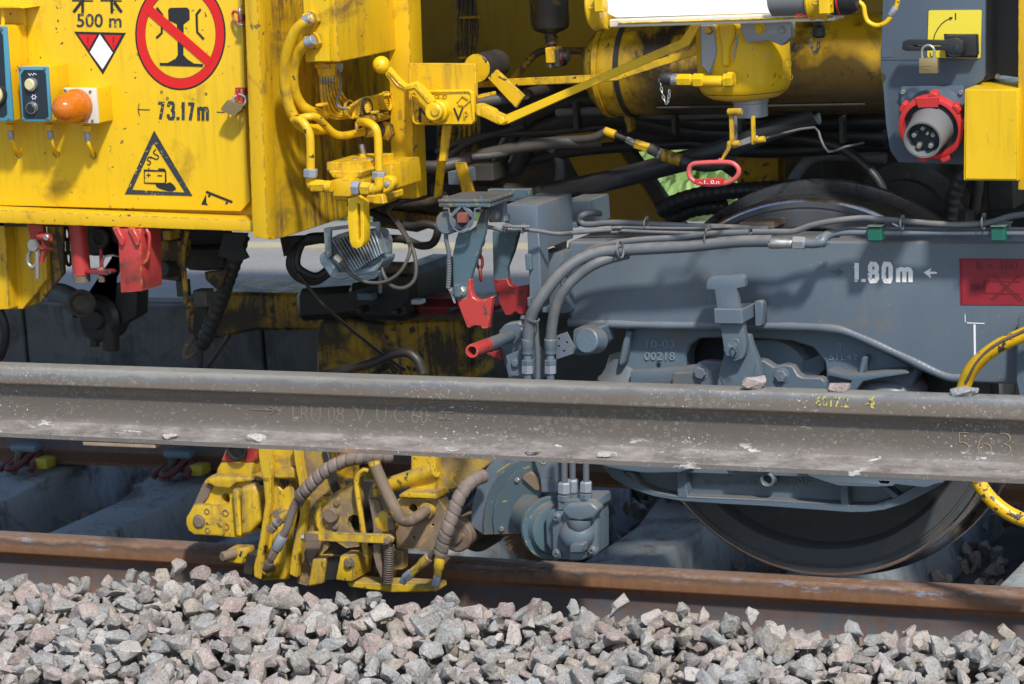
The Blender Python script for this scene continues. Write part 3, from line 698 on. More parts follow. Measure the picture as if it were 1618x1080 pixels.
# ================================================================== YELLOW WAGON: body with door panel, sill, corner, posts, inner wall, unseen deck added above for shade
wag = thing('work_wagon', 'yellow track machine body with the printed side panel, corner column and wall behind the pipes', 'work wagon', (-1.5, -.5, .85))
CY0 = -.50
pl('side_panel', 'p', [(-500, -120), (381, -60), (390, 250), (395, 318), (380, 334), (-500, 312)], CY0, .02, M['yel'], wag, bev=.004, seg=2)
pl('panel_backing', 'p', [(-500, -120), (410, -60), (415, 362), (-500, 330)], CY0+.022, .02, M['yelw'], wag)
pl('sill', 'p', [(-500, 305), (0, 331), (404, 348), (406, 366), (0, 352), (-500, 330)], CY0-.05, .13, M['yelw'], wag, bev=.003, seg=2)
pl('corner_column', 'p', [(382, -120), (404, -60), (423, 378), (399, 374)], CY0-.08, .05, M['yelw'], wag, bev=.003, seg=2)
XC = W('p', 423, 378, CY0-.08).x
pl('return_wall', 'p', [(397, -120), (423, 378), (440, 375), (616, 318), (640, 300), (640, -120)], XC-.012, .012, M['yelr'], wag, a=0)
pl('post', 'p', [(610, -120), (643, -60), (656, 314), (619, 313)], -.25, .065, M['yelw'], wag, bev=.003, seg=2)
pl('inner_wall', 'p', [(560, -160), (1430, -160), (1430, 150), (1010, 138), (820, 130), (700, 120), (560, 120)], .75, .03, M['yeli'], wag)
pl('end_column', 'p', [(1609, -120), (1760, -120), (1760, 300), (1608, 300)], -.28, .06, M['yelw'], wag, bev=.003, seg=2)
bx3('deck', (-3.3, -.34, 1.72), (2.6, 1.9, 1.95), M['yeld'], wag)  # unseen deck added overhead to shade the bay below
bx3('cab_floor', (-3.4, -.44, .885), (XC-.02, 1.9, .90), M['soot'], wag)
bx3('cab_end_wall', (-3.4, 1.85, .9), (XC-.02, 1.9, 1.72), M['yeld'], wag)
# underframe behind, with backdrop plates added to keep the bay dark
uf = thing('underframe', 'dark underframe with added dark backdrop plates behind the hoses and above the wheel', 'underframe', (0, .9, 1.1))
pl('dark_backdrop', 'p', [(560, 100), (985, 120), (985, 215), (960, 345), (870, 335), (560, 335)], .86, .05, M['soot'], uf)
pl('dark_backdrop', 'p', [(985, 120), (1760, 130), (1760, 440), (1190, 420), (1185, 300), (1130, 262), (1085, 232), (1000, 222), (985, 215)], .86, .05, M['soot'], uf)
pl('cross_beam', 'p', [(870, 200), (960, 210), (1062, 365), (985, 385), (925, 300)], .62, .03, M['yeli'], uf, bev=.004)
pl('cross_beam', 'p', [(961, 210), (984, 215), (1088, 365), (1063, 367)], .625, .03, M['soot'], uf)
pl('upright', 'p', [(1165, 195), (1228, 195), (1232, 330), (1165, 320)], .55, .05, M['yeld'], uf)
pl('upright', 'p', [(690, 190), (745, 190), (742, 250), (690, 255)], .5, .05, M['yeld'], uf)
lathe('gear_case', W('p', 1450, 340, .45), (0, -1, 0), [(0, .14), (.08, .14), (.085, .10), (.12, .10), (.125, .05), (.15, .045)], M['soot'], uf, n=28)
for i in range(8):
    a = i*PI/4+.2; bolt('p', 1450+66*math.cos(a), 340-66*math.sin(a), .37, 6, M['pipe'], uf)
for (x0, y0, x1, y1) in ((1500, 190, 1540, 340), (1560, 200, 1600, 330), (1260, 220, 1300, 330)): bx('bracket', 'p', x0, y0, x1, y1, .5, .1, M['soot'], uf)
tb('brake_pipe', 'p', [(1530, 230, .4), (1545, 280, .4), (1540, 330, .4)], 9, M['soot'], uf)
# long shaded members below the deck that close the far side
0 and bx3('far_sill', (-3.4, 1.6, .62), (2.6, 1.75, .95), M['soot'], uf)

# ------------------------------------------------------------------ printing on the side panel (flat print, 0.8 mm sheets)
F = CY0-.0004
def dec(name, pts, m, lvl=0, holes=()): return pl(name, 'c1', pts, CY0-.0009-.0007*lvl, .0007, m, wag, holes=holes, bev=0)
NO = (1140, 215)
dec('sign_ring', circ(*NO, 286, 56, 353), M['ink'], 0, [circ(*NO, 222, 56, 278)])
dec('sign_ring', circ(*NO, 276, 56, 343), M['sred'], 1, [circ(*NO, 224, 56, 281)])
dec('rail_symbol', [(1062, 60), (1075, 48), (1180, 46), (1196, 60), (1198, 122), (1160, 150), (1158, 345), (1180, 370), (1225, 400), (1282, 404), (1282, 420), (1010, 412), (1010, 396), (1060, 396), (1110, 368), (1124, 345), (1118, 150), (1065, 125)], M['ink'], 1)
for pts in ([(990, 46), (1024, 90), (1022, 205), (988, 238)], [(1268, 55), (1242, 88), (1246, 200), (1288, 245)]):
    stroke('tong_symbol', 'c1', pts, 13, CY0-.0012, M['ink'], wag)
dec('sign_bar', [(925, 85), (965, 42), (1345, 372), (1312, 420)], M['sred'], 2)
txt('lettering', '500 m', 'c1', 486, 84, 768, 170, CY0-.0005, M['inkf'], wag, bold=.012, slope=2)
for ox in (0, 180):
    dec('arrow_symbol', [(455+ox, -60), (590+ox, -60), (590+ox, 6), (455+ox, 4)] if 0 else [(455+ox, -3), (588+ox, 0), (588+ox, 9), (455+ox, 7)], M['ink'], 0)
stroke('arrow_symbol', 'c1', [(465, 75), (512, 12)], 18, CY0-.001, M['ink'], wag); stroke('arrow_symbol', 'c1', [(522, 80), (522, -30)], 17, CY0-.0014, M['ink'], wag)
stroke('arrow_symbol', 'c1', [(768, 75), (722, 12)], 18, CY0-.001, M['ink'], wag); stroke('arrow_symbol', 'c1', [(707, 80), (705, -30)], 17, CY0-.0014, M['ink'], wag)
dec('triangle_symbol', [(468, 198), (796, 206), (650, 470)], M['ink'], 0)
dec('triangle_symbol', [(494, 216), (612, 219), (560, 310)], M['sred'], 1)
dec('triangle_symbol', [(655, 220), (768, 222), (716, 316)], M['sred'], 1)
dec('diamond_symbol', [(630, 216), (712, 332), (648, 436), (568, 328)], M['wht'], 1)
for x in (555, 716):
    stroke('exclamation_mark', 'c1', [(x, 232), (x, 270)], 6, CY0-.0018, M['ink'], wag); stroke('exclamation_mark', 'c1', [(x, 282), (x, 290)], 7, CY0-.0018, M['ink'], wag)
stencil('lettering', '73.17m', 'c1', 990, 640, 1325, 752, CY0-.0004, M['inkf'], wag, (1, 1, .35, .55, 1, 1.5), 19, slope=8, gap=.12)
stroke('dimension_mark', 'c1', [(872, 690), (948, 692)], 5, CY0-.0006, M['inkf'], wag); stroke('dimension_mark', 'c1', [(880, 652), (872, 690), (882, 728)], 5, CY0-.0012, M['inkf'], wag)
stroke('dimension_mark', 'c1', [(1370, 706), (1420, 708)], 5, CY0-.0006, M['inkf'], wag); stroke('dimension_mark', 'c1', [(1448, 680), (1440, 740)], 6, CY0-.0006, M['inkf'], wag)
def tri(cx, top, bl, br): return [cx, top]
for pts in ([(972, 862), (1192, 1226), (812, 1212)],):
    stroke('warning_triangle', 'c1', [pts[0], pts[1], pts[2]], 30, CY0-.0006, M['inkf'], wag, closed=True)
stroke('battery_symbol', 'c1', [(912, 1075), (1045, 1080), (1045, 1160), (912, 1155)], 7, CY0-.0006, M['ink'], wag, closed=True)
stroke('battery_symbol', 'c1', [(940, 1075), (940, 1058)], 6, CY0-.0012, M['ink'], wag); dec('battery_symbol', [(1000, 1062), (1040, 1064), (1050, 1082), (1052, 1150), (1042, 1150), (1042, 1082), (1000, 1076)], M['ink'], 0)
stroke('plus_sign', 'c1', [(925, 1105), (952, 1106)], 6, CY0-.0006, M['ink'], wag); stroke('plus_sign', 'c1', [(938, 1093), (938, 1118)], 6, CY0-.0012, M['ink'], wag)
stroke('minus_sign', 'c1', [(996, 1108), (1024, 1109)], 7, CY0-.0006, M['ink'], wag)
dec('acid_symbol', [(985, 1162), (1050, 1158), (1075, 1150), (1095, 1165), (1108, 1182), (1112, 1196), (1090, 1208), (1060, 1206), (1030, 1198), (1000, 1188), (985, 1176)], M['ink'], 0)
stroke('smoke_symbol', 'c1', cr([Vector((930, 1035, 0)), Vector((945, 1040, 0)), Vector((950, 1020, 0)), Vector((932, 1010, 0)), Vector((945, 990, 0)), Vector((990, 1005, 0)), Vector((1000, 985, 0)), Vector((970, 965, 0)), Vector((985, 940, 0))], 5), 7, CY0-.0006, M['ink'], wag)
dec('lever_symbol', [(1276, 1280), (1302, 1228), (1304, 1282), (1316, 1296), (1272, 1292)], M['ink'], 0)
stroke('lever_symbol', 'c1', [(1302, 1210), (1468, 1276)], 15, CY0-.0006, M['ink'], wag)
for x, y in ((1322, 1236), (1432, 1282)): dec('lever_symbol', circ(x, y, 8, 10), M['ink'], 1)
for x, y in ((1020, 580), (1302, 592), (1058, 620), (110, 125)): stroke('old_bolt_ring', 'c1', circ(x, y, 7, 10), 3, CY0-.0005, M['inkf'], wag, closed=True)

# ------------------------------------------------------------------ boxes on the panel
def holes4(c, pts, Y, r, m, t):
    for x, y in pts: allen(c, x, y, Y, r, m, t)
def cable_down(c, x, y, Y, t, dx, m=None):
    """gland, metal sleeve and yellow cable bending back into the panel"""
    seg('cable_gland', c, (x, y-40, Y), (x, y, Y), 30, M['yel'], t); seg('cable_sleeve', c, (x+5, y, Y), (x+12, y+60, Y-.002), 20, M['silver'], t)
    tb('cable', c, [(x+12, y+50, Y-.002), (x+18, y+85, Y-.002), (x+32, y+120, Y+.01), (x+dx, y+150, CY0)], 13, M['yel'], t)
    ring3('grommet', W(c, x+dx, y+150, CY0-.001), (0, 1, 0), 22*mp(c, x, y, CY0), 5*mp(c, x, y, CY0), M['yelw'], t)
def panelbox(label, quad, D, btns, c='c1'):
    t = thing('control_box', label, 'control box', W(c, quad[0][0]+60, quad[2][1], CY0))
    x0 = quad[0][0]
    pl('housing', c, quad, CY0-D, D, M['yel'], t, bev=.006, seg=2)
    pl('cover', c, quad, CY0-D-.009, .0085, M['bluec'], t, bev=.004, seg=2)
    return t
D1 = .085
t = panelbox('small yellow push-button box with blue rim and two round buttons, left of the amber lamp', [(112, 420), (300, 418), (322, 768), (138, 770)], D1, 0)
f = CY0-D1-.009
pl('faceplate', 'c1', [(150, 440), (268, 440), (288, 460), (306, 735), (290, 750), (165, 750), (148, 735), (132, 470)], f-.001, .0008, M['navy'], t, bev=0)
holes4('c1', [(126, 432), (284, 432), (148, 752), (304, 752)], f, 10, M['greyp'], t)
cy('button', 'c1', 200, 530, f, 36, .012, M['btn'], t); lathe('button_ring', W('c1', 204, 531, f), (0, -1, 0), [(0, 44*mp('c1', 200, 530, f)), (.008, 42*mp('c1', 200, 530, f))], M['steel'], t)
cy('button', 'c1', 207, 680, f, 30, .012, M['ink'], t); lathe('button_ring', W('c1', 207, 680, f), (0, -1, 0), [(0, 42*mp('c1', 200, 530, f)), (.009, 36*mp('c1', 200, 530, f))], M['steel'], t)
for pts in ([(178, 462), (190, 475), (200, 462)], [(205, 476), (215, 462), (230, 470)]): stroke('horn_symbol', 'c1', pts, 4, f-.001, M['wht'], t)
stroke('lamp_symbol', 'c1', circ(214, 612, 11, 12), 4, f-.001, M['wht'], t, closed=True)
for k in range(6): a = k*PI/3; stroke('lamp_symbol', 'c1', [(214+14*math.cos(a), 612+14*math.sin(a)), (214+20*math.cos(a), 612+20*math.sin(a))], 3, f-.001, M['wht'], t)
cable_down('c1', 312, 820, CY0-.035, t, 45)
t = panelbox('tall yellow control box cut by the left photo edge, cream button on its blue cover', [(-160, 160), (38, 165), (82, 765), (-120, 765)], D1, 0)
pl('faceplate', 'c1', [(-130, 190), (-5, 190), (18, 220), (45, 720), (25, 740), (-100, 740)], f-.001, .0008, M['navy'], t, bev=0)
cy('button', 'c1', -20, 595, f, 62, .018, M['btn'], t); lathe('button_ring', W('c1', -16, 597, f), (0, -1, 0), [(0, 75*mp('c1', 0, 530, f)), (.009, 70*mp('c1', 0, 530, f))], M['ink'], t)
holes4('c1', [(12, 180), (58, 748)], f, 11, M['greyp'], t)
pl('conduit_bracket', 'c1', [(-160, 40), (150, 40), (160, 170), (-160, 170)], CY0-.01, .01, M['yel'], t); tb('cable', 'c1', [(18, 40, CY0-.05), (20, 100, CY0-.05), (18, 165, CY0-.05)], 13, M['yel'], t)
pl('drip_ledge', 'c1', [(-160, 20), (120, 38), (150, 52), (-160, 52)], CY0-.07, .07, M['yel'], t)
cable_down('c1', 62, 820, CY0-.035, t, 55)
t = thing('beacon', 'amber domed lamp on a white square base beside the small push-button box', 'warning lamp', W('c1', 500, 770, CY0))
q = [(400, 553), (604, 556), (622, 780), (418, 775)]
pl('housing', 'c1', q, CY0-.065, .065, M['yel'], t, bev=.005, seg=2); pl('base_plate', 'c1', q, CY0-.074, .0085, M['cream'], t, bev=.003, seg=2)
holes4('c1', [(414, 570), (572, 577), (586, 762), (432, 768)], CY0-.074, 9, M['greyp'], t)
r = 102*mp('c1', 490, 668, CY0-.08); cp = W('c1', 492, 668, CY0-.074)
lathe('collar', cp, (0, -1, 0), [(0, r*1.08), (.012, r*1.08), (.016, r*1.0)], M['amber'], t, n=32)
lathe('lens', cp+Vector((0, -.017, 0)), (0, -1, 0), [(0, r*.99), (.012, r*.97), (.03, r*.92), (.045, r*.80), (.056, r*.62), (.063, r*.38), (.066, r*.1)], M['amber'], t, n=32, smooth=80)
cable_down('c1', 545, 830, CY0-.035, t, 45)

def padlock(label, c, x, y, Y, w, h, lean=0, flipx=0, mat='brass'):
    a = W(c, x-w/2, y, Y); b = W(c, x+w/2, y+h+lean, Y); t = thing('padlock', label, 'padlock', W(c, x, y, Y))
    q = [(x-w/2, y), (x+w/2, y+lean), (x+w/2+flipx, y+h+lean), (x-w/2+flipx, y+h)]
    pl('body', c, q, Y, .014, M[mat], t, bev=.002, seg=2)
    k = w*.32
    s = [(x-k, y+6+lean*.2, Y+.007), (x-k-flipx*.3, y-h*.5, Y+.007), (x-k*.6-flipx*.4, y-h*.72, Y+.007), (x-flipx*.4, y-h*.8, Y+.007), (x+k*.6-flipx*.4, y-h*.72, Y+.007), (x+k-flipx*.3, y-h*.5, Y+.007), (x+k, y+6+lean*.8, Y+.007)]
    tb('shackle', c, s, w*.075, M['steel'], t, sub=4)
    return t
pk = thing('padlock', 'brass padlock hanging tilted on a red hasp beside the 73.17m lettering', 'padlock', W('c1', 1460, 670, CY0-.04))
pl('body', 'c1', [(1395, 680), (1435, 630), (1535, 665), (1530, 690), (1480, 736), (1395, 698)], CY0-.045, .016, M['brass'], pk, bev=.0015)
tb('shackle', 'c1', [(1480, 655, CY0-.037), (1475, 620, CY0-.037), (1510, 595, CY0-.03), (1550, 615, CY0-.03), (1550, 650, CY0-.037), (1530, 672, CY0-.037)], 9, M['steel'], pk)
t = thing('hasp', 'red hasp bolted at the panel edge that holds the tilted brass padlock', 'hasp', W('c1', 1515, 600, CY0))
pl('tongue', 'c1', [(1484, 562), (1504, 562), (1506, 640), (1486, 640)], CY0-.035, .006, M['red'], t); pl('tongue', 'c1', [(1514, 562), (1532, 565), (1534, 655), (1516, 655)], CY0-.03, .006, M['red'], t); pl('plate', 'c1', [(1484, 553), (1548, 556), (1550, 600), (1484, 600)], CY0-.012, .012, M['redd'], t)
t = thing('hasp', 'red ring and shackle at the upper panel edge beside the prohibition sign', 'hasp', W('c1', 1500, 110, CY0))
ring3('ring', W('c1', 1500, 112, CY0-.02), (.3, 1, 0), 50*mp('c1', 1500, 110, CY0), 9*mp('c1', 1500, 110, CY0), M['red'], t, sx=.6)
tb('shackle', 'c1', [(1522, 35, CY0-.02), (1515, 60, CY0-.03), (1520, 100, CY0-.03), (1530, 165, CY0-.02)], 9, M['steel'], t); bx('plate', 'c1', 1500, 90, 1532, 135, CY0-.03, .025, M['redd'], t); seg('pin', 'c1', (1500, 150, CY0-.03), (1535, 158, CY0-.03), 9, M['steel'], t)

# ================================================================== junction box, fat hoses, cable bundle, steel pipes, valve
t = thing('junction_box', 'tall yellow junction box behind the corner column, two large hose glands on its front', 'junction box', W('c2', 500, 395, -.5))
pl('housing', 'c2', [(372, -150), (592, -150), (622, 392), (405, 394)], -.53, .36, M['yelw'], t, bev=.006, seg=2)
pl('lid', 'c2', [(385, -150), (556, -150), (570, 388), (410, 390)], -.545, .014, M['yel'], t, bev=.002)
pl('sticker', 'c2', [(640, 296), (680, 294), (682, 334), (642, 338)], -.2, .001, M['ink'], t, bev=0)
for x, y in ((470, 112), (482, 252)):
    lathe('gland_nut', W('c2', x, y, -.545), (-.35, -1, -.1), [(0, 55*mp('c2', x, y, -.55)), (.012, 55*mp('c2', x, y, -.55)), (.013, 44*mp('c2', x, y, -.55)), (.03, 44*mp('c2', x, y, -.55)), (.034, 38*mp('c2', x, y, -.55))], M['yelw'], t, n=6, smooth=20)
    seg('hose_sleeve', 'c2', (x-20, y-2, -.585), (x-65, y+18, -.585), 34, M['silver'], t)
t2 = thing('conduit_hose', 'outer fat yellow hose curving from the upper gland of the junction box down the wall', 'hose', W('c2', 290, 500, -.56))
tb('hose', 'c2', [(455, 108, -.575), (410, 135, -.585), (345, 200, -.585), (300, 310, -.58), (278, 440, -.57), (285, 570, -.56), (315, 690, -.55), (370, 780, -.53), (440, 815, -.5), (530, 815, -.45)], 36, M['yelw'], t2)
t2 = thing('conduit_hose', 'inner fat yellow hose curving from the lower gland of the junction box', 'hose', W('c2', 350, 500, -.54))
tb('hose', 'c2', [(468, 250, -.575), (420, 272, -.58), (370, 325, -.57), (338, 420, -.56), (335, 540, -.55), (370, 640, -.53), (440, 700, -.5), (540, 722, -.42)], 34, M['yelw'], t2)
bx('hose_clip', 'c2', 470, 655, 520, 675, -.50, .03, M['yelw'], t2)
t = thing('cable_bundle', 'bundle of grimy yellow cables strapped together below the junction box', 'cable bundle', W('c2', 700, 700, -.35))
lathe('cable_gland', W('c2', 540, 398, -.45), (0, 0, -1), [(0, .026), (.008, .026), (.009, .022), (.026, .02), (.03, .015)], M['yelw'], t, n=8, smooth=20)
lathe('cable_gland', W('c2', 612, 398, -.40), (0, 0, -1), [(0, .014), (.01, .014), (.02, .01)], M['silver'], t, n=8, smooth=20)
for i, (x, k) in enumerate(((506, 0), (524, 1), (542, 2), (560, 3), (578, 4), (598, 5), (616, 6))):
    tb('cable', 'c2', [(x, 440, -.45+.008*i), (x+3, 540, -.45+.008*i), (x+12+k*2, 640-k*8, -.45+.01*i), (x+50+k*4, 730-k*12, -.42+.01*i), (640+k*10, 745-k*13, -.38), (760, 715-k*14, -.33), (860, 690-k*14, -.29), (960, 668-k*15, -.22)], 11, M['yelw'], t)
    if k < 5: seg('cable_sleeve', 'c2', (x, 462, -.452+.008*i), (x+2, 530, -.452+.008*i), 12, M['steel'], t)
tb('cable', 'c2', [(615, 440, -.42), (632, 500, -.42), (630, 570, -.42), (605, 640, -.43), (625, 675, -.43), (680, 690, -.43)], 9, M['hose'], t)
for x, y in ((690, 690), (800, 675), (925, 635)): tie('c2', x, y, -.38 if x < 750 else (-.33 if x < 850 else -.27), 58, (10, -2), M['yelw'] if x != 800 else M['blk'], t)
for x, y in ((705, 745), (830, 712), (910, 600)): bx('strap_end', 'c2', x-12, y-10, x+25, y+8, -.36, .02, M['yelw'], t)
t = thing('steel_pipe', 'yellow bent steel pipe dropping to the left nut of the valve block', 'pipe', W('c2', 440, 1060, -.5))
tb('pipe', 'c2', [(335, 757, -.56), (370, 752, -.57), (410, 790, -.575), (436, 850, -.575), (442, 930, -.575), (443, 1070, -.575)], 28, M['yelw'], t)
t = thing('steel_pipe', 'yellow steel pipe zigzagging sideways under the cable bundle', 'pipe', W('c2', 600, 820, -.45))
tb('pipe', 'c2', [(335, 757, -.555), (420, 738, -.55), (480, 740, -.53), (530, 785, -.5), (590, 840, -.47), (650, 855, -.44), (740, 840, -.38), (830, 825, -.33)], 25, M['yelw'], t)
seg('collar', 'c2', (780, 830, -.36), (830, 830, -.34), 36, M['yeld'], t); seg('union', 'c2', (860, 820, -.3), (960, 800, -.22), 48, M['soot'], t); seg('union', 'c2', (915, 830, -.29), (935, 826, -.28), 62, M['yeld'], t, n=6)
t = thing('steel_pipe', 'yellow bent steel pipe dropping beside the post to the right nut of the valve block', 'pipe', W('c2', 870, 1060, -.4))
tb('pipe', 'c2', [(755, 768, -.42), (800, 772, -.44), (850, 805, -.45), (868, 870, -.45), (872, 950, -.45), (876, 1075, -.45)], 27, M['yelw'], t)
tb('back_pipe', 'c2', [(760, 760, -.41), (850, 745, -.34), (960, 725, -.2)], 26, M['yeld'], t)
tb('thin_cable', 'c2', [(735, 770, -.36), (735, 840, -.37), (755, 900, -.38), (775, 980, -.4)], 12, M['yeld'], t); seg('connector', 'c2', (765, 910, -.4), (780, 975, -.4), 17, M['steel'], t); seg('connector', 'c2', (775, 970, -.4), (778, 1005, -.4), 26, M['yelw'], t)
v = thing('valve_block', 'yellow hydraulic valve block with pipe unions at the foot of the return wall', 'valve', W('c6', 560, 150, -.45))
bx('body', 'c6', 418, 18, 590, 62, -.50, .16, M['yelw'], v); pl('body', 'c6', [(420, 60), (590, 60), (580, 95), (545, 108), (450, 100)], -.52, .12, M['yelw'], v, bev=.004)
bx('body', 'c6', 590, 30, 745, 150, -.42, .14, M['yelw'], v, seg=2); bx('body', 'c6', 445, 105, 545, 185, -.55, .10, M['yelw'], v, seg=2)
pl('flange', 'c6', [(540, 185), (700, 175), (700, 215), (650, 222), (540, 215), (455, 205), (455, 185)], -.47, .1, M['yelw'], v, bev=.004)
pl('flange', 'c6', [(690, 90), (715, 82), (745, 100), (748, 135), (725, 165), (690, 175)], -.48, .03, M['yelw'], v, bev=.004)
bolt('c6', 714, 125, -.48, 12, M['silver'], v)
for x in (560, 628): bolt('c6', x, 10, -.45, 15, M['steel'], v, ax=(0, 0, 1))
for a, b, rr in (((350, 132), (372, 132), 34), ((368, 132), (412, 135), 32), ((414, 136), (446, 138), 30), ((548, 142), (582, 145), 36), ((590, 145), (634, 148), 34), ((634, 148), (660, 150), 28)):
    seg('union_nut', 'c6', (*a, -.57), (*b, -.57), rr, M['yelw'] if rr != 36 else M['silver'], v, n=6 if rr > 30 else 16, smooth=20, prof=[(0, .85), (.1, 1), (.9, 1), (1, .85)])
for x, yy in ((342, 132), (675, 145)):
    tb('elbow', 'c6', [(x, yy-50, -.57), (x, yy-15, -.57), (x+(8 if x < 500 else -8), yy, -.57), (x+(30 if x < 500 else -30), yy+3, -.57)], 24, M['yelw'], v)
    seg('pipe_nut', 'c6', (x, yy-40, -.575 if x < 500 else -.46), (x, yy-82, -.575 if x < 500 else -.46), 36, M['silver'], v, n=6, smooth=20, prof=[(0, .9), (.1, 1), (.9, 1), (1, .85)])
lv = thing('valve_lever', 'yellow looped hand lever hanging down from the valve block', 'lever', W('c6', 560, 200, -.5))
o1 = [(525, 196), (560, 186), (596, 215), (603, 330), (603, 400), (590, 430), (565, 440), (545, 432), (532, 405), (522, 300)]
pl('grip', 'c6', o1, -.55, .03, M['yel'], lv, holes=[[(568, 215), (582, 225), (584, 380), (578, 405), (572, 400), (570, 300)]], bev=.003, seg=2)
pl('link', 'c6', [(690, 176), (660, 178), (640, 215), (655, 222), (700, 222)], -.49, .02, M['yelw'], v)

# floodlight under the wagon
t = thing('floodlight', 'grey finned floodlight hanging under the wagon corner', 'floodlight', W('c6', 540, 340, -.35))
pl('housing', 'c6', [(440, 388), (470, 372), (650, 350), (668, 362), (692, 410), (690, 490), (655, 545), (480, 592), (440, 580), (385, 500), (383, 470), (412, 452)], -.40, .055, M['alu'], t, bev=.006, seg=2)
pl('front_rim', 'c6', [(383, 470), (412, 462), (470, 545), (478, 560), (655, 518), (690, 478), (690, 505), (655, 555), (480, 596), (440, 584), (383, 505)], -.415, .07, M['alu'], t, bev=.004)
for i in range(13):
    f_ = i/12; s0 = (447+f_*200, 398-f_*46); e0 = (548+f_*138, 556-f_*88)
    pl('fin', 'c6', [(s0[0]-4, s0[1]), (s0[0]+5, s0[1]-2), (e0[0]+5, e0[1]-2), (e0[0]-4, e0[1])], -.43, .03, M['alu'], t, bev=.0008)
pl('bracket', 'c6', [(404, 342), (416, 338), (665, 308), (675, 312), (677, 400), (662, 402), (655, 328), (440, 352), (444, 470), (430, 486), (414, 478)], -.42, .008, M['alu'], t, bev=.001)
bolt('c6', 428, 464, -.42, 9, M['steel'], t)
seg('cable_gland', 'c6', (462, 478, -.44), (492, 505, -.44), 20, M['steel'], t, n=8); seg('cable_sleeve', 'c6', (490, 503, -.44), (515, 532, -.44), 13, M['pipe'], t)
t2 = thing('lamp_cable', 'grey cable looping from the floodlight up behind the post', 'cable', W('c6', 800, 450, -.4))
tb('cable', 'c6', [(510, 535, -.44), (560, 580, -.44), (630, 605, -.43), (710, 598, -.42), (780, 550, -.41), (825, 460, -.4), (815, 400, -.38), (770, 330, -.35), (735, 275, -.3), (735, 235, -.25), (790, 215, -.2), (900, 190, -.1)], 9, M['pipe'], t2)
tb('cable', 'c6', [(680, 500, -.39), (700, 570, -.40), (740, 622, -.41), (800, 630, -.41), (848, 590, -.40), (855, 510, -.39), (835, 430, -.38), (800, 360, -.35), (760, 300, -.3), (722, 260, -.22), (740, 225, -.2)], 10, M['pipe'], t2)
tie('c6', 815, 412, -.4, 16, (3, 10), M['blk'], t2)

# black hose coil left of the floodlight
t = thing('hose_coil', 'coiled black hoses hanging behind the floodlight', 'hose', W('c6', 300, 450, -.1))
for k in range(3):
    o_ = k*22
    tb('hose', 'c6', [(420, 395-o_*.4, -.1), (330, 400-o_*.3, -.1), (260+o_*.6, 450-o_*.2, -.12), (240+o_*.8, 520, -.13), (280+o_, 580-o_*.4, -.12), (360+o_*.4, 600-o_*.6, -.1), (430, 560-o_*.5, -.08)], 20, M['blk'], t)
tb('brake_cable', 'c6', [(280, 560, -.14), (350, 650, -.12), (430, 740, -.1), (560, 850, .0), (700, 960, .1), (800, 1030, .15)], 8, M['soot'], t)
pl('bracket', 'c6', [(190, 385), (400, 370), (420, 410), (300, 430), (210, 480)], 0, .02, M['soot'], t)

# ================================================================== change-over lever unit on the post
t = thing('changeover_lever', 'yellow ball-ended change-over lever on the plate marked M and V', 'lever', W('c2', 1250, 695, -.33))
pl('mounting_plate', 'c2', [(1060, 402), (1072, 398), (1480, 400), (1487, 410), (1488, 600), (1460, 790), (1100, 790), (1060, 720)], -.30, .012, M['yelw'], t, bev=.002, holes=())
pl('dial', 'c2', [(1068, 585), (1085, 570), (1440, 565), (1468, 580), (1482, 760), (1465, 784), (1110, 788), (1085, 770)], -.318, .016, M['yel'], t, bev=.005, seg=3)
fz = -.3185
stroke('dial_rim', 'c2', [(1078, 590), (1090, 580), (1438, 574), (1458, 586), (1472, 756), (1460, 774), (1112, 778), (1094, 766)], 8, fz-.001, M['yel'], t, depth=.003, closed=True)
txt('letter_mark', 'M', 'c2', 1128, 678, 1212, 772, fz-.0008, M['ink'], t, bold=.0); txt('letter_mark', 'V', 'c2', 1345, 680, 1410, 765, fz-.0008, M['ink'], t, bold=.0)
txt('letter_mark', 'G', 'c2', 1098, 690, 1128, 755, fz-.0004, M['yelw'], t, depth=.003); txt('letter_mark', 'P', 'c2', 1415, 700, 1442, 755, fz-.0004, M['yelw'], t, depth=.003)
stroke('arrow_symbol', 'c2', [(1080, 592), (1120, 625), (1115, 660)], 10, fz-.001, M['yel'], t, depth=.003); stroke('arrow_symbol', 'c2', [(1370, 640), (1400, 600), (1450, 630), (1410, 665), (1375, 655)], 9, fz-.001, M['yel'], t, depth=.003)
for k, x in enumerate((1240, 1268, 1292)): stroke('emblem', 'c2', circ(x, 603, 13 if k != 1 else 18, 12), 4, fz-.001, M['yelw'], t, depth=.002, closed=True)
cy('hub', 'c2', 1262, 695, fz, 72, .025, M['yel'], t, n=32); cy('hub', 'c2', 1238, 700, fz-.026, 58, .02, M['yel'], t, n=32); cy('hub_pin', 'c2', 1232, 702, fz-.046, 30, .004, M['yelw'], t)
pl('arm', 'c2', [(905, 458), (940, 420), (1000, 490), (1045, 530), (1110, 510), (1150, 540), (1228, 635), (1185, 685), (1100, 590), (1085, 572), (1030, 582), (985, 565), (950, 525)], -.36, .012, M['yel'], t, bev=.003, seg=2)
pl('arm_ridge', 'c2', [(925, 462), (940, 450), (1000, 515), (1042, 548), (1108, 530), (1200, 640), (1190, 655), (1100, 555), (1040, 568), (990, 545)], -.364, .004, M['yelw'], t, bev=.001, holes=[[(935, 470), (942, 464), (1000, 525), (1036, 554), (1000, 545)]])
def ball(name, c, x, y, Y, rpx, m, t, sx=1):
    r = rpx*mp(c, x, y, Y); bm = bmesh.new(); bmesh.ops.create_uvsphere(bm, u_segments=28, v_segments=18, radius=r)
    p = W(c, x, y, Y)
    for q in bm.verts: q.co += p
    return bm_link(name, bm, m, t, smooth=90)
ball('ball_grip', 'c2', 890, 408, -.36, 56, M['yel'], t)
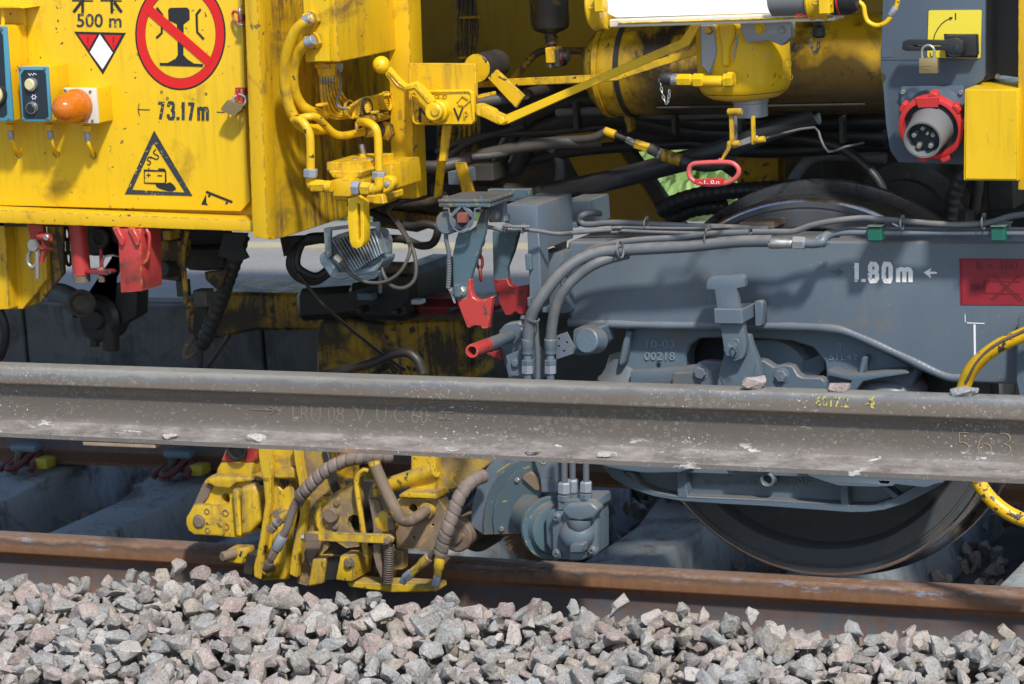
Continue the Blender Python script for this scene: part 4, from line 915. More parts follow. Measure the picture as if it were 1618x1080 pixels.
t2 = thing('pull_rod', 'long flat yellow pull rod rising from the lever plate to the filter bowl', 'linkage', W('c3', 130, 760, -.33))
pl('clevis', 'c2', [(1488, 655), (1520, 655), (1600, 690), (1640, 745), (1640, 775), (1600, 765), (1485, 725)], -.33, .02, M['yelw'], t2, bev=.002)
pl('clevis', 'c3', [(0, 668), (60, 690), (150, 730), (160, 765), (145, 790), (110, 788), (30, 750), (0, 735)], -.335, .018, M['yelw'], t2, bev=.003, seg=2)
cy('pin', 'c3', 132, 760, -.335, 22, .006, M['yel'], t2)
pl('rod', 'c3', [(160, 722), (600, 535), (1262, 247), (1328, 150), (1360, 60), (1410, 60), (1388, 152), (1312, 288), (1285, 300), (620, 580), (162, 785)], -.325, .008, M['yel'], t2, bev=.0015)
t3 = thing('pull_rod', 'second shaded yellow bar passing behind the long pull rod', 'linkage', W('c3', 500, 500, -.1))
pl('rod', 'c3', [(-150, 520), (0, 505), (740, 470), (820, 470), (1380, 290), (1380, 340), (860, 508), (740, 520), (0, 552), (-150, 560)], -.12, .01, M['yelw'], t3, bev=.0015)
pl('stay', 'c2', [(1275, 780), (1330, 790), (1300, 1020), (1250, 1020)], -.27, .008, M['yelw'], t)
t = thing('roller_link', 'drum with yellow end face and short yellow link right of the lever plate', 'roller', W('c2', 1495, 430, -.2))
lathe('drum', W('c2', 1495, 430, -.2), (.0, 1, .0), [(0, 92*mp('c2', 1495, 430, -.2)), (.11, 92*mp('c2', 1495, 430, -.2))], M['soot'], t, n=32)
cy('end_face', 'c2', 1495, 430, -.201, 90, .003, M['yelw'], t, n=32)
pl('link', 'c3', [(42, 492), (95, 438), (272, 605), (220, 682)], -.24, .01, M['yelw'], t, bev=.001)
seg('shaft', 'c3', (215, 607, -.2), (-60, 650, -.25), 38, M['pipe'], t); seg('shaft', 'c3', (280, 595, -.1), (430, 560, .05), 38, M['soot'], t)
pl('ledge', 'c2', [(1490, 600), (1580, 582), (1584, 605), (1495, 628)], -.3, .03, M['yelw'], t)

# ================================================================== tank, filters, lamp, cabinet, plug
TY = .12
p0 = W('c3', 690, 400, TY); p1 = W('c4', 930, 330, TY); r = .112
zc = (W('p', 1000, 182, TY).z+r*1.0)
t = thing('air_tank', 'long horizontal yellow air tank stained with black soot', 'tank', (p0.x+.2, TY, zc-r))
tm = pm('sooty_yellow_tank', (.52, .31, .008), rough=.32, vary=.12, dirt=(.03, .022, .012), dirtamt=.6, streak=.6, chips=(.02, .02, .02), chipamt=.12, bump=.06)
L = p1.x-p0.x
# burnt-on soot with its own ragged outline covers the lower part of the tank
_n = tm.node_tree; _N = _n.nodes; _l = _n.links.new; _b = _N['Principled BSDF']; _c = _b.inputs['Base Color'].links[0].from_socket
_g = _N.new('ShaderNodeNewGeometry'); _s = _N.new('ShaderNodeSeparateXYZ'); _l(_g.outputs['Position'], _s.inputs[0])
_q = _N.new('ShaderNodeTexNoise'); _q.inputs['Scale'].default_value = 5; _q.inputs['Detail'].default_value = 5; _l(_g.outputs['Position'], _q.inputs['Vector'])
def _m(op, a, b_):
    r_ = _N.new('ShaderNodeMath'); r_.operation = op
    for i, v in enumerate((a, b_)):
        if isinstance(v, (int, float)): r_.inputs[i].default_value = v
        else: _l(v, r_.inputs[i])
    return r_.outputs[0]
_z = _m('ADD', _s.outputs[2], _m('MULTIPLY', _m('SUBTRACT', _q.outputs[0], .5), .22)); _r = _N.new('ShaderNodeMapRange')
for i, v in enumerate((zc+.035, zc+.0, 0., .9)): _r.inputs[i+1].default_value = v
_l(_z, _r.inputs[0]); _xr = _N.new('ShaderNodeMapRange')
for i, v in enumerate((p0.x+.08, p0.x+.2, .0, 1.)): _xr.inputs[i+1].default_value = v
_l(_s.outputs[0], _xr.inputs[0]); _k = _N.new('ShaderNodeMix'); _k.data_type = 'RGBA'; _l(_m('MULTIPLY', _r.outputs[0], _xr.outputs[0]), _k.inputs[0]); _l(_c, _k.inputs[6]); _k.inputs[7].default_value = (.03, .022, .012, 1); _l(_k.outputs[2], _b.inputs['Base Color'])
lathe('shell', (p0.x, TY, zc), (1, 0, 0), [(.0, .02), (.004, .05), (.015, .08), (.035, .1), (.06, r*.985), (.075, r), (L, r)], tm, t, n=48, smooth=50)
xs = W('c3', 950, 400, TY).x
for dx, k in ((0, .0), (-.055, 0)):
    lathe('strap', (xs+dx, TY, zc), (1, 0, 0), [(0, r), (0, r+.004), (.012, r+.004), (.012, r)], tm if dx else M['blk'], t, n=48, cap=False)
tube3('weld_bead', [(xs+.09, TY-.075, zc-.087), (p1.x-.05, TY-.075, zc-.087)], .004, M['soot'], t)
seg('nipple', 'c3', (690, 325, TY), (640, 325, TY), 34, M['yeld'], t, n=6)
pl('tank_foot', 'c3', [(895, 720), (940, 720), (952, 830), (925, 840)], TY, .03, M['yeld'], t)
t = thing('air_pipe', 'grimy yellow pipe from the tank end bending down to the left', 'pipe', W('c3', 300, 400, .1))
tb('pipe', 'c3', [(650, 320, .12), (520, 318, .12), (410, 318, .12), (340, 345, .12), (270, 420, .12), (200, 500, .12), (150, 560, .12)], 22, M['yeld'], t)
t = thing('water_separator', 'small half-black filter bowl hanging under the deck left of the tank', 'filter', W('c3', 440, 190, .0))
q = 4*mp('c3', 440, 100, .0)/4; c0 = W('c3', 440, 200, 0)
lathe('bowl', c0, (0, 0, 1), [(0, q*70), (q*12, q*100), (q*30, q*118), (q*60, q*123), (q*330, q*123)], pm('half_soot_yellow', (.5, .3, .008), rough=.4, dirt=(.02, .018, .015), dirtamt=1.0, vary=.1), t, n=32)
lathe('stem', c0, (0, 0, -1), [(0, q*48), (q*12, q*50), (q*14, q*38), (q*30, q*38), (q*32, q*46), (q*44, q*46), (q*46, q*34), (q*60, q*34), (q*62, q*44), (q*75, q*44), (q*76, q*30), (q*100, q*30)], M['yeld'], t, n=12)
bx('drain_block', 'c3', 405, 300, 455, 400, -.03, .06, M['yelw'], t); bx('drain_block', 'c3', 450, 310, 490, 425, -.02, .05, M['soot'], t)
seg('drain_knob', 'c3', (488, 360, 0), (560, 358, 0), 36, M['blk'], t, prof=[(0, .7), (.1, 1), (.35, 1), (.4, .75), (.6, .75), (.65, .95), (.9, .9), (1, .5)]); seg('knob_ring', 'c3', (510, 362, 0), (522, 362, 0), 39, M['redd'], t); seg('stub', 'c3', (440, 400, 0), (440, 425, 0), 24, M['steel'], t)
t = thing('cable_run', 'vertical yellow cables strapped to the inner wall near the post', 'cable bundle', W('c2', 1430, 200, .4))
for i, x in enumerate((1380, 1402, 1428, 1452, 1475)): tb('cable', 'c2', [(x, -60, .45), (x+(i-2)*4, 60, .45), (x+(i-2)*9, 180, .45), (x+(i-2)*5-5, 300, .45), (x-8, 400, .45), (x+15, 600, .45), (x+5+i*8, 880, .45)], 13, M['yeld'], t)
for y in (110, 365): bx('strap', 'c2', 1372, y-8, 1505, y+8, .42, .04, M['yelw'], t)

# work lamp tube
LY = -.40
a = W('p', 960, 4, LY); b = W('p', 1222, 2, LY); zl = W('p', 1100, 1, LY).z
q = mp('p', 1100, 5, LY)
t = thing('tube_lamp', 'lit white tube lamp along the top edge, held by yellow clamps', 'work lamp', (a.x, LY, zl))
lathe('tube', (a.x, LY, zl), (1, 0, 0), [(0, q*10), (.006, q*17), (.02, q*22), (b.x-a.x, q*22)], M['glow'], t, n=32)
bx('reflector', 'p', 962, 25, 1318, 38, LY-.02, .07, M['cream'], t, bev=.002)
bx('reflector_rib', 'p', 975, 30, 1316, 33, LY-.026, .006, M['yelw'], t)
c_ = W('p', 1222, 0, LY).x; d_ = W('c4', 500, 0, LY).x; e_ = W('c4', 600, 0, LY).x; g_ = W('c4', 740, 0, LY).x
lathe('sleeve', (c_, LY-.01, zl), (1, 0, 0), [(0, q*24), (.004, q*28), (d_-c_, q*28)], M['greyp'], t, n=32)
txt('lettering', 'DOMAX', 'p', 1258, 21, 1284, 27, LY-.01-q*28*.72-.0015, M['sred'], t, depth=.001)
lathe('end_cap', (e_, LY-.01, zl), (1, 0, 0), [(-.01, q*29), ((g_-e_)*.4, q*29), ((g_-e_)*.75, q*28), ((g_-e_), q*20)], M['ink'], t, n=32)
lathe('seal_ring', (e_+(g_-e_)*.33, LY-.01, zl), (1, 0, 0), [(0, q*29.6), (.004, q*29.6)], M['pred'], t, n=32); lathe('seal_ring', (e_, LY-.01, zl), (1, 0, 0), [(-.008, q*30), (.0, q*30)], M['wht'], t, n=32)
for xa, xb, R in ((W('p', 940, 5, LY).x, W('p', 962, 5, LY).x, q*40), (d_-.006, W('c4', 590, 0, LY).x-.004, q*36)):
    lathe('clamp_band', (xa, LY-.005, zl), (1, 0, 0), [(0, R*.8), (0, R), (.004, R*1.05), ((xb-xa)*.4, R*.98), ((xb-xa)*.6, R*.98), ((xb-xa)-.003, R*1.05), (xb-xa, R), (xb-xa, R*.8)], M['yel'], t, n=32)
for c, x, y in (('c3', 740, 52), ('c4', 545, 22)):
    seg('clamp_bolt', c, (x-60, y, LY-.075), (x+48, y-4, LY-.075), 10, M['yelw'], t, n=6); bx('clamp_lug', c, x-28, -60, x+30, 75, LY-.085, .03, M['yel'], t)
tb('cable', 'c4', [(730, 5, LY), (758, 30, LY), (768, 80, LY), (785, 115, LY), (830, 135, LY), (880, 118, LY), (915, 70, LY), (938, 20, LY), (945, -40, LY)], 13, M['yel'], t); seg('cable_sleeve', 'c4', (902, 82, LY), (932, 38, LY), 18, M['silver'], t)
t2 = thing('dust_cap', 'black rubber dust cap dangling on a thin chain right of the filter bowl', 'cap', W('c4', 520, 190, -.3))
seg('cap', 'c4', (520, 140, -.3), (520, 200, -.3), 38, M['blk'], t2, prof=[(0, .8), (.1, 1), (.8, 1), (1, .7)]); bx('cap_neck', 'c4', 495, 100, 535, 140, -.31, .02, M['blk'], t2)
chain('chain', '', 'c4', [(478, 175, -.3), (480, 240, -.3), (498, 290, -.3), (520, 250, -.3), (518, 200, -.3)], M['steel'], 20, parent=t2)

# filter bowl
FY = -.22
t = thing('filter_bowl', 'large yellow cast filter bowl with peeling paint below the lamp', 'filter', W('p', 1178, 160, FY))
c0 = W('p', 1178, 157, FY); q = mp('p', 1178, 100, FY); r = 74*q
lathe('bowl', c0, (0, 0, 1), [(0, r*.45), (q*4, r*.72), (q*12, r*.9), (q*22, r*.975), (q*32, r), (q*170, r)], M['yel'], t, n=48, smooth=50)
lathe('rim', c0, (0, 0, 1), [(q*-1, r*.4), (q*8, r*.80), (q*14, r*.93)], M['yeld'], t, n=48)
yb = FY-r*.98
pl('bracket', 'c3', [(1380, 150), (1480, 150), (1480, 180), (1495, 330), (1445, 480), (1385, 420)], yb-.002, .02, M['silver'], t, bev=.004)
pl('bracket', 'c4', [(95, 122), (372, 118), (372, 200), (320, 245), (250, 215), (140, 230), (118, 200)], yb-.015, .03, M['silver'], t, bev=.004, seg=2)
pl('neck', 'c3', [(1490, 150), (1600, 150), (1600, 230), (1570, 300), (1570, 420), (1520, 420), (1520, 300)], yb-.012, .02, M['yel'], t, bev=.004)
bolt('c4', 205, 150, yb-.016, 24, M['yel'], t); bolt('c3', 1440, 190, yb-.004, 22, M['yelw'], t); bolt('c4', 325, 160, yb-.016, 18, M['silver'], t)
for x in (362,): stroke('cast_mark', 'c4', circ(x-8, 340, 18, 14, 26), 6, yb+.02, M['yel'], t, depth=.006, closed=True)
txt('cast_mark', 'PR0', 'c4', 336, 398, 384, 425, yb+.02, M['yel'], t, depth=.004); 
pl('bare_patch', 'c4', [(75, 190), (88, 185), (72, 300), (62, 335)], yb-.003, .002, M['silver'], t, bev=0); pl('bare_patch', 'c4', [(235, 300), (255, 288), (245, 312)], yb+.0, .002, M['silver'], t, bev=0)
c1_ = W('c4', 155, 540, FY); lathe('drain_boss', c1_, (0, 0, -1), [(-.02, .04), (q*2, .04), (q*3, 27*q), (q*24, 27*q), (q*25, 24*q)], M['silver'], t, n=32)
lathe('boss_ring', W('c4', 35, 418, yb+.005), (-.3, -1, 0), [(0, .018), (.008, .018)], M['silver'], t)
cpl = thing('quick_coupling', 'yellow elbow coupling with black cap and chain on the front of the filter bowl', 'coupling', W('c3', 1400, 505, yb-.02))
YY = yb-.02
for (x0, x1, rr, n_, m_, yy) in ((1600, 1560, 50, 6, 'yel', 500), (1568, 1535, 44, 6, 'yel', 505), (1530, 1400, 36, 20, 'yel', 512), (1410, 1345, 46, 6, 'yel', 506), (1345, 1318, 34, 20, 'yel', 504), (1335, 1240, 40, 6, 'yel', 503), (1245, 1198, 38, 24, 'steel', 500), (1212, 1142, 42, 24, 'blk', 495)):
    seg('fitting' if m_ != 'blk' else 'cap', 'c3', (x0, yy, YY-.012), (x1, yy, YY-.012), rr, M[m_], cpl, n=n_, smooth=20 if n_ == 6 else 35, prof=[(0, .88), (.1, 1), (.9, 1), (1, .86)])
chain('chain', '', 'c3', [(1132, 495, YY-.02), (1140, 560, YY-.02), (1155, 620, YY-.02), (1172, 660, YY-.02), (1188, 610, YY-.02), (1190, 550, YY-.02)], M['steel'], 20, parent=cpl)
dl = thing('drain_handle', 'red oval pull handle on a yellow drain linkage under the filter bowl', 'handle', W('c4', 60, 600, -.3))
DY = -.30
pl('link', 'c4', [(38, 590), (60, 590), (66, 780), (42, 795)], DY-.01, .008, M['yelw'], dl); pl('link', 'c4', [(155, 620), (175, 620), (180, 770), (158, 775)], DY-.01, .008, M['yelw'], dl); pl('link', 'c4', [(60, 620), (80, 620), (80, 780), (64, 785)], DY+.02, .008, M['greyp'], dl)
seg('pin', 'c4', (35, 597, DY-.012), (108, 597, DY-.012), 20, M['yelw'], dl, n=12); seg('pin', 'c4', (60, 768, DY-.012), (95, 764, DY-.012), 16, M['yelw'], dl); seg('pin', 'c4', (178, 750, DY-.012), (232, 742, DY-.012), 17, M['yelw'], dl)
pl('link', 'c4', [(45, 770), (170, 722), (195, 725), (195, 752), (60, 795)], DY-.004, .006, M['steel'], dl); pl('arm', 'c4', [(28, 755), (42, 750), (44, 800), (15, 845), (5, 862), (-8, 858), (8, 820), (26, 790)], DY-.02, .006, M['yelw'], dl)
ring = [(-175, 915, DY-.03), (-160, 880, DY-.03), (-110, 870, DY-.03), (0, 866, DY-.03), (60, 872, DY-.03), (92, 905, DY-.03), (80, 945, DY-.03), (30, 975, DY-.03), (-60, 985, DY-.03), (-130, 975, DY-.03), (-165, 950, DY-.03)]
pr = pm('pink_red_handle', (.60, .10, .10), rough=.4, vary=.08, chips=(.7, .3, .28), chipamt=.12)
tube3('grip', [W('c4', *p) for p in ring], 13*mp('c4', 0, 900, DY), pr, dl, closed=True, sub=4)
pl('tag_plate', 'c4', [(-145, 958), (10, 950), (8, 985), (-5, 992), (-138, 990)], DY-.038, .006, M['pred'], dl); txt('lettering', '-.1. 0.n', 'c4', -120, 962, -12, 982, DY-.0385, M['wht'], dl)
tb('arm', 'c4', [(0, 855, DY-.02), (-20, 870, DY-.025)], 16, pr, dl)
t = thing('wire_rod', 'thin bent grey rod running right from the drain linkage', 'rod', W('c4', 400, 700, 0))
tb('rod', 'c4', [(225, 742, DY), (330, 712, -.1), (495, 680, .05), (530, 740, .05), (572, 812, .05), (660, 785, .1), (760, 762, .15)], 7, M['hose'], t, sub=2)

# ------------------------------------------------------------------ electric cabinet
EY = -.22
t = thing('switch_cabinet', 'grey electric cabinet plate carrying the yellow switch plate and the red-ringed plug', 'electric cabinet', W('c4', 1100, 880, EY))
pl('front_plate', 'c4', [(868, -150), (850, 310), (852, 380), (876, 405), (876, 425), (862, 445), (878, 660), (900, 805), (945, 868), (1300, 880), (1330, 470), (1395, 430), (1410, 400), (1412, -150)], EY, .012, M['cab'], t, bev=.003, seg=2)
pl('lower_box', 'c4', [(880, 320), (1392, 320), (1380, 430), (1325, 470), (1300, 860), (950, 850), (905, 790), (885, 640), (872, 445)], EY+.013, .15, M['cab'], t)
pl('side_cover', 'c4', [(1414, -150), (1640, -150), (1640, 420), (1500, 400), (1395, 440), (1412, 400)], EY+.05, .1, M['blk'], t)
stroke('seam', 'c4', [(852, 318), (1300, 320)], 5, EY-.0003, pm('seam_shadow', (.05, .07, .09)), t, depth=.0006)
bolt('c4', 1476, 406, EY+.045, 11, M['steel'], t); bx('type_label', 'c4', 858, 264, 912, 304, EY-.001, .001, M['cab'], t, bev=0)
pl('switch_plate', 'c4', [(1108, 60), (1114, 54), (1384, 52), (1391, 60), (1384, 305), (1377, 311), (1106, 307), (1100, 298)], EY-.003, .003, M['tsign'], t, bev=0)
pl('plate_bevel', 'c4', [(1190, 180), (1370, 180), (1370, 308), (1200, 306)], EY-.004, .001, M['ink'], t, bev=0)
stroke('arc_arrow', 'c4', [(1134, 215), (1140, 185), (1155, 155), (1178, 125), (1205, 105), (1225, 98)], 5, EY-.0032, M['ink'], t); pl('arrow_head', 'c4', [(1238, 90), (1218, 90), (1225, 108)], EY-.0042, .001, M['ink'], t, bev=0)
stroke('arc_arrow', 'c4', [(1116, 280), (1118, 298), (1128, 302)], 5, EY-.0032, M['ink'], t); stroke('on_mark', 'c4', [(1252, 68), (1252, 104)], 6, EY-.0032, M['ink'], t)
sw = thing('rotary_switch', 'black rotary switch with long handle on the yellow plate', 'switch', W('c4', 1280, 240, EY))
bx('base', 'c4', 1196, 186, 1362, 300, EY-.03, .026, M['ink'], sw, bev=.004, seg=2); cy('knob', 'c4', 1262, 252, EY-.03, 50, .03, M['ink'], sw, n=32); cy('knob_screw', 'c4', 1256, 256, EY-.06, 14, .003, M['navy'], sw)
pl('handle', 'c4', [(968, 222), (985, 214), (1190, 216), (1245, 205), (1290, 225), (1292, 275), (1250, 292), (1190, 268), (985, 272), (965, 262)], EY-.062, .022, M['ink'], sw, holes=[[(1020, 240), (1172, 243), (1172, 250), (1040, 250)]], bev=.003, seg=2)
padlock('brass padlock hanging through the black rotary switch handle', 'c4', 1105, 308, EY-.09, 99, 84)
stroke('maker_mark', 'c4', [(1070, 350), (1122, 350), (1122, 366), (1070, 366)], 3, EY-.0904, M['brass'], bpy.data.objects[[o.name for o in bpy.data.objects if o.get('label') == 'brass padlock hanging through the black rotary switch handle'][0]], closed=True)
pg = thing('power_plug', 'large grey five-pin power inlet with red locking ring under the switch', 'power plug', W('c4', 1130, 640, EY))
bx('base_plate', 'c4', 962, 458, 1302, 790, EY-.012, .011, M['cab'], pg, bev=.004, seg=2)
for x, y in ((972, 490), (1282, 492)): allen('c4', x, y, EY-.012, 13, M['steel'], pg)
ax = Vector((.03, -.95, -.22)); q = mp('c4', 1100, 690, EY-.05)
B = W('c4', 1150, 640, EY-.012)
lathe('socket_body', B, ax, [(-.02, 175*q), (.006, 172*q), (.02, 150*q), (.034, 148*q)], M['cab'], pg, n=40)
B2 = B+ax.normalized()*.03
lathe('locking_ring', B2, ax, [(0, 168*q), (.002, 176*q), (.01, 178*q), (.022, 176*q), (.024, 168*q), (.024, 150*q), (.012, 146*q), (.004, 146*q)], M['pred'], pg, n=48, cap=False)
axn, u_, v_ = frame_of(ax)
B3 = B2+axn*.004
lathe('ring_floor', B3, ax, [(0, 147*q), (.003, 147*q)], M['navy'], pg, n=40)
for an in (80, 35, 5, -70, 250, 140):
    # lugs on the ring, placed by their direction in the ring's plane
    d = Vector((1, 0, 0))*math.cos(math.radians(an))+Vector((0, -.22, .97)).normalized()*math.sin(math.radians(an)); c_ = B2+axn*.012+d*176*q; s_ = axn.cross(d)
    prism3('ring_lug', [[c_-s_*.011-axn*.012, c_+s_*.011-axn*.012, c_+s_*.008-axn*.012+d*.009, c_-s_*.008-axn*.012+d*.009]], axn*.024, M['pred'], pg, bev=.001)
d = Vector((0, -.22, .97)).normalized(); c_ = B2+axn*.018+d*150*q; s_ = axn.cross(d)
prism3('ring_key', [[c_-s_*.022-d*.012, c_+s_*.022-d*.012, c_+s_*.026+d*.01, c_-s_*.026+d*.01]], axn*.008, M['pred'], pg, bev=.001)
R1 = 106*q
lathe('shroud', B3, ax, [(0, R1*1.16), (.03, R1*1.05), (.086, R1*.99), (.09, R1*.96), (.09, R1*.86), (.084, R1*.84), (.03, R1*.8)], M['greyp'], pg, n=40, cap=False)
lathe('insulator_block', B3+axn*.02, ax, [(0, R1*.83), (.04, R1*.83), (.041, R1*.8)], M['navy'], pg, n=32)
for k in range(5):
    an = math.radians(90+72*k); off = (Vector((1, 0, 0))*math.cos(an)+d*math.sin(an))*R1*.52
    pb = B3+axn*.050+off; lathe('pin', pb, ax, [(0, .0062), (.028, .0062), (.032, .004)], M['steel'], pg, n=12)
pb = B3+axn*.058+(Vector((1, 0, 0))*.42+d*.5)*R1*.6; lathe('pin', pb, ax, [(0, .003), (.03, .003)], M['steel'], pg, n=8)
t = thing('yellow_box', 'plain yellow box standing out at the right edge below the end column', 'box', W('c4', 1440, 965, -.6))
pl('housing', 'c4', [(1300, 475), (1590, 475), (1588, 966), (1294, 964)], -.30, .28, M['yel'], t, bev=.003, seg=2)
pl('door', 'c4', [(1310, 482), (1582, 482), (1580, 958), (1304, 956)], -.3025, .0025, M['yel'], t, bev=.001)

# ------------------------------------------------------------------ black hoses running along behind everything
def hoses(label, specs):
    t = thing('hose_run', label, 'hose', W('p', specs[0][0][3][0], specs[0][0][3][1], specs[0][0][3][2]))
    for pts, r, m, rib in specs: tb('hose', 'p', pts, r, M[m], t, rib=rib)
    return t
hoses('thick black hoses sweeping from low left up under the air tank', [
    ([(790, 262, .3), (806, 225, .3), (830, 195, .3), (870, 172, .3), (930, 160, .3), (1000, 162, .3), (1080, 168, .3), (1160, 170, .3)], 16, 'blk', None),
    ([(812, 268, .28), (835, 225, .28), (870, 200, .28), (930, 188, .28), (1000, 190, .28), (1080, 205, .28), (1200, 212, .28), (1400, 215, .28)], 16, 'blk', None),
    ([(1000, 175, .25), (1100, 192, .25), (1200, 193, .25), (1300, 192, .25), (1420, 190, .25)], 13, 'blk', None),
    ([(700, 256, .2), (740, 225, .2), (790, 210, .2), (830, 200, .2)], 6, 'blk', None),
    ([(690, 240, .2), (760, 215, .2), (860, 210, .2), (960, 200, .2)], 5, 'blk', None)])
hoses('loose bunch of thinner black hoses crossing above the wheel below the air tank', [
    ([(1090, 225, .3), (1180, 238, .3), (1280, 236, .3), (1400, 228, .3), (1500, 240, .3)], 11, 'blk', None),
    ([(1230, 330, .35), (1262, 270, .35), (1300, 245, .35), (1400, 250, .35)], 9, 'hose', None),
    ([(1240, 215, .2), (1290, 222, .2), (1340, 240, .2), (1390, 290, .2), (1400, 345, .2)], 8, 'blk', None),
    ([(880, 178, .2), (960, 175, .2), (1060, 182, .2), (1180, 178, .2)], 7, 'hose', None),
    ([(830, 255, .3), (900, 240, .3), (980, 232, .3), (1060, 228, .3), (1150, 222, .3)], 9, 'blk', None),
    ([(1500, 345, .3), (1510, 300, .3), (1530, 270, .3), (1580, 262, .3)], 12, 'blk', (.02, .05, 'corr'))])
for _a, _y in ((905, 183), (1060, 190), (1165, 205), (1325, 205)): bx('hose_strap', 'p', _a, _y-22, _a+7, _y+22, .17, .03, M['soot'], uf)
hoses('long dusty black hose slanting up from the grey clamp to the tank underside', [
    ([(640, 262, -.1), (700, 262, -.08), (760, 245, -.02), (850, 228, .0), (950, 222, .05)], 10, 'pipe', None),
    ([(860, 305, .1), (960, 285, .1), (1050, 262, .1), (1130, 240, .1), (1220, 205, .1), (1290, 180, .1)], 17, 'blk', None),
    ([(800, 300, .25), (900, 302, .25), (1000, 270, .25), (1080, 250, .25)], 12, 'soot', None)])
hoses('ribbed black hose ending above the wheel at left', [
    ([(1042, 332, .3), (1075, 316, .3), (1120, 305, .3), (1180, 300, .3), (1260, 296, .3)], 13, 'blk', (.02, .05, 'corr')),
    ([(1060, 345, .35), (1100, 330, .35), (1150, 325, .35)], 12, 'blk', (.02, .05, 'corr')),
    ([(860, 335, .3), (880, 300, .3), (885, 260, .3), (870, 232, .3)], 8, 'hose', None)])
f = thing('hose_union', 'steel hose union with yellow ferrule below the air tank', 'fitting', W('c3', 1000, 900, .05))
X = [(780, 825), (850, 850), (920, 880), (975, 905), (1065, 935), (1125, 965), (1145, 975), (1270, 1015), (1330, 1035)]
for (a, b_), rr, m_, n_ in zip(zip(X, X[1:]), (28, 16, 24, 34, 36, 40, 40, 44), ('yelw', 'pipe', 'steel', 'yelw', 'pipe', 'steel', 'yeld', 'blk'), (16, 12, 6, 6, 20, 6, 20, 20)):
    seg('fitting', 'c3', (*a, .02), (*b_, .02), rr, M[m_], f, n=n_, smooth=25)
tb('hose', 'c3', [(1310, 1030, .02), (1450, 1045, .04), (1600, 1010, .1)], 40, M['blk'], f)
tb('hose', 'c3', [(-60, 990, -.05), (100, 975, -.02), (300, 925, 0), (500, 890, .02), (700, 870, .02), (790, 830, .02)], 26, M['pipe'], f)

# ================================================================== WHEELSET
WX, WR = -.01, .444
ws = thing('wheelset', 'large steel wheel with dark rim standing on the rusty rail', 'wheel', (WX, .07, 0))
ws['label'] = 'large solid steel wheel with dark rim standing on the rusty near rail'
wm = pm('dark_wheel_steel', (.075, .081, .09), rough=.5, metal=.2, vary=.2, dirt=(.10, .085, .07), dirtamt=.35, bump=.2)
wt = pm('worn_tread_steel', (.30, .32, .35), rough=.28, metal=.9, vary=.2, dirt=(.07, .05, .04), dirtamt=.3, bump=.1)
wd = pm('dark_wheel_disc', (.032, .034, .037), rough=.6, vary=.2, dirt=(.07, .06, .05), dirtamt=.3, bump=.2)
C0 = (WX, .0, WR)
lathe('rim', C0, (0, 1, 0), [(.03, WR-.078), (.004, WR-.070), (.0, WR-.066), (.0, WR-.030), (.003, WR-.028), (.003, WR-.024), (.0, WR-.022), (.0, WR-.010)], wm, ws, n=120, cap=False, smooth=30)
lathe('rim_edge', C0, (0, 1, 0), [(.0, WR-.010), (.002, WR-.006), (.007, WR-.0015)], pm('highlight_edge', (.5, .52, .55), rough=.22, metal=1, vary=.1), ws, n=120, cap=False, smooth=60)  # bright ring added so the rim shows a highlight line
lathe('tread', C0, (0, 1, 0), [(.007, WR-.0015), (.012, WR), (.09, WR+.004), (.102, WR+.012), (.112, WR+.024), (.122, WR+.027), (.132, WR+.02), (.136, WR+.0), (.136, WR-.06)], wt, ws, n=120, cap=False, smooth=30)
lathe('disc', C0, (0, 1, 0), [(.02, .06), (.022, .14), (.06, .20), (.07, WR-.12), (.045, WR-.085), (.03, WR-.078)], wd, ws, n=96, smooth=60)
lathe('hub', C0, (0, 1, 0), [(-.03, .05), (-.03, .11), (.03, .13)], wd, ws, n=48)
lathe('axle', (WX, .05, WR), (0, 1, 0), [(0, .085), (1.42, .085)], M['soot'], ws, n=32)
lathe('rim', (WX, 1.50, WR), (0, 1, 0), [(0, WR+.02), (.02, WR+.03), (.04, WR), (.13, WR-.004), (.13, .05), (0, .05)], wm, ws, n=72, cap=True)

# ================================================================== GREY BOGIE FRAME
BY = -.13
bg = thing('bogie_frame', 'blue-grey bogie side frame lettered 1.80m with a thick weld bead below', 'bogie', W('p', 1250, 610, BY))
fr = [(896, 381), (1200, 380), (1760, 382), (1760, 612), (1601, 608), (1497, 604), (1420, 566), (1345, 533), (1312, 526), (1250, 523), (1040, 521), (901, 517), (896, 450)]
pl('side_plate', 'p', fr, BY, .20, M['grey'], bg, bev=.012, seg=3)
bead = [(899, 509), (960, 511), (1040, 513), (1150, 514), (1250, 515), (1310, 518), (1345, 526), (1420, 559), (1490, 592), (1520, 597)]
Pb = resample(cr([W('p', x, y, BY+.0045) for x, y in bead], 8), .0025)
bm = bmesh.new(); tube_into(bm, Pb, .0105, 8, rf=lambda s, an: 1+.012*math.sin(s*520)+.06*math.sin(s*61)+.05*math.sin(s*23)); bm_link('weld_bead', bm, M['grey'], bg, smooth=60)
Pb = resample(cr([W('p', x, y, BY+.005) for x, y in [(1198, 600), (1197, 560), (1196, 545)]], 8), .006)
stencil('lettering', '1.80m', 'c8', 862, 378, 1130, 462, BY-.0002, M['white'], bg, (.55, .35, 1, 1, 1.55), 19, slope=2, gap=.14)
pl('arrow_mark', 'c8', [(1174, 420), (1208, 400), (1202, 416), (1232, 418), (1232, 426), (1202, 427), (1206, 446)], BY-.0008, .0006, M['white'], bg, bev=0)
ghost = pm('faded_green_mark', (.06, .10, .11), rough=.5); pl('arrow_mark', 'c8', [(822, 418), (788, 440), (794, 424), (765, 421), (765, 412), (794, 412), (790, 396)], BY-.0008, .0006, ghost, bg, bev=0)
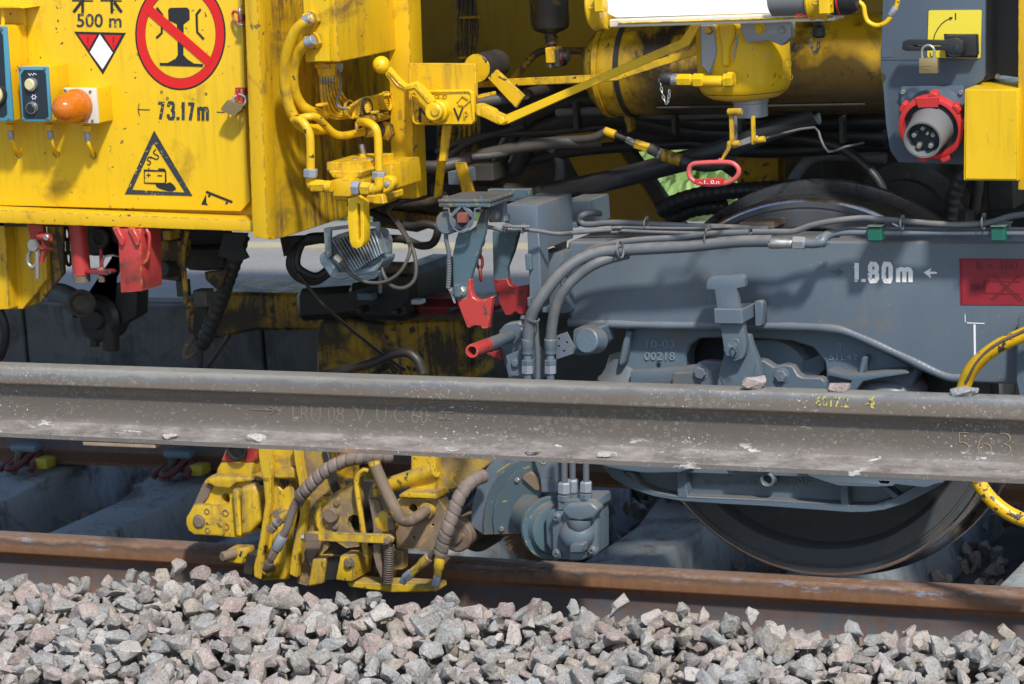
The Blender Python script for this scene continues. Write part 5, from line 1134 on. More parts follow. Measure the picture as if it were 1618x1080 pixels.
stroke('chalk_mark', 'c8', [(1357, 605), (1358, 640)], 3, BY-.0004, M['wht'], bg); stroke('chalk_mark', 'c8', [(1365, 643), (1443, 646)], 4, BY-.0004, M['wht'], bg); stroke('chalk_mark', 'c8', [(1399, 650), (1401, 790)], 9, BY-.0004, M['wht'], bg)
pl('warning_sign', 'c8', [(1331, 358), (2000, 362), (2000, 566), (1337, 562)], BY-.0022, .002, M['dimred'], bg, bev=0)
sg = BY-.0024
txt('lettering', 'R < 100', 'c8', 1408, 370, 1588, 408, sg, M['signi'], bg)
for pts in ([(1476, 432), (1600, 550)], [(1488, 430), (1612, 545)], [(1600, 430), (1480, 545)], [(1590, 438), (1470, 540)], [(1440, 455), (1440, 515)], [(1446, 455), (1446, 515)], [(1440, 458), (1600, 462)], [(1440, 512), (1600, 516)], [(1385, 485), (1438, 485)]):
    stroke('coupling_symbol', 'c8', pts, 4, sg-.0001*random.random(), M['signi'], bg)
for x in (1395, 1408, 1422): stroke('coupling_symbol', 'c8', circ(x, 485, 12, 12), 3, sg-.0002-.0003*random.random(), M['signi'], bg, closed=True)
stroke('sign_border', 'c8', [(1340, 364), (1900, 367)], 2.5, sg, M['signi'], bg); stroke('sign_border', 'c8', [(1338, 364), (1343, 556)], 2.5, sg-.0003, M['signi'], bg)
pl('hanger_plate', 'p', [(1608, 500), (1760, 480), (1760, 640), (1612, 640), (1604, 600)], BY-.05, .05, M['greyc'], bg, bev=.004)
bx('cable_tray', 'p', 1168, 351, 1222, 361, -.08, .12, M['brown'], bg)

# end structure at the left of the frame: box, post, brackets
eb = thing('end_bracket', 'blue-grey welded box and post at the left end of the bogie frame', 'bracket', W('c7', 540, 690, -.30))
EYb = -.30
pl('box', 'c7', [(390, 147), (570, 150), (574, 300), (578, 398), (520, 380), (515, 278), (390, 240)], EYb, .20, M['grey'], eb, bev=.003, seg=2)
pl('post', 'c7', [(515, 276), (577, 288), (582, 400), (592, 700), (560, 690), (528, 690), (524, 500)], EYb-.001, .05, M['grey'], eb, bev=.002)
pl('gusset', 'c7', [(575, 300), (720, 230), (720, 395), (690, 395), (580, 305)], EYb+.18, .01, M['grey'], eb)
bx('rear_box', 'c7', 722, 122, 852, 260, -.02, .12, M['grey'], eb); bx('rear_plate', 'c7', 305, 62, 528, 130, -.14, .02, M['teal'], eb); pl('rear_plate', 'c7', [(452, 112), (640, 110), (640, 145), (452, 145)], -.16, .05, M['grey'], eb)
bx('block', 'c7', 586, 402, 714, 722, -.185, .08, M['grey'], eb, seg=2); bx('strip', 'c7', 586, 402, 604, 722, -.19, .02, M['grey'], eb); bx('hinge', 'c7', 505, 410, 535, 495, -.315, .03, M['greyc'], eb); bx('hinge', 'c7', 515, 640, 532, 690, -.315, .03, M['greyc'], eb)
bolt('c7', 680, 335, -.15, 18, M['steel'], eb); bx('stud', 'c7', 735, 242, 785, 268, -.1, .03, M['greyc'], eb)
pl('tube_mount', 'c7', [(360, 820), (400, 780), (480, 765), (500, 830), (600, 960), (600, 1075), (415, 1075), (385, 960)], -.24, .03, M['grey'], eb, bev=.004)
pl('tube_mount', 'c7', [(400, 950), (480, 920), (490, 1060), (425, 1060)], -.30, .012, M['grey'], eb); bolt('c7', 455, 990, -.302, 20, M['grey'], eb)
bolt('c7', 494, 748, -.29, 14, M['grey'], eb, ax=(0, 0, 1)); bolt('c7', 488, 790, -.29, 12, M['grey'], eb, ax=(0, 0, -1))
hp = [circ(x, y, 7, 8) for x, y in ((685, 860), (728, 880), (685, 900), (712, 925))]
pl('perforated_plate', 'c7', [(668, 845), (725, 825), (765, 905), (760, 940), (672, 970)], -.27, .006, M['grey'], eb, holes=hp, bev=0)
pl('bracket_arm', 'c7', [(760, 810), (890, 805), (895, 900), (850, 950), (760, 950), (755, 900)], -.2, .1, M['greyc'], eb, bev=.004); seg('bush', 'c7', (830, 870, -.25), (890, 870, -.2), 70, M['greyc'], eb)
ex_ = thing('red_ended_tube', 'grey tube with a red open end sticking out below the hooks', 'tube', W('c7', 300, 870, -.35))
A_ = W('c7', 222, 925, -.52); B_ = W('c7', 420, 850, -.27); d_ = (B_-A_); Ld = d_.length; q = 37*mp('c7', 230, 920, -.5)
lathe('red_end', A_, d_, [(.03, q*.68), (0, q*.68), (0, q*.98), (.003, q), (Ld*.40, q), (Ld*.40, q*.9)], M['red'], ex_, n=28, cap=False)
lathe('tube', A_, d_, [(.03, q*.1), (.03, q*.68)], M['soot'], ex_, n=28, cap=False); lathe('tube', A_, d_, [(Ld*.40, q*.97), (Ld*1.0, q*.97), (Ld*1.05, q*.8)], M['greyc'], ex_, n=28)
pl('red_fin', 'c7', [(295, 940), (370, 920), (382, 975), (350, 965)], -.26, .01, M['redd'], ex_)

# hooks with clamps
def c7(pts): return pts
hk = thing('rail_hook', 'front hanging hook with bright red jaw and round clamp on top', 'hook', W('c7', 180, 160, -.42))
HY = -.44
bx('top_plate', 'c7', 38, 118, 322, 137, HY-.03, .13, M['teal'], hk); bx('top_plate', 'c7', 42, 139, 318, 160, HY-.03, .13, M['teal'], hk)
for x in (84, 268): bolt('c7', x, 112, HY+.0, 18, M['teal'], hk, ax=(0, 0, 1)); bolt('c7', x-2, 170, HY-.01, 15, M['teal'], hk, ax=(0, 0, -1))
stroke('strap', 'c7', [(70, 163), (98, 165), (104, 200), (108, 235), (125, 270), (150, 288), (175, 290), (205, 278), (225, 250), (234, 205), (238, 168), (268, 162)], 9, HY-.03, M['grey'], hk, depth=.01)
cy('clamp_housing', 'c7', 168, 215, HY+.06, 62, .085, M['grey'], hk, n=36); q = mp('c7', 168, 215, HY)
pl('clamp_ring', 'c7', circ(168, 217, 60, 32), HY-.03, .006, M['grey'], hk, holes=[[(168, 158), (222, 218), (168, 272), (116, 214)]], bev=.001)
pl('rubber_diamond', 'c7', [(168, 160), (220, 218), (168, 270), (118, 214)], HY-.026, .004, M['blk'], hk); pl('square_shaft', 'c7', [(140, 190), (192, 190), (192, 243), (140, 243)], HY-.042, .016, pm('rusty_square', (.10, .11, .12), alt=(.25, .07, .05), altamt=.5), hk)
pl('arm', 'c7', [(150, 288), (200, 288), (240, 262), (262, 205), (282, 160), (300, 175), (288, 300), (250, 420), (215, 530), (208, 600), (205, 652), (138, 655), (120, 600), (118, 420), (135, 330)], HY, .016, M['teal'], hk, bev=.002)
pl('jaw', 'c7', [(138, 655), (195, 640), (197, 545), (215, 542), (214, 600), (226, 638), (250, 655), (290, 650), (329, 635), (311, 803), (290, 808), (272, 806), (268, 793), (240, 790), (222, 795), (212, 804), (195, 803)], HY-.001, .018, M['red'], hk, bev=.002)
bolt('c7', 165, 605, HY-.004, 24, M['steel'], hk); bolt('c7', 118, 605, HY-.02, 16, M['steel'], hk, ax=(-1, 0, 0)); bx('lug', 'c7', 125, 572, 152, 640, HY-.02, .02, M['teal'], hk)
tb('spring_cable', 'c7', [(125, 262, HY-.01), (92, 280, HY-.01), (84, 330, HY-.01), (98, 400, HY-.01), (98, 500, HY-.01), (95, 590, HY-.01)], 12, M['hose'], hk)
tb('cable_sheath', 'c7', [(98, 430, HY-.01), (100, 500, HY-.01), (96, 585, HY-.01)], 13, M['hose'], hk, rib=(.006, .12, 'corr'))
tb('wire', 'c7', [(95, 590, HY-.01), (110, 620, HY-.01), (130, 670, HY-.01), (125, 640, HY-.01), (100, 600, HY-.01)], 4, M['steel'], hk)
pl('cheek', 'c7', [(308, 130), (390, 98), (393, 205), (400, 238), (312, 240)], HY+.09, .02, M['grey'], hk); pl('cheek', 'c7', [(322, 118), (392, 96), (394, 130), (322, 160)], HY+.06, .03, M['grey'], hk); bolt('c7', 340, 205, HY+.088, 25, M['steel'], hk)
hk2 = thing('rail_hook', 'rear hanging hook in shade with scuffed dark red jaw', 'hook', W('c7', 390, 300, -.2))
pl('arm', 'c7', [(330, 285), (470, 290), (440, 400), (408, 480), (412, 550), (335, 545), (332, 400)], -.24, .018, M['teal'], hk2, bev=.002)
pl('jaw', 'c7', [(335, 543), (410, 540), (420, 570), (450, 588), (525, 575), (520, 640), (508, 735), (470, 730), (455, 715), (425, 738), (398, 735), (370, 680), (345, 610)], -.242, .02, M['redd'], hk2, bev=.002)
chain('chain', 'short dark red chain hanging between the two hooks', 'c7', [(272, 300, -.36), (268, 380, -.36), (262, 450, -.36), (270, 545, -.36)], M['redd'], 46, cat='chain')

# hoses and cables on the bogie
def hs(label, pts, rpx, m='hose', c='c7', rib=None, **k):
    t = thing('hydraulic_hose', label, 'hose', W(c, *pts[0])); tb('hose', c, pts, rpx, M[m], t, rib=rib, **k); return t
HA = BY-.075
t = hs('outer thick grey hose arching over the left end of the bogie frame', [(520, 880, HA-.12), (528, 780, HA-.12), (560, 690, HA-.12), (640, 575, HA-.1), (720, 490, HA-.08), (800, 435, HA-.06), (900, 400, HA-.04), (1020, 388, HA-.03), (1200, 378, HA-.03), (1370, 368, HA-.03), (1500, 355, HA-.03), (1640, 342, HA-.03), (1825, 338, HA-.03)], 31, rib=(.028, .035, 'lap'))
def end_fit(t, x, y, Y):
    seg('ferrule', 'c7', (x, y, Y), (x, y+82, Y), 34, M['grey'], t, prof=[(0, .9), (.05, 1), (.6, 1), (.65, .92), (.95, .92), (1, .7)])
    seg('hose_nut', 'c7', (x+1, y+112, Y), (x+1, y+140, Y), 34, M['greyc'], t, n=6, smooth=20); seg('hose_nut', 'c7', (x+1, y+140, Y), (x+1, y+185, Y), 33, M['silver'], t, n=6, smooth=20); seg('hose_stem', 'c7', (x, y+80, Y), (x, y+230, Y), 22, M['grey'], t)
end_fit(t, 518, 860, HA-.12)
tie('c7', 545, 755, HA-.12, 36, (10, -40), M['hose'], t); tie('c7', 715, 560, HA-.09, 60, (30, -30), M['hose'], t) if 0 else None
seg('end_ferrule', 'c8', (492, 290, HA-.03), (595, 292, HA-.03), 26, M['steel'], t, prof=[(0, .95), (.05, 1), (.45, 1), (.5, .9), (.95, .9), (1, .8)])
seg('union_nut', 'c8', (597, 288, HA-.03), (650, 290, HA-.03), 30, M['silver'], t, n=6, smooth=20); seg('union_nut', 'c8', (628, 288, HA-.03), (655, 290, HA-.03), 24, M['silver'], t)
tb('elbow', 'c8', [(650, 290, HA-.03), (690, 292, HA-.03), (722, 285, HA-.03), (735, 265, HA-.02), (760, 250, HA+.0), (800, 245, HA+.01)], 22, M['grey'], t); seg('union_nut', 'c8', (712, 292, HA-.02), (742, 268, HA-.015), 31, M['silver'], t, n=6, smooth=20)
t = hs('inner thick grey hose tucked under the outer arching hose', [(640, 880, HA-.08), (650, 780, HA-.08), (672, 680, HA-.08), (720, 590, HA-.075), (790, 520, HA-.06), (870, 465, HA-.05), (960, 430, HA-.03), (1060, 405, HA-.0)], 29, rib=(.028, .035, 'lap'))
end_fit(t, 640, 860, HA-.08)
for (x, y, R, d) in ((1012, 385, 44, (20, -2)), (712, 545, 58, (30, -30))):
    a = W('c7', x, y, HA-.06); b = W('c7', x+d[0], y+d[1], HA-.06); ring3('hose_tie', a, b-a, R*mp('c7', x, y, HA), .0025, M['hose'], t, n=28)
hs('thin grey line behind the two thick hoses at the left', [(560, 760, HA-.09), (565, 850, HA-.09), (572, 960, HA-.09), (572, 1060, HA-.09), (572, 1150, HA-.09)], 16)
t = hs('grey hose on top of the frame, from the arching pair to the right edge', [(790, 430, HA-.02), (880, 375, HA-.02), (1010, 345, HA-.02), (1150, 330, HA-.02), (1350, 320, HA-.02), (1500, 300, HA-.02), (1700, 292, HA-.02)], 17)
hs('grey hose rising over the wheel and along the frame top', [(420, 240, HA-.02), (520, 240, HA-.02), (600, 238, HA-.02), (680, 212, HA-.02), (780, 192, HA-.02), (900, 180, HA-.01), (980, 185, HA-.01), (1080, 193, HA-.01), (1220, 205, HA-.01), (1340, 210, HA-.01), (1460, 200, HA-.01), (1560, 172, HA-.01), (1700, 155, HA-.01)], 14, c='c8')
hs('upper thin grey hose along the frame top', [(780, 240, HA-.0), (850, 222, HA-.0), (950, 225, HA), (1100, 225, HA), (1300, 226, HA), (1700, 228, HA)], 8, c='c8')
pp = thing('hydraulic_pipe', 'straight grey pipe held by two green blocks on the frame top', 'pipe', W('c8', 1100, 245, HA))
tb('pipe', 'c8', [(745, 270, HA), (775, 252, HA), (830, 244, HA), (900, 244, HA), (1000, 246, HA), (1300, 246, HA), (1700, 248, HA)], 13, M['grey'], pp)
for x0, x1 in ((921, 986), (1468, 1532)): bx('clamp_block', 'c8', x0, 222, x1, 284, HA-.025, .06, M['green'], pp, bev=.003); bx('clamp_lid', 'c8', x0-2, 214, x1+2, 222, HA-.03, .07, M['green'], pp)
hs('grey hose with a rounded loop starting behind the end bracket', [(905, 192, -.05), (860, 190, -.08), (815, 200, -.1), (798, 222, -.1), (815, 248, -.1), (870, 250, -.1), (950, 242, -.1), (1100, 245, -.1), (1350, 258, -.1), (1640, 268, -.1), (1800, 275, -.08)], 17)
hs('ribbed grey conduit running from the front hook to the right along the frame', [(285, 262, -.40), (330, 268, -.38), (400, 285, -.36), (500, 280, -.35), (570, 285, -.34), (650, 298, -.32), (710, 300, -.3), (745, 297, -.25)], 11, rib=(.006, .1, 'corr'))
hs('plain grey conduit continuing the ribbed one along the frame top', [(740, 297, -.25), (820, 290, -.22), (900, 283, -.2), (960, 280, -.18)], 12)
hs('lower ribbed conduit lying along the frame top behind the hoses', [(975, 282, -.14), (1100, 288, -.13), (1350, 296, -.13), (1640, 300, -.12), (1850, 298, -.1)], 10, rib=(.006, .1, 'corr'))
hs('upper ribbed conduit ending at the small bracket above the frame', [(960, 275, -.13), (990, 266, -.13), (1100, 268, -.13), (1350, 272, -.13), (1500, 268, -.12), (1640, 262, -.1)], 8, rib=(.006, .1, 'corr'))
tb('conduit_loop', 'c7', [(1000, 292, -.15), (965, 292, -.15), (970, 270, -.15), (1020, 268, -.14)], 8, M['hose'], bg)
t = thing('cable_ties', 'grey cable ties round the hoses on top of the frame', 'cable tie', W('c7', 1150, 240, -.14))
for c, x, y, R in (('c7', 1150, 250, 30), ('c7', 400, 275, 17), ('c7', 492, 278, 17), ('c8', 220, 270, 44), ('c8', 1078, 205, 26), ('c8', 1438, 200, 30)):
    a = W(c, x, y, HA-.02 if c == 'c8' else (-.12 if x > 1000 else -.36)); ring3('cable_tie', a, (1, .0, 0), R*mp(c, x, y, -.15), .0022, M['hose'], t, n=24, sx=1)
    bx('tie_head', c, x-7, y-R-12, x+8, y-R+6, a.y-.004, .008, M['hose'], t, bev=.001)
tb('rod_link', 'c7', [(385, 258, -.37), (450, 262, -.37), (530, 262, -.36)], 9, M['greyp'], eb)

# ================================================================== axle box casting, latch
ab = thing('axle_box', 'cast grey axle box below the frame with raised numbers 10-03 and 00218', 'axle box', W('p', 1200, 620, -.1))
AYb = -.085
outer = [(1050, 500), (1040, 840), (1020, 960), (980, 985), (890, 1000), (890, 1160), (2300, 1160), (2300, 1000)]
pl('casting', 'p', [(990, 515), (1300, 520), (1340, 528), (1400, 556), (1452, 584), (1440, 612), (1350, 622), (1340, 700), (950, 700), (950, 600), (975, 588), (985, 560)], AYb, .06, M['greyc'], ab, bev=.004,
   holes=[[(1084, 562), (1090, 545), (1105, 534), (1180, 533), (1250, 538), (1285, 549), (1303, 572), (1306, 596), (1290, 610), (1090, 606), (1084, 590)][::-1]])
pl('rib', 'c7', [(1040, 815), (1070, 822), (1035, 990), (1010, 1010), (1000, 990)], AYb-.03, .03, M['greyc'], ab, bev=.004)
lathe('spring_seat', W('p', 1005, 600, -.02), (0, 0, 1), [(-.05, .075), (-.012, .08), (-.010, .088), (.004, .092), (.010, .090), (.013, .083), (.03, .072), (.06, .060)], M['greyc'], ab, n=48)
pl('base_flange', 'e1', [(400, 588), (480, 585), (560, 578), (620, 570), (625, 640), (400, 640)], AYb-.03, .03, M['greyc'], ab, bev=.008, seg=2)
bx('seat_block', 'e1', 545, 600, 600, 640, AYb-.04, .03, M['greyc'], ab)
txt('cast_number', '10-03', 'c7', 1152, 866, 1308, 908, AYb-.0003, M['numb'], ab, bold=.012, depth=.003); txt('cast_number', '00218', 'c7', 1143, 930, 1306, 974, AYb-.0003, M['numb'], ab, bold=.012, depth=.003)
txt('cast_number', 'T', 'c8', 792, 732, 822, 765, AYb-.0003, M['numb'], ab, bold=.01, depth=.002); txt('cast_number', 'S1L42', 'c8', 757, 778, 885, 808, AYb-.0003, M['numb'], ab, bold=.01, depth=.0025)
cy('casting_hole', 'c7', 1218, 997, AYb-.001, 13, .001, M['ink'], ab)
B_ = W('c8', 520, 900, .0)
lathe('bearing_cover', B_, (0, -1, 0), [(-.06, .125), (.02, .122), (.045, .105), (.055, .07), (.06, .02)], M['greyc'], ab, n=48)
pl('blade', 'c8', [(640, 810), (660, 808), (735, 775), (738, 850), (690, 890), (642, 885)], -.05, .02, M['greyc'], ab)
pl('shelf', 'e1', [(1010, 585), (1050, 597), (1120, 600), (1180, 592), (1248, 588), (1262, 598), (1170, 612), (1120, 622), (1095, 655), (1068, 655), (1085, 620), (1012, 604)], AYb-.045, .05, M['greyc'], ab, bev=.004, seg=2)
pl('rib', 'e1', [(1118, 545), (1135, 545), (1124, 602), (1104, 602)], AYb-.03, .03, M['greyc'], ab, bev=.003)
lathe('spring_cap', W('p', 1409, 607, -.03), (0, 0, 1), [(-.06, .078), (-.004, .080), (0, .078), (.010, .074), (.018, .06), (.022, .035), (.023, .005)], M['grey'], ab, n=48, smooth=60)
LYk = -.17
pl('lug_plate', 'c8', [(60, 865), (85, 862), (160, 862), (162, 835), (175, 818), (215, 812), (300, 820), (300, 940), (60, 940)], LYk+.03, .03, M['greyc'], ab, bev=.003)
pl('lug_plate', 'c8', [(440, 806), (470, 812), (510, 838), (560, 828), (595, 835), (618, 875), (640, 885), (720, 887), (738, 905), (738, 950), (440, 950)], LYk+.02, .03, M['greyc'], ab, bev=.003)
bolt('c8', 190, 862, LYk+.03, 29, M['grey'], ab); bolt('c8', 547, 876, LYk+.02, 29, M['grey'], ab)
lt = thing('safety_latch', 'T-headed grey latch plate standing in a square bracket on the frame', 'latch', W('c8', 340, 900, LYk))
pl('foot', 'c8', [(255, 950), (270, 860), (300, 745), (330, 710), (380, 695), (402, 700), (412, 740), (440, 810), (465, 950)], LYk-.015, .025, M['grey'], lt, bev=.003, seg=2)
stroke('foot_groove', 'c8', [(270, 875), (300, 930), (360, 935), (420, 880), (430, 830)], 4, LYk-.0155, M['greyc'], lt, depth=.0015)
pl('latch_plate', 'c8', [(212, 478), (218, 452), (234, 440), (370, 431), (381, 445), (383, 484), (346, 490), (352, 560), (372, 600), (374, 650), (388, 730), (386, 770), (372, 800), (340, 812), (312, 806), (294, 788), (288, 740), (274, 650), (262, 590), (250, 497), (216, 496)], LYk-.045, .022, M['grey'], lt, bev=.002, seg=2)
bx('keeper', 'c8', 246, 582, 370, 648, LYk-.065, .014, M['grey'], lt); bx('keeper_side', 'c8', 362, 584, 372, 646, LYk-.064, .12, M['grey'], lt)
pl('keeper_side', 'c8', [(425, 548), (455, 546), (462, 560), (458, 655), (440, 660), (428, 655)], BY-.035, .036, M['grey'], lt); pl('keeper_pad', 'c8', [(345, 560), (440, 550), (460, 580), (458, 655), (345, 650)], BY-.008, .008, M['grey'], lt, bev=.003)
bolt('c8', 325, 765, LYk-.046, 29, M['greyc'], lt, name='pivot_nut'); tb('split_pin', 'c8', [(335, 755, LYk-.075), (330, 725, LYk-.075), (345, 716, LYk-.075), (356, 728, LYk-.075), (350, 752, LYk-.075), (358, 775, LYk-.07)], 4, M['grey'], lt)

lc = thing('spring_carrier', 'curved cast grey carrier below the loose rail in front of the wheel', 'casting', W('p', 1200, 790, -.13))
CYk = -.12
oc = [(60, 60), (108, 118), (150, 168), (210, 205), (300, 235), (400, 252), (550, 262), (700, 270), (1000, 292), (1060, 291), (1120, 283), (1190, 262), (1250, 232), (1310, 200), (1335, 184), (1380, 60)]
h1 = [(190, 145), (380, 150), (385, 235), (300, 215), (240, 190)]; h2 = [(412, 150), (958, 170), (966, 262), (700, 246), (420, 234)]; h3 = [(988, 190), (1240, 192), (1160, 240), (1080, 265), (992, 266)]
pl('web_plate', 'd5', oc, CYk+.025, .02, M['greyc'], lc)
pl('rim_casting', 'd5', oc, CYk-.01, .034, M['greyc'], lc, holes=[h1[::-1], h2[::-1], h3[::-1]], bev=.003)
pl('pad', 'd5', [(95, 60), (108, 120), (130, 130), (190, 142), (270, 152), (390, 150), (430, 138), (445, 60)], CYk-.05, .04, M['grey'], lc, bev=.006, seg=2)
pl('pad', 'd5', [(830, 60), (850, 160), (900, 178), (960, 196), (1090, 200), (1150, 197), (1160, 190), (1270, 202), (1300, 190), (1330, 184), (1380, 60)], CYk-.05, .04, M['grey'], lc, bev=.006, seg=2, holes=[[(1098, 178), (1140, 180), (1134, 192), (1104, 190)]])
pl('pad', 'd5', [(565, 100), (575, 138), (610, 150), (680, 152), (712, 146), (720, 100)], CYk-.03, .03, M['grey'], lc, bev=.004)
q = mp('d5', 706, 173, CYk); lathe('boss', W('d5', 706, 174, CYk-.01), (0, -1, 0), [(-.02, 30*q), (.006, 27*q), (.008, 22*q), (.006, 17*q), (-.015, 16*q)], M['greyc'], lc, n=28, cap=False); cy('boss_bore', 'd5', 706, 174, CYk-.001, 17, .001, M['ink'], lc)
pl('gusset', 'd5', [(195, 145), (225, 150), (260, 200), (245, 205)], CYk-.005, .03, M['greyc'], lc); pl('gusset', 'd5', [(1100, 200), (1130, 200), (1180, 240), (1160, 250)], CYk-.005, .03, M['greyc'], lc)
txt('cast_letters', 'EN-GJS-400-18', 'd5', 480, 178, 665, 198, CYk+.0245, M['greyc'], lc, depth=.002); txt('cast_letters', '20', 'd5', 548, 146, 580, 162, CYk+.0245, M['greyc'], lc, depth=.002)
txt('cast_letters', 'GNF', 'd5', 765, 166, 858, 194, CYk+.0245, M['greyc'], lc, bold=.01, depth=.0025)

# yellow hose at the right edge
t = thing('yellow_hose', 'scuffed yellow hose looping at the right edge behind the loose rail', 'hose', W('p', 1540, 700, -.2))
ym = pm('scuffed_yellow_hose', (.70, .42, .008), rough=.4, vary=.1, chips=(.06, .045, .035), chipamt=.55, chipscale=42, bump=.15)
tb('hose', 'p', [(1680, 500, -.24), (1618, 528, -.24), (1575, 548, -.24), (1542, 575, -.23), (1525, 605, -.22), (1518, 650, -.21), (1522, 705, -.21), (1540, 750, -.22), (1568, 790, -.22), (1610, 818, -.22), (1680, 835, -.22)], 11.5, ym, t)
tb('scuff_line', 'p', [(1660, 503, -.256), (1618, 522, -.256), (1575, 543, -.256), (1545, 570, -.246), (1526, 604, -.236)], 2.6, M['brown'], t)
tb('clip', 'p', [(1570, 768, -.2), (1570, 778, -.2)], 5, M['grey'], t) if 0 else None

# ================================================================== RAIL BRUSH UNIT (grey)
br = thing('rail_brush', 'grey guarded rail brush driven by a hydraulic motor, just left of the wheel', 'rail brush', W('d4', 600, 700, -.1))
GY = -.17
M['hood'] = pm('dusty_hood_paint', (.070, .108, .132), rough=.45, vary=.2, dirt=(.13, .10, .08), dirtamt=.5, chips=(.45, .36, .02), chipamt=.02, bump=.15, edge=(.2, .2, .2), edgeamt=.3)
def arc_(p, n): return [(q.x, q.y) for q in cr([Vector((x, y, 0)) for x, y in p], n)]
pl('hood_band', 'd4', arc_([(110, 680), (108, 600), (118, 520), (138, 440), (165, 360), (200, 290), (250, 230), (300, 170), (420, 100)], 4)+[(560, 100), (560, 420), (480, 735), (195, 741)], GY, .13, M['grey'], br, bev=.004, seg=2)
pl('hood_cover', 'd4', arc_([(195, 742), (196, 620), (212, 510), (240, 425), (285, 345), (340, 285), (410, 235), (500, 190)], 4)+[(600, 190), (620, 440), (480, 737)], GY-.012, .012, M['hood'], br, bev=.002)
pl('hood_cover', 'd4', arc_([(272, 740), (262, 640), (268, 560), (290, 480), (330, 400), (385, 325), (450, 270), (540, 230)], 4)+[(620, 240), (620, 440), (480, 736)], GY-.02, .009, M['hood'], br, bev=.002)
for x, y in ((440, 348), (330, 697)): bolt('d4', x, y, GY-.021, 20, M['steel'], br, washer=False)
stroke('grease_mark', 'd4', [(290, 298), (330, 270), (385, 232)], 7, GY-.0005, M['clipy'], br); stroke('chalk_mark', 'd4', circ(623, 222, 15, 12), 6, GY-.047, pm('yellow_chalk', (.5, .5, .02)), br, closed=True)
q = mp('d4', 600, 690, GY); AX = (.7, -.71, 0)
lathe('drive_housing', W('d4', 545, 600, GY-.02), AX, [(-.01, 150*q), (.02, 140*q), (.05, 130*q)], M['teal'], br, n=48)
lathe('drive_flange', W('d4', 672, 682, GY-.06), AX, [(0, 215*q), (.002, 225*q), (.012, 228*q), (.016, 222*q)], M['teal'], br, n=64)
lathe('drive_flange', W('d4', 695, 688, GY-.07), AX, [(0, 195*q), (.003, 190*q), (.02, 176*q), (.022, 150*q)], M['teal'], br, n=64)
lathe('flange_hole', W('d4', 530, 682, GY-.078), AX, [(0, 13*q), (.002, 12*q)], M['ink'], br, n=14)
pl('mount_arm', 'd4', [(555, 120), (715, 120), (722, 445), (608, 440), (600, 350), (585, 300), (560, 230)], GY-.045, .05, M['grey'], br, bev=.005, seg=2); pl('mount_step', 'd4', [(600, 350), (720, 345), (722, 447), (606, 442)], GY-.053, .01, M['grey'], br, bev=.003)
pl('side_block', 'd4', [(465, 320), (530, 290), (600, 330), (606, 440), (560, 430), (470, 350)], GY-.03, .03, M['brown'], br, bev=.004)
MY = GY-.15
pl('motor_body', 'd4', [(632, 600), (680, 560), (985, 545), (1000, 620), (1002, 870), (940, 912), (745, 918), (690, 880), (640, 800)], MY+.02, .08, M['greyc'], br, bev=.008, seg=2)
pl('motor_cover', 'd4', [(690, 590), (720, 570), (970, 570), (1000, 650), (1000, 862), (900, 922), (742, 918), (688, 862), (682, 640)], MY, .03, M['grey'], br, bev=.006, seg=2)
pl('port_block', 'd4', [(722, 495), (735, 488), (985, 488), (998, 500), (998, 560), (722, 570)], MY-.0, .09, M['greyc'], br, bev=.004)
pl('port_face', 'd4', [(748, 565), (790, 522), (960, 512), (1014, 562), (978, 626), (880, 642), (800, 632)], MY-.022, .04, M['grey'], br, bev=.008, seg=3)
# rounded nose of the motor
def nose():
    bm = bmesh.new(); bmesh.ops.create_uvsphere(bm, u_segments=32, v_segments=20, radius=1)
    p = W('d4', 868, 745, MY); sx = 128*q; sz = 125*q
    for v in bm.verts: v.co = Vector((p.x+v.co.x*sx*(1-.25*max(0, -v.co.z)), p.y+v.co.y*.034-.004, p.z+v.co.z*sz))
    return bm
bm_link('motor_nose', nose(), M['greyc'], br, smooth=80)
lathe('nose_rib', W('d4', 878, 640, MY-.012), (0, -.25, -1), [(0, 85*q), (.012, 78*q), (.028, 40*q), (.032, 12*q)], M['grey'], br, n=24)
pl('nose_pad', 'd4', [(812, 810), (905, 804), (902, 868), (806, 872)], MY-.05, .03, M['grey'], br, bev=.003); pl('nose_foot', 'd4', [(802, 872), (900, 868), (900, 922), (804, 926)], MY-.028, .03, M['grey'], br, bev=.004)
for x, y in ((718, 617), (722, 875), (970, 852)): lathe('screw_boss', W('d4', x, y, MY), (0, -1, 0), [(-.01, 40*q), (.004, 36*q), (.006, 28*q)], M['greyc'], br, n=24); allen('d4', x, y, MY-.005, 22, M['greyc'], br)
def motor_hose(x, Y, lab, r1, y0, yn):
    t = thing('motor_hose', lab, 'hose', W('d4', x, 500, Y))
    tb('hose', 'd4', [(x-6, -60, Y), (x-2, 120, Y), (x, y0, Y)], r1, M['hose'], t)
    seg('nut', 'd4', (x, y0-2, Y), (x, yn, Y), r1*1.95, M['silver'], t, n=6, smooth=20, prof=[(0, .8), (.12, 1), (.9, 1), (1, .85)]); seg('nut', 'd4', (x, yn+6, Y), (x, yn+50, Y), r1*2.05, M['greyc'], t, n=6, smooth=20, prof=[(0, .85), (.1, 1), (.9, 1), (1, .85)])
motor_hose(772, MY+.01, 'left hydraulic hose dropping into the brush motor', 24, 368, 448)
motor_hose(830, MY+.055, 'middle hydraulic hose dropping into the brush motor, slightly behind', 24, 345, 440)
motor_hose(926, MY+.01, 'right hydraulic hose dropping into the brush motor', 23, 362, 438)
t = thing('steel_strut', 'narrow grey strut left of the motor hoses', 'strut', W('d4', 725, 400, MY+.03)); bx('bar', 'd4', 712, 120, 738, 420, MY+.03, .02, M['greyc'], t)
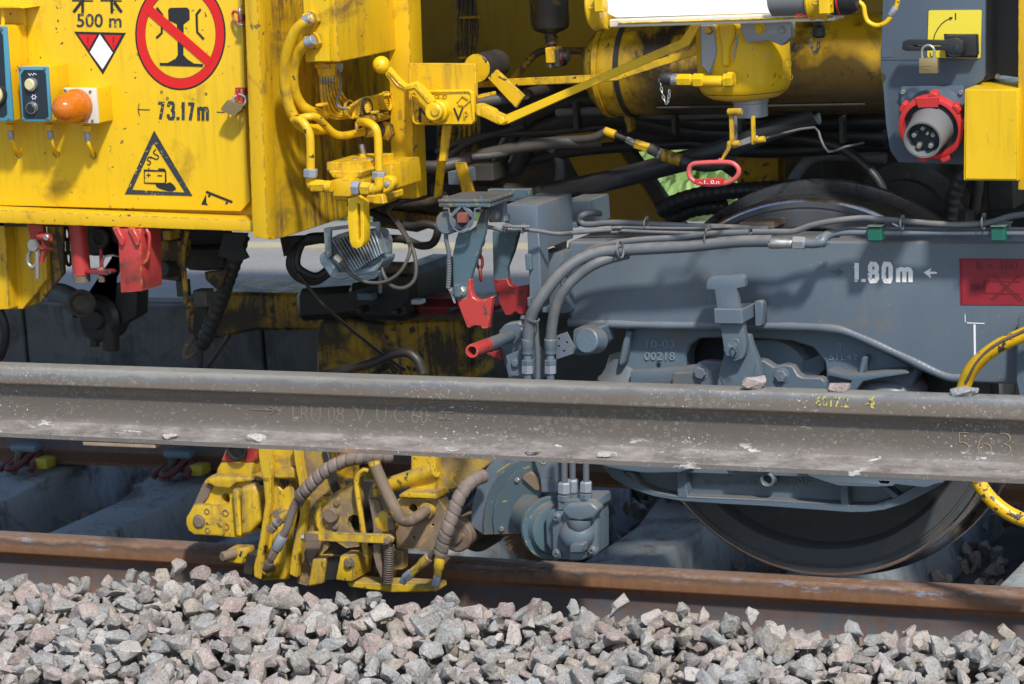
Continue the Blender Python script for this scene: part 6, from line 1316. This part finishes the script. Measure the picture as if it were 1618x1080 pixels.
# bristles: a wheel of steel wire, thousands of wires
def bristles():
    bm = bmesh.new(); R = random.Random(5); c = W('d4', 575, 660, GY+.02)
    for i in range(1500):
        a = R.uniform(PI*.95, PI*1.75); y = c.y+R.uniform(-.035, .03); L = 262*q*R.uniform(.93, 1.0); a2 = a+R.uniform(-.05, .05)
        p0 = Vector((c.x+math.cos(a)*L*.45, y, c.z+math.sin(a)*L*.45)); p1 = Vector((c.x+math.cos(a2)*L, y+R.uniform(-.008, .008), c.z+math.sin(a2)*L)); s = (p1-p0).cross(Vector((0, 1, 0))).normalized()*.0012
        bm.faces.new([bm.verts.new(p) for p in (p0-s, p0+s, p1+s*.6, p1-s*.6)]); k = Vector((0, .0012, 0)); bm.faces.new([bm.verts.new(p) for p in (p0-k, p0+k, p1+k*.6, p1-k*.6)])
    return bm
bm_link('bristles', bristles(), M['bris'], br, smooth=0, kind='stuff')
lathe('brush_core', W('d4', 575, 660, GY+.0), (0, 1, 0), [(0, 170*q), (.05, 170*q)], M['soot'], br, n=40)
lathe('rear_sprocket', W('d4', 990, 590, GY+.1), (0, 1, 0), [(0, 95*q), (.02, 95*q)], M['soot'], br, n=14)

# ================================================================== YELLOW RAIL CLAMP UNIT
CY1 = -.13
arm = thing('rail_gripper', 'rounded yellow clamp arm with red top collar, left of the upright plates', 'rail gripper', W('d2', 300, 690, CY1))
pl('body', 'd2', [(62, 610), (66, 565), (110, 480), (172, 345), (192, 316), (215, 300), (260, 296), (500, 300), (555, 330), (560, 560), (540, 650), (420, 705), (395, 712), (370, 700), (200, 690), (110, 680), (76, 655)], CY1, .12, M['yelt'], arm, bev=.006, seg=3, holes=[circ(318, 448, 27, 16, 34)[::-1]])
pl('cheek', 'd2', [(58, 612), (60, 570), (110, 482), (200, 485), (268, 488), (275, 560), (300, 610), (298, 690), (110, 682), (74, 656)], CY1-.014, .014, M['yelt'], arm, bev=.003, seg=2)
pl('shoulder', 'd2', [(110, 480), (175, 340), (232, 362), (200, 440), (165, 484)], CY1-.006, .008, M['brown'], arm, bev=.002)
pl('top_ledge', 'd2', [(186, 335), (200, 312), (250, 296), (480, 300), (500, 330), (380, 345), (345, 380), (250, 372)], CY1-.02, .03, M['yelt'], arm, bev=.006, seg=2)
bx('rib', 'd2', 366, 385, 408, 700, CY1-.025, .03, M['yelt'], arm, bev=.006); pl('bulge', 'd2', [(410, 370), (500, 350), (545, 420), (545, 600), (470, 680), (415, 690)], CY1-.035, .05, M['yelt'], arm, bev=.014, seg=3)
cy('pin', 'd2', 144, 596, CY1-.014, 39, .006, M['brown'], arm, n=28); lathe('pin_ring', W('d2', 144, 596, CY1-.014), (0, -1, 0), [(0, 47*mp('d2', 144, 596, CY1)), (.003, 45*mp('d2', 144, 596, CY1))], M['brown'], arm)
for x, y, r_ in ((196, 530, 17), (201, 655, 17), (318, 541, 21), (322, 630, 21)): 
    rr = r_*mp('d2', x, y, CY1); yy = CY1-.014 if x < 270 else CY1
    lathe('bolt', W('d2', x, y, yy), (0, -1, 0), [(-.001, rr*1.2), (.002, rr*1.15), (.002, rr*.8), (-.0005, rr*.7)], M['brown'], arm, n=18)
pl('neck', 'd2', [(248, 300), (262, 245), (285, 205), (505, 200), (498, 260), (485, 305)], CY1+.01, .09, M['yelt'], arm, bev=.006, seg=2)
pl('red_collar', 'd2', [(283, 207), (300, 165), (330, 90), (520, 90), (522, 180), (508, 210), (455, 215), (400, 205)], CY1+.008, .092, M['red'], arm, bev=.004)
ring3('rubber_ring', W('d2', 392, 125, CY1-.005), (0, 1, 0), 66*mp('d2', 392, 125, CY1), 13*mp('d2', 392, 125, CY1), M['blk'], arm, n=32); cy('bore', 'd2', 392, 125, CY1+.006, 60, .001, M['soot'], arm)
bx('link_plate', 'd2', 500, 330, 560, 640, CY1-.01, .03, M['soot'], arm)
q2 = mp('d2', 600, 500, -.2)
up = thing('rail_clamp', 'yellow upright clamp plates scraped to bare metal, standing over the near rail', 'rail clamp', W('d2', 650, 980, -.2))
UY = -.19
pl('upright', 'd2', [(520, 60), (588, 60), (600, 130), (622, 230), (612, 330), (612, 470), (596, 600), (560, 860), (548, 985), (500, 960), (498, 900), (540, 700), (574, 470), (560, 330), (538, 230)], UY-.03, .022, M['yelt'], up, bev=.003)
pl('web', 'd2', [(598, 60), (770, 60), (785, 300), (790, 460), (740, 680), (715, 985), (550, 985), (565, 860), (600, 600), (615, 400), (625, 250)], UY-.005, .02, M['yelt'], up, bev=.002, holes=[[(640, 318), (775, 322), (780, 380), (770, 400), (740, 345), (690, 395), (660, 360)]])
pl('pocket', 'd2', [(620, 300), (800, 300), (800, 640), (600, 640)], UY+.05, .01, M['yeld'], up)
pl('cross_ledge', 'd2', [(626, 288), (650, 262), (740, 240), (775, 250), (780, 318), (640, 316)], UY-.025, .02, M['yelt'], up, bev=.004)
pl('boss_plate', 'd2', [(610, 930), (620, 700), (645, 520), (690, 505), (720, 530), (720, 930), (710, 978), (600, 978)], UY-.02, .016, M['yelt'], up, bev=.005, seg=2)
pl('upright', 'd2', [(750, 60), (800, 60), (808, 190), (832, 320), (852, 470), (838, 600), (800, 830), (782, 970), (730, 945), (735, 880), (770, 700), (802, 560), (806, 420), (784, 300), (765, 190)], UY-.045, .022, M['yelt'], up, bev=.003)
pl('rear_plate', 'd2', [(800, 60), (960, 60), (990, 250), (1020, 400), (960, 430), (905, 520), (930, 660), (1000, 760), (900, 860), (890, 1000), (850, 1025), (782, 1005), (800, 830), (838, 600), (852, 470), (832, 320)], UY-.01, .02, M['yelb'], up, bev=.003)
pl('rear_plate', 'd2', [(945, 130), (985, 130), (1060, 400), (1020, 420)], UY-.02, .01, M['soot'], up)
pl('pivot_plate', 'd2', [(905, 470), (925, 445), (985, 440), (1200, 300), (1200, 760), (1110, 770), (960, 680), (915, 640), (900, 560)], UY-.03, .02, M['yelb'], up, bev=.004, holes=[circ(1160, 610, 45, 14, 60)[::-1]])
stroke('pivot_edge', 'd2', [(975, 455), (940, 480), (925, 540), (930, 620), (950, 670)], 30, UY-.031, M['yelt'], up, depth=.004)
cy('pivot_pin', 'd2', 1022, 548, UY-.03, 52, .018, M['brown'], up, n=28); bolt('d2', 1052, 470, UY-.03, 24, M['brown'], up, washer=False); bolt('d2', 1040, 630, UY-.03, 20, M['brown'], up)
pl('link_bar', 'p', [(482, 842), (492, 840), (615, 845), (622, 850), (620, 857), (612, 859), (482, 854)], UY-.085, .012, M['yelt'], up, bev=.0015)
pl('link_bar_end', 'p', [(482, 841), (503, 843), (503, 856), (482, 855)], UY-.086, .014, M['brown'], up)
q3 = mp('d3', 390, 720, UY)
for x, y in ((832, 700),): bolt('d2', x, y, UY-.086, 22, M['steel'], up, ax=(-1, -.3, 0))
cy('spring_pivot', 'd3', 392, 716, UY-.087, 24, .012, M['brown'], up)
P = []
for i in range(17*12+1):
    a = 2*PI*i/12; p = W('d3', 396-i*.05, 752+i*1.22, UY-.075); P.append(p+Vector((math.cos(a)*29*q3, math.sin(a)*29*q3, 0)))
bm = bmesh.new(); tube_into(bm, P, 5.2*q3, 6); bm_link('coil_spring', bm, M['spring'], up, smooth=80)
seg('spring_hook', 'd3', (395, 735, UY-.08), (396, 765, UY-.075), 12, M['brown'], up)
for n_, (pts, Y, th, m) in enumerate([
    ([(840, 730), (945, 728), (935, 770), (900, 830), (880, 900), (850, 850)], UY-.035, .02, 'brown'),
    ([(975, 735), (1060, 735), (1120, 770), (1180, 740), (1180, 830), (1000, 835), (920, 800)], UY+.0, .02, 'soot')]): pl('gusset', 'd2', pts, Y, th, M[m], up)
# blocks that grip the rail head
bk = thing('grip_block', 'yellow grip blocks with hexagon bolts low against the rail, half buried in stones', 'clamp block', W('d2', 1000, 1000, UY-.03))
pl('tube', 'd2', [(885, 840), (975, 838), (950, 1010), (850, 1030)], UY-.05, .05, M['yelt'], bk, bev=.008, seg=3); pl('worn_block', 'd2', [(972, 838), (1066, 838), (1040, 985), (950, 990)], UY-.04, .04, M['soot'], bk, bev=.003)
pl('block', 'd3', [(72, 820), (165, 822), (150, 992), (40, 980)], UY-.075, .10, M['yelt'], bk, bev=.004, seg=2); bolt('d3', 132, 868, UY-.076, 31, M['brown'], bk)
pl('base_bar', 'd3', [(110, 985), (230, 1000), (480, 1008), (700, 1020), (705, 1060), (420, 1066), (130, 1030)], UY-.05, .06, M['yelt'], bk, bev=.003)
pl('block', 'd2', [(325, 778), (440, 780), (450, 795), (430, 880), (330, 870)], UY-.01, .05, M['yelt'], bk, bev=.004); lathe('roller', W('d2', 345, 815, UY-.02), (-.4, -1, 0), [(-.02, 34*q2), (.02, 34*q2), (.024, 28*q2)], M['brown'], bk, n=20); pl('worn_block', 'd2', [(450, 805), (520, 810), (495, 960), (430, 940)], UY-.0, .04, M['soot'], bk, bev=.003)
# hoses with wrap
FIT = 'brown_fitting'
t = thing('wrapped_hose', 'brown spiral-wrapped hose arching down to the left upright plate', 'hose', W('d2', 900, 300, UY-.08))
tb('wrap', 'd2', [(1420, 165, UY-.03), (1300, 168, UY-.05), (1163, 182, UY-.07), (1080, 205, UY-.08), (1000, 245, UY-.09), (930, 300, UY-.095), (870, 360, UY-.1), (800, 440, UY-.1)], 46, M['bhose'], t, rib=(.023, .2, 'wrap'), n=20)
tb('hose', 'd2', [(820, 420, UY-.1), (775, 480, UY-.1), (745, 560, UY-.1), (720, 640, UY-.1), (690, 700, UY-.1)], 28, M['bhose'], t); tb('hose', 'd2', [(830, 430, UY-.09), (800, 490, UY-.09)], 24, M['bhose'], t)
seg('ferrule', 'd2', (695, 690, UY-.1), (650, 780, UY-.1), 35, M['silver'], t); seg('nut', 'd2', (645, 785, UY-.1), (615, 838, UY-.1), 30, M['brown'], t, n=6, smooth=20); seg('nut', 'd2', (622, 835, UY-.1), (600, 868, UY-.1), 24, M['spring'], t, n=8)
seg('elbow', 'd2', (608, 860, UY-.1), (585, 915, UY-.09), 30, M['brown'], t); seg('elbow', 'd2', (585, 890, UY-.1), (625, 905, UY-.03), 28, M['brown'], t)
t = thing('hose_fitting', 'short steel and yellow hose fitting on the left upright plate', 'fitting', W('d2', 650, 600, UY-.07))
for a, b_, rr, m_, n_ in (((722, 535), (690, 570), 26, 'yelt', 16), ((694, 566), (672, 588), 34, 'brown', 6), ((676, 584), (650, 612), 30, 'silver', 6), ((652, 610), (632, 632), 24, 'spring', 16), ((638, 626), (605, 656), 32, 'brown', 6)): seg('fitting', 'd2', (*a, UY-.07), (*b_, UY-.07), rr, M[m_], t, n=n_, smooth=25)
lathe('washer', W('d2', 660, 545, UY-.03), (0, -1, 0), [(0, 32*q2), (.008, 30*q2)], M['brown'], t); lathe('port', W('d2', 620, 905, UY-.025), (0, -1, 0), [(0, 60*q2), (.006, 58*q2), (.008, 44*q2), (.02, 40*q2)], M['yelt'], t, n=28)
t = thing('wrapped_hose', 'dusty brown wrapped hose hanging between the roller casting and the brush hood', 'hose', W('d3', 850, 500, UY-.09))
tb('wrap', 'd3', [(1010, 300, UY-.02), (960, 320, UY-.05), (900, 370, UY-.08), (850, 450, UY-.1), (815, 540, UY-.11), (780, 640, UY-.12), (750, 720, UY-.12), (730, 815, UY-.12)], 48, M['bhose'], t, rib=(.024, .1, 'wrap'), n=20)
seg('ferrule', 'd3', (730, 815, UY-.12), (712, 950, UY-.12), 37, M['yelt'], t, prof=[(0, .8), (.05, .95), (.6, 1), (.7, .8), (1, .7)], n=10); seg('nut', 'd3', (712, 945, UY-.12), (700, 1020, UY-.12), 27, M['silver'], t, n=6, smooth=20)
tb('hose', 'd3', [(720, 760, UY-.11), (690, 795, UY-.11), (655, 835, UY-.11)], 22, M['bhose'], t)
seg('ferrule', 'd3', (660, 830, UY-.11), (580, 900, UY-.11), 36, M['yelt'], t, n=10, prof=[(0, .8), (.05, 1), (.6, 1), (.7, .8), (1, .7)]); seg('nut', 'd3', (580, 900, UY-.11), (545, 930, UY-.11), 28, M['yelt'], t, n=6); seg('nut', 'd3', (545, 930, UY-.11), (500, 968, UY-.11), 32, M['silver'], t, n=6, smooth=20); seg('elbow', 'd3', (500, 960, UY-.11), (480, 1000, UY-.11), 24, M['silver'], t)
# casting with crank
cs = thing('roller_casting', 'yellow roller casting with flanged head and square column in the middle of the clamp unit', 'casting', W('d3', 600, 770, UY))
pl('column', 'd3', [(538, 60), (722, 60), (706, 400), (512, 395), (530, 350)], UY+.0, .20, M['yelt'], cs, bev=.004)
pl('column_side', 'd3', [(722, 60), (1160, 60), (1080, 200), (1000, 260), (850, 370), (706, 425)], UY+.02, .12, M['yelb'], cs, bev=.003)
pl('head_flange', 'd3', [(458, 420), (492, 398), (708, 408), (712, 450), (452, 438)], UY-.04, .10, M['yelt'], cs, bev=.006, seg=2)
pl('head_plate', 'd3', [(450, 450), (470, 445), (696, 448), (712, 435), (765, 520), (760, 560), (700, 770), (660, 785), (445, 772), (430, 560)], UY-.02, .04, M['yelb'], cs, bev=.006, seg=2, holes=[circ(550, 512, 30, 16)[::-1], circ(680, 620, 10, 10)[::-1], circ(556, 703, 11, 10)[::-1]])
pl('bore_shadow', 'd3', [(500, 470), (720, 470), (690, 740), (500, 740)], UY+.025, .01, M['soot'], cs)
lathe('cross_tube', W('d3', 420, 350, UY+.01), (1, -.1, .35), [(-.02, 52*q3), (.13, 52*q3)], M['yelt'], cs, n=28)
lathe('eye', W('d3', 372, 590, UY-.05), (0, -1, 0), [(-.02, 72*q3), (.01, 72*q3), (.013, 60*q3)], M['yelt'], cs, n=28)
pl('eye_cover', 'd3', [(380, 540), (425, 560), (430, 640), (395, 655), (385, 700)], UY-.068, .008, M['brown'], cs); bolt('d3', 415, 605, UY-.068, 20, M['brown'], cs)
pl('lever_slab', 'd3', [(250, 440), (270, 360), (330, 340), (385, 500), (360, 620), (385, 720), (355, 985), (300, 900), (285, 640), (262, 480)], UY-.05, .03, M['brown'], cs, bev=.005, seg=2)
pl('lever_slab', 'd3', [(254, 450), (320, 455), (345, 560), (350, 700), (335, 760), (350, 1000), (305, 900), (285, 820), (285, 620)], UY-.062, .012, M['brown'], cs, bev=.003); pl('lever_tip', 'd3', [(280, 345), (320, 340), (322, 430), (310, 440), (282, 435)], UY-.07, .02, M['yelt'], cs, bev=.003)
pl('lower_plate', 'd3', [(350, 760), (485, 790), (485, 915), (420, 915), (400, 980), (350, 980)], UY-.01, .03, M['yelb'], cs, bev=.003); bolt('d3', 430, 852, UY-.012, 18, M['brown'], cs)
ck = thing('crank_handle', 'thick bent brown and yellow crank tube on the roller casting', 'handle', W('d3', 450, 500, UY-.1))
tb('tube', 'd3', [(296, 215, UY-.10), (330, 300, UY-.10), (385, 420, UY-.10), (430, 510, UY-.10), (470, 575, UY-.10), (520, 592, UY-.09), (575, 570, UY-.07), (625, 535, UY-.04), (655, 515, UY-.02)], 41, M['brown'], ck, n=20)
seg('end_cap', 'd3', (292, 200, UY-.10), (300, 228, UY-.10), 42, M['yelt'], ck, n=20); lathe('weld_collar', W('d3', 650, 520, UY-.02), (0, -1, 0), [(0, 60*q3), (.015, 50*q3)], M['yelt'], ck, n=24)
t = thing('yellow_rod', 'thin bent yellow rod standing left of the crank tube', 'rod', W('d3', 200, 500, UY-.05))
tb('rod', 'd3', [(255, 262, UY-.05), (228, 255, UY-.055), (195, 285, UY-.055), (180, 340, UY-.055), (192, 450, UY-.055), (210, 560, UY-.055), (228, 700, UY-.05), (242, 820, UY-.05)], 19, M['yelt'], t)
rl = thing('guide_roller', 'brown flanged guide roller resting on the rail between casting and brush hood', 'roller', W('d3', 850, 790, -.1))
Rr = 112*q3; rc = W('d3', 830, 690, UY+.0)
lathe('roller', rc, (0, 1, 0), [(0, Rr*.35), (0, Rr*.9), (.004, Rr), (.03, Rr*1.0), (.032, Rr*.86), (.12, Rr*.86), (.125, Rr*1.15), (.16, Rr*1.15)], M['brown'], rl, n=48); lathe('hub', rc, (0, -1, 0), [(0, Rr*.5), (.008, Rr*.45), (.012, Rr*.2)], M['brown'], rl, n=32)
lathe('rear_drum', W('d3', 960, 660, UY+.10), (0, 1, 0), [(0, Rr*.3), (0, Rr*1.25), (.1, Rr*1.25)], M['soot'], rl, n=40)
pl('rear_frame', 'd2', [(540, 60), (1160, 60), (1160, 420), (1000, 420), (880, 300), (560, 300)], UY+.13, .03, M['yeld'], up)
bx('guard_plate', 'd3', 120, 330, 420, 800, UY+.08, .02, M['soot'], cs)

# ================================================================== things hanging under the cab, lower left
FL = -.50
t = thing('red_shackle', 'red shackle with a steel snap hook hanging at the far left below the sill', 'shackle', W('c5', 180, 330, FL))
pl('lug', 'c5', [(125, 318), (205, 320), (210, 400), (185, 430), (150, 410)], FL-.0, .02, M['red'], t, bev=.003); seg('pin', 'c5', (190, 378, FL-.02), (245, 385, FL-.03), 20, M['red'], t); cy('pin_eye', 'c5', 230, 384, FL-.04, 15, .006, M['steel'], t)
tb('bow', 'c5', [(205, 385, FL-.01), (215, 420, FL-.015), (225, 440, FL-.015), (210, 480, FL-.01), (200, 510, FL-.01)], 11, M['red'], t); seg('bow_pin', 'c5', (195, 440, FL-.015), (248, 438, FL-.015), 12, M['redd'], t)
tb('snap_hook', 'c5', [(175, 405, FL-.01), (155, 440, FL-.012), (138, 480, FL-.012), (140, 515, FL-.012), (165, 530, FL-.012), (182, 500, FL-.012), (190, 450, FL-.012), (178, 410, FL-.012)], 10, M['steel'], t, sub=5); tb('snap_gate', 'c5', [(180, 450, FL-.02), (182, 520, FL-.02), (183, 585, FL-.02)], 11, M['steel'], t); lathe('eye', W('c5', 172, 420, FL-.015), (0, -1, 0), [(0, .014), (.012, .014)], M['steel'], t, n=16)
t = thing('yellow_bracket', 'yellow sloping bracket below the sill at the far left', 'bracket', W('c5', 80, 730, -.4))
pl('plate', 'c5', [(-60, 300), (20, 300), (30, 430), (45, 735), (-60, 740)], -.44, .05, M['yelw'], t); pl('plate', 'c5', [(28, 310), (120, 318), (228, 420), (228, 590), (112, 735), (42, 735), (25, 440)], -.40, .02, M['yelw'], t); pl('side', 'c5', [(228, 318), (305, 322), (312, 560), (200, 700), (112, 735), (228, 590)], -.385, .01, M['yeld'], t)
t = thing('red_tube', 'round red tube with bare end and small threaded lug', 'tube', W('c5', 405, 600, -.45))
lathe('tube', W('c5', 400, 600, -.47), (0, 0, 1), [(.0, 42*mp('c5', 400, 500, -.47)), (.10, 42*mp('c5', 400, 500, -.47))], M['brown'], t, n=28); lathe('tube', W('c5', 400, 565, -.47), (0, 0, 1), [(.0, 44*mp('c5', 400, 500, -.47)), (.14, 44*mp('c5', 400, 500, -.47))], M['red'], t, n=28)
pl('lug', 'c5', [(410, 545), (530, 545), (540, 560), (520, 572), (420, 560)], -.49, .03, M['redd'], t); seg('bolt', 'c5', (492, 440, -.48), (497, 600, -.48), 10, M['redd'], t); seg('bolt', 'c5', (492, 530, -.48), (492, 556, -.48), 18, M['steel'], t, n=6); seg('bolt', 'c5', (497, 570, -.48), (497, 602, -.48), 17, M['brown'], t, n=6)
tb('wire', 'c5', [(500, 510, -.48), (510, 480, -.48), (545, 472, -.48), (580, 478, -.47)], 5, M['steel'], t)
t = thing('red_socket', 'bright red square socket box with side plate hanging below the sill', 'socket', W('c5', 650, 655, FL))
pl('box', 'c5', [(573, 345), (685, 345), (692, 648), (588, 655)], FL-.06, .09, M['red'], t, bev=.003, seg=2); pl('box_side', 'c5', [(700, 345), (765, 348), (778, 600), (716, 608)], FL+.02, .012, M['redd'], t)
for x in (580, 655): pl('gusset', 'c5', [(x-35, 338), (x-8, 338), (x+22, 395), (x+18, 425), (x+4, 420)], FL-.07, .012, M['red'], t)
tb('handle', 'c5', [(712, 345, FL-.05), (728, 380, FL-.05), (722, 480, FL-.05), (700, 512, FL-.05)], 9, M['red'], t)
chain('chain', 'dark iron chain hanging between the yellow bracket and the red tube', 'c5', [(325, 340, -.35), (330, 420, -.35), (338, 550, -.35)], M['soot'], 44)
t = thing('coupling_hook', 'heavy black coupling and pipe elbow hanging below the floor', 'coupling', W('c5', 500, 850, -.1))
tb('pipe_elbow', 'c5', [(250, 650, -.1), (310, 660, -.1), (370, 690, -.1), (400, 720, -.1)], 48, M['greyc'], t); lathe('pipe_flange', W('c5', 395, 705, -.12), (.7, -1, 0), [(-.01, .034), (.005, .036), (.008, .028), (.002, .02)], M['pipe'], t, n=28)
pl('drawbar', 'c5', [(430, 700), (520, 590), (575, 470), (580, 330), (470, 330), (440, 430), (560, 440), (520, 520), (400, 700), (395, 830), (470, 860), (560, 830), (665, 770), (670, 600), (560, 610)], -.02, .06, M['blk'], t, bev=.008, seg=2)
lathe('drawbar_eye', W('c5', 480, 780, -.03), (0, -1, 0), [(-.05, .062), (.0, .062), (.01, .05), (.01, .028), (.02, .022)], M['blk'], t, n=32); tb('leg', 'c5', [(460, 830, -.02), (462, 915, -.02)], 25, M['soot'], t); tb('leg', 'c5', [(545, 800, -.02), (540, 932, -.02)], 42, M['soot'], t)
ring3('ring', W('c5', 485, 385, -.2), (0, 1, 0), .02, .006, M['pipe'], t)
t = thing('under_gear', 'grimy yellow brackets and rods below the floor right of the red socket', 'bracket', W('c5', 830, 600, -.3))
pl('plate', 'c5', [(770, 400), (900, 395), (905, 445), (870, 600), (780, 590), (775, 470)], -.22, .03, M['yeld'], t, bev=.004); seg('rod', 'c5', (790, 540, -.26), (860, 540, -.2), 42, M['soot'], t); bx('block', 'c5', 790, 350, 830, 400, -.3, .05, M['yelw'], t)
tb('rod', 'c5', [(915, 350, -.35), (895, 430, -.35), (898, 560, -.35), (905, 650, -.35), (905, 720, -.35), (935, 705, -.35)], 13, M['yeld'], t, sub=4); bx('block', 'c5', 858, 595, 900, 675, -.3, .03, M['soot'], t); bx('block', 'c5', 940, 645, 1005, 722, -.3, .04, M['pipe'], t)
pl('beam', 'c5', [(780, 440), (1100, 430), (1100, 540), (1000, 550), (910, 545), (870, 480)], -.1, .06, M['soot'], t, bev=.006); pl('plate', 'c5', [(995, 555), (1110, 540), (1080, 630), (1050, 635), (1000, 590)], -.15, .02, M['yeld'], t); pl('flap', 'c5', [(1090, 360), (1205, 365), (1180, 430), (1210, 485), (1150, 510), (1060, 470)], -.2, .01, M['blk'], t)
pl('dark_plate', 'c5', [(600, 345), (1100, 352), (1120, 440), (780, 440), (600, 420)], -.05, .03, M['soot'], t); seg('cross_roller', 'c5', (450, 395, -.05), (560, 395, .1), 80, M['soot'], t)
t = thing('ribbed_hose', 'black ribbed hose hanging diagonally from the floor down behind the loose rail', 'hose', W('c5', 1060, 700, -.1))
tb('hose', 'c5', [(1180, 380, -.12), (1150, 480, -.12), (1100, 620, -.12), (1050, 760, -.12), (1005, 870, -.12), (975, 920, -.12)], 38, M['blk'], t, rib=(.02, .06, 'corr')); tb('pipe', 'c5', [(980, 905, -.12), (945, 950, -.12), (905, 970, -.12), (905, 930, -.12), (950, 860, -.12)], 14, M['brown'], t); tb('hose', 'c5', [(980, 900, -.12), (975, 960, -.12), (970, 1060, -.12)], 16, M['soot'], t); tb('hose', 'c5', [(1120, 860, 0), (1060, 950, 0), (1010, 1020, 0)], 11, M['soot'], t)
t = thing('side_hose', 'black hose end at the left edge above the loose rail', 'hose', W('c5', 0, 800, -.2)); tb('hose', 'c5', [(-30, 700, -.2), (15, 780, -.2), (25, 870, -.2), (5, 950, -.2), (-30, 1000, -.2)], 24, M['blk'], t)

# machinery of the far side, blurred: yellow beams across the track
fb = thing('far_beam', 'grimy yellow crossbeam lying low on the far side, left of the floodlight', 'beam', W('c6', 100, 840, 1.2))
pl('beam', 'c5', [(900, 670), (1005, 650), (1600, 660), (1600, 840), (1240, 840), (1060, 880), (905, 850)], 1.3, .25, M['yeld'], fb, bev=.01); pl('end_opening', 'c5', [(945, 730), (1010, 725), (1000, 860), (935, 850)], 1.295, .01, M['soot'], fb)
pl('sooty_block', 'c6', [(258, 640), (570, 620), (600, 770), (420, 790), (262, 800)], 1.1, .3, M['soot'], fb, bev=.02)
t = thing('far_clamp_unit', 'yellow worn plates of the far-side clamp unit seen under the floodlight', 'rail clamp', W('c6', 700, 1000, 1.0))
pl('plate', 'c6', [(365, 850), (385, 790), (560, 780), (720, 800), (760, 790), (1130, 770), (1140, 1080), (800, 1150), (370, 1150)], 1.2, .15, M['yeld'], t, bev=.01); pl('plate', 'c6', [(820, 760), (1140, 740), (1140, 785), (830, 790)], 1.1, .2, M['brown'], t)
pl('machine_block', 'c6', [(500, 620), (640, 590), (700, 540), (845, 545), (850, 680), (820, 800), (560, 790)], 1.0, .3, M['soot'], t, bev=.02); pl('machine_block', 'c6', [(840, 690), (1230, 690), (1230, 760), (840, 770)], 1.0, .15, M['redd'], t, bev=.02); bx('terminal', 'c6', 568, 658, 645, 692, .95, .03, M['pad'], t); bx('terminal', 'c6', 830, 690, 880, 712, .95, .03, M['wht'], t)
seg('insulator', 'c6', (700, 530, 1.0), (845, 535, 1.0), 30, M['brown'], t); tb('pin', 'c6', [(682, 560, .9), (682, 655, .9)], 9, M['silver'], t, sub=1)
for i in (1, 5, 6, 11): bx('terminal', 'c6', 520+i*44, 715+(i % 3)*12, 545+i*44, 760, .93, .05, random.choice([M['soot'], M['pipe'], M['soot']]), t)
t = thing('far_pipe', 'dark curved pipe rising just above the loose rail left of the red-ended tube', 'pipe', W('c6', 700, 1000, .2))
tb('pipe', 'c6', [(380, 1060, .1), (560, 1020, .1), (680, 985, .1), (740, 955, .1), (810, 945, .1), (860, 980, .1), (890, 1050, .1)], 24, M['soot'], t); tb('pipe', 'c6', [(640, 1060, .15), (720, 1010, .15), (760, 1040, .15)], 16, M['soot'], t)
t = thing('dark_tackle', 'grimy pipes and hoses under the return wall left of the front hook', 'hose', W('c6', 850, 300, .2))
tb('hose', 'c6', [(620, 250, .2), (720, 300, .2), (820, 330, .2), (900, 320, .2), (960, 340, .2), (940, 410, .2), (880, 425, .2), (800, 395, .2), (700, 390, .2)], 20, M['soot'], t); tb('pipe', 'c6', [(600, 205, .1), (700, 225, .1), (900, 215, .1), (1000, 180, .1)], 22, M['soot'], t)
pl('yellow_bar', 'c6', [(650, 240), (960, 280), (960, 325), (860, 360), (640, 330)], .45, .05, M['yeld'], t)
pl('bracket', 'c6', [(958, 0), (1000, -20), (975, 180), (938, 200)], -.15, .01, M['yelw'], t); pl('bracket', 'c6', [(1040, 20), (1095, 20), (1140, 175), (1085, 190)], -.1, .01, M['yeld'], t)
for x0, y0, x1, y1, Y, m in ((1010, 60, 1080, 130, .1, 'grey'), (1100, 30, 1230, 110, .2, 'pipe'), (930, 120, 1010, 200, .3, 'soot'), (1080, 130, 1230, 175, .25, 'soot')): bx('block', 'c6', x0, y0, x1, y1, Y, .08, M[m], t)
S.render.engine = 'CYCLES'
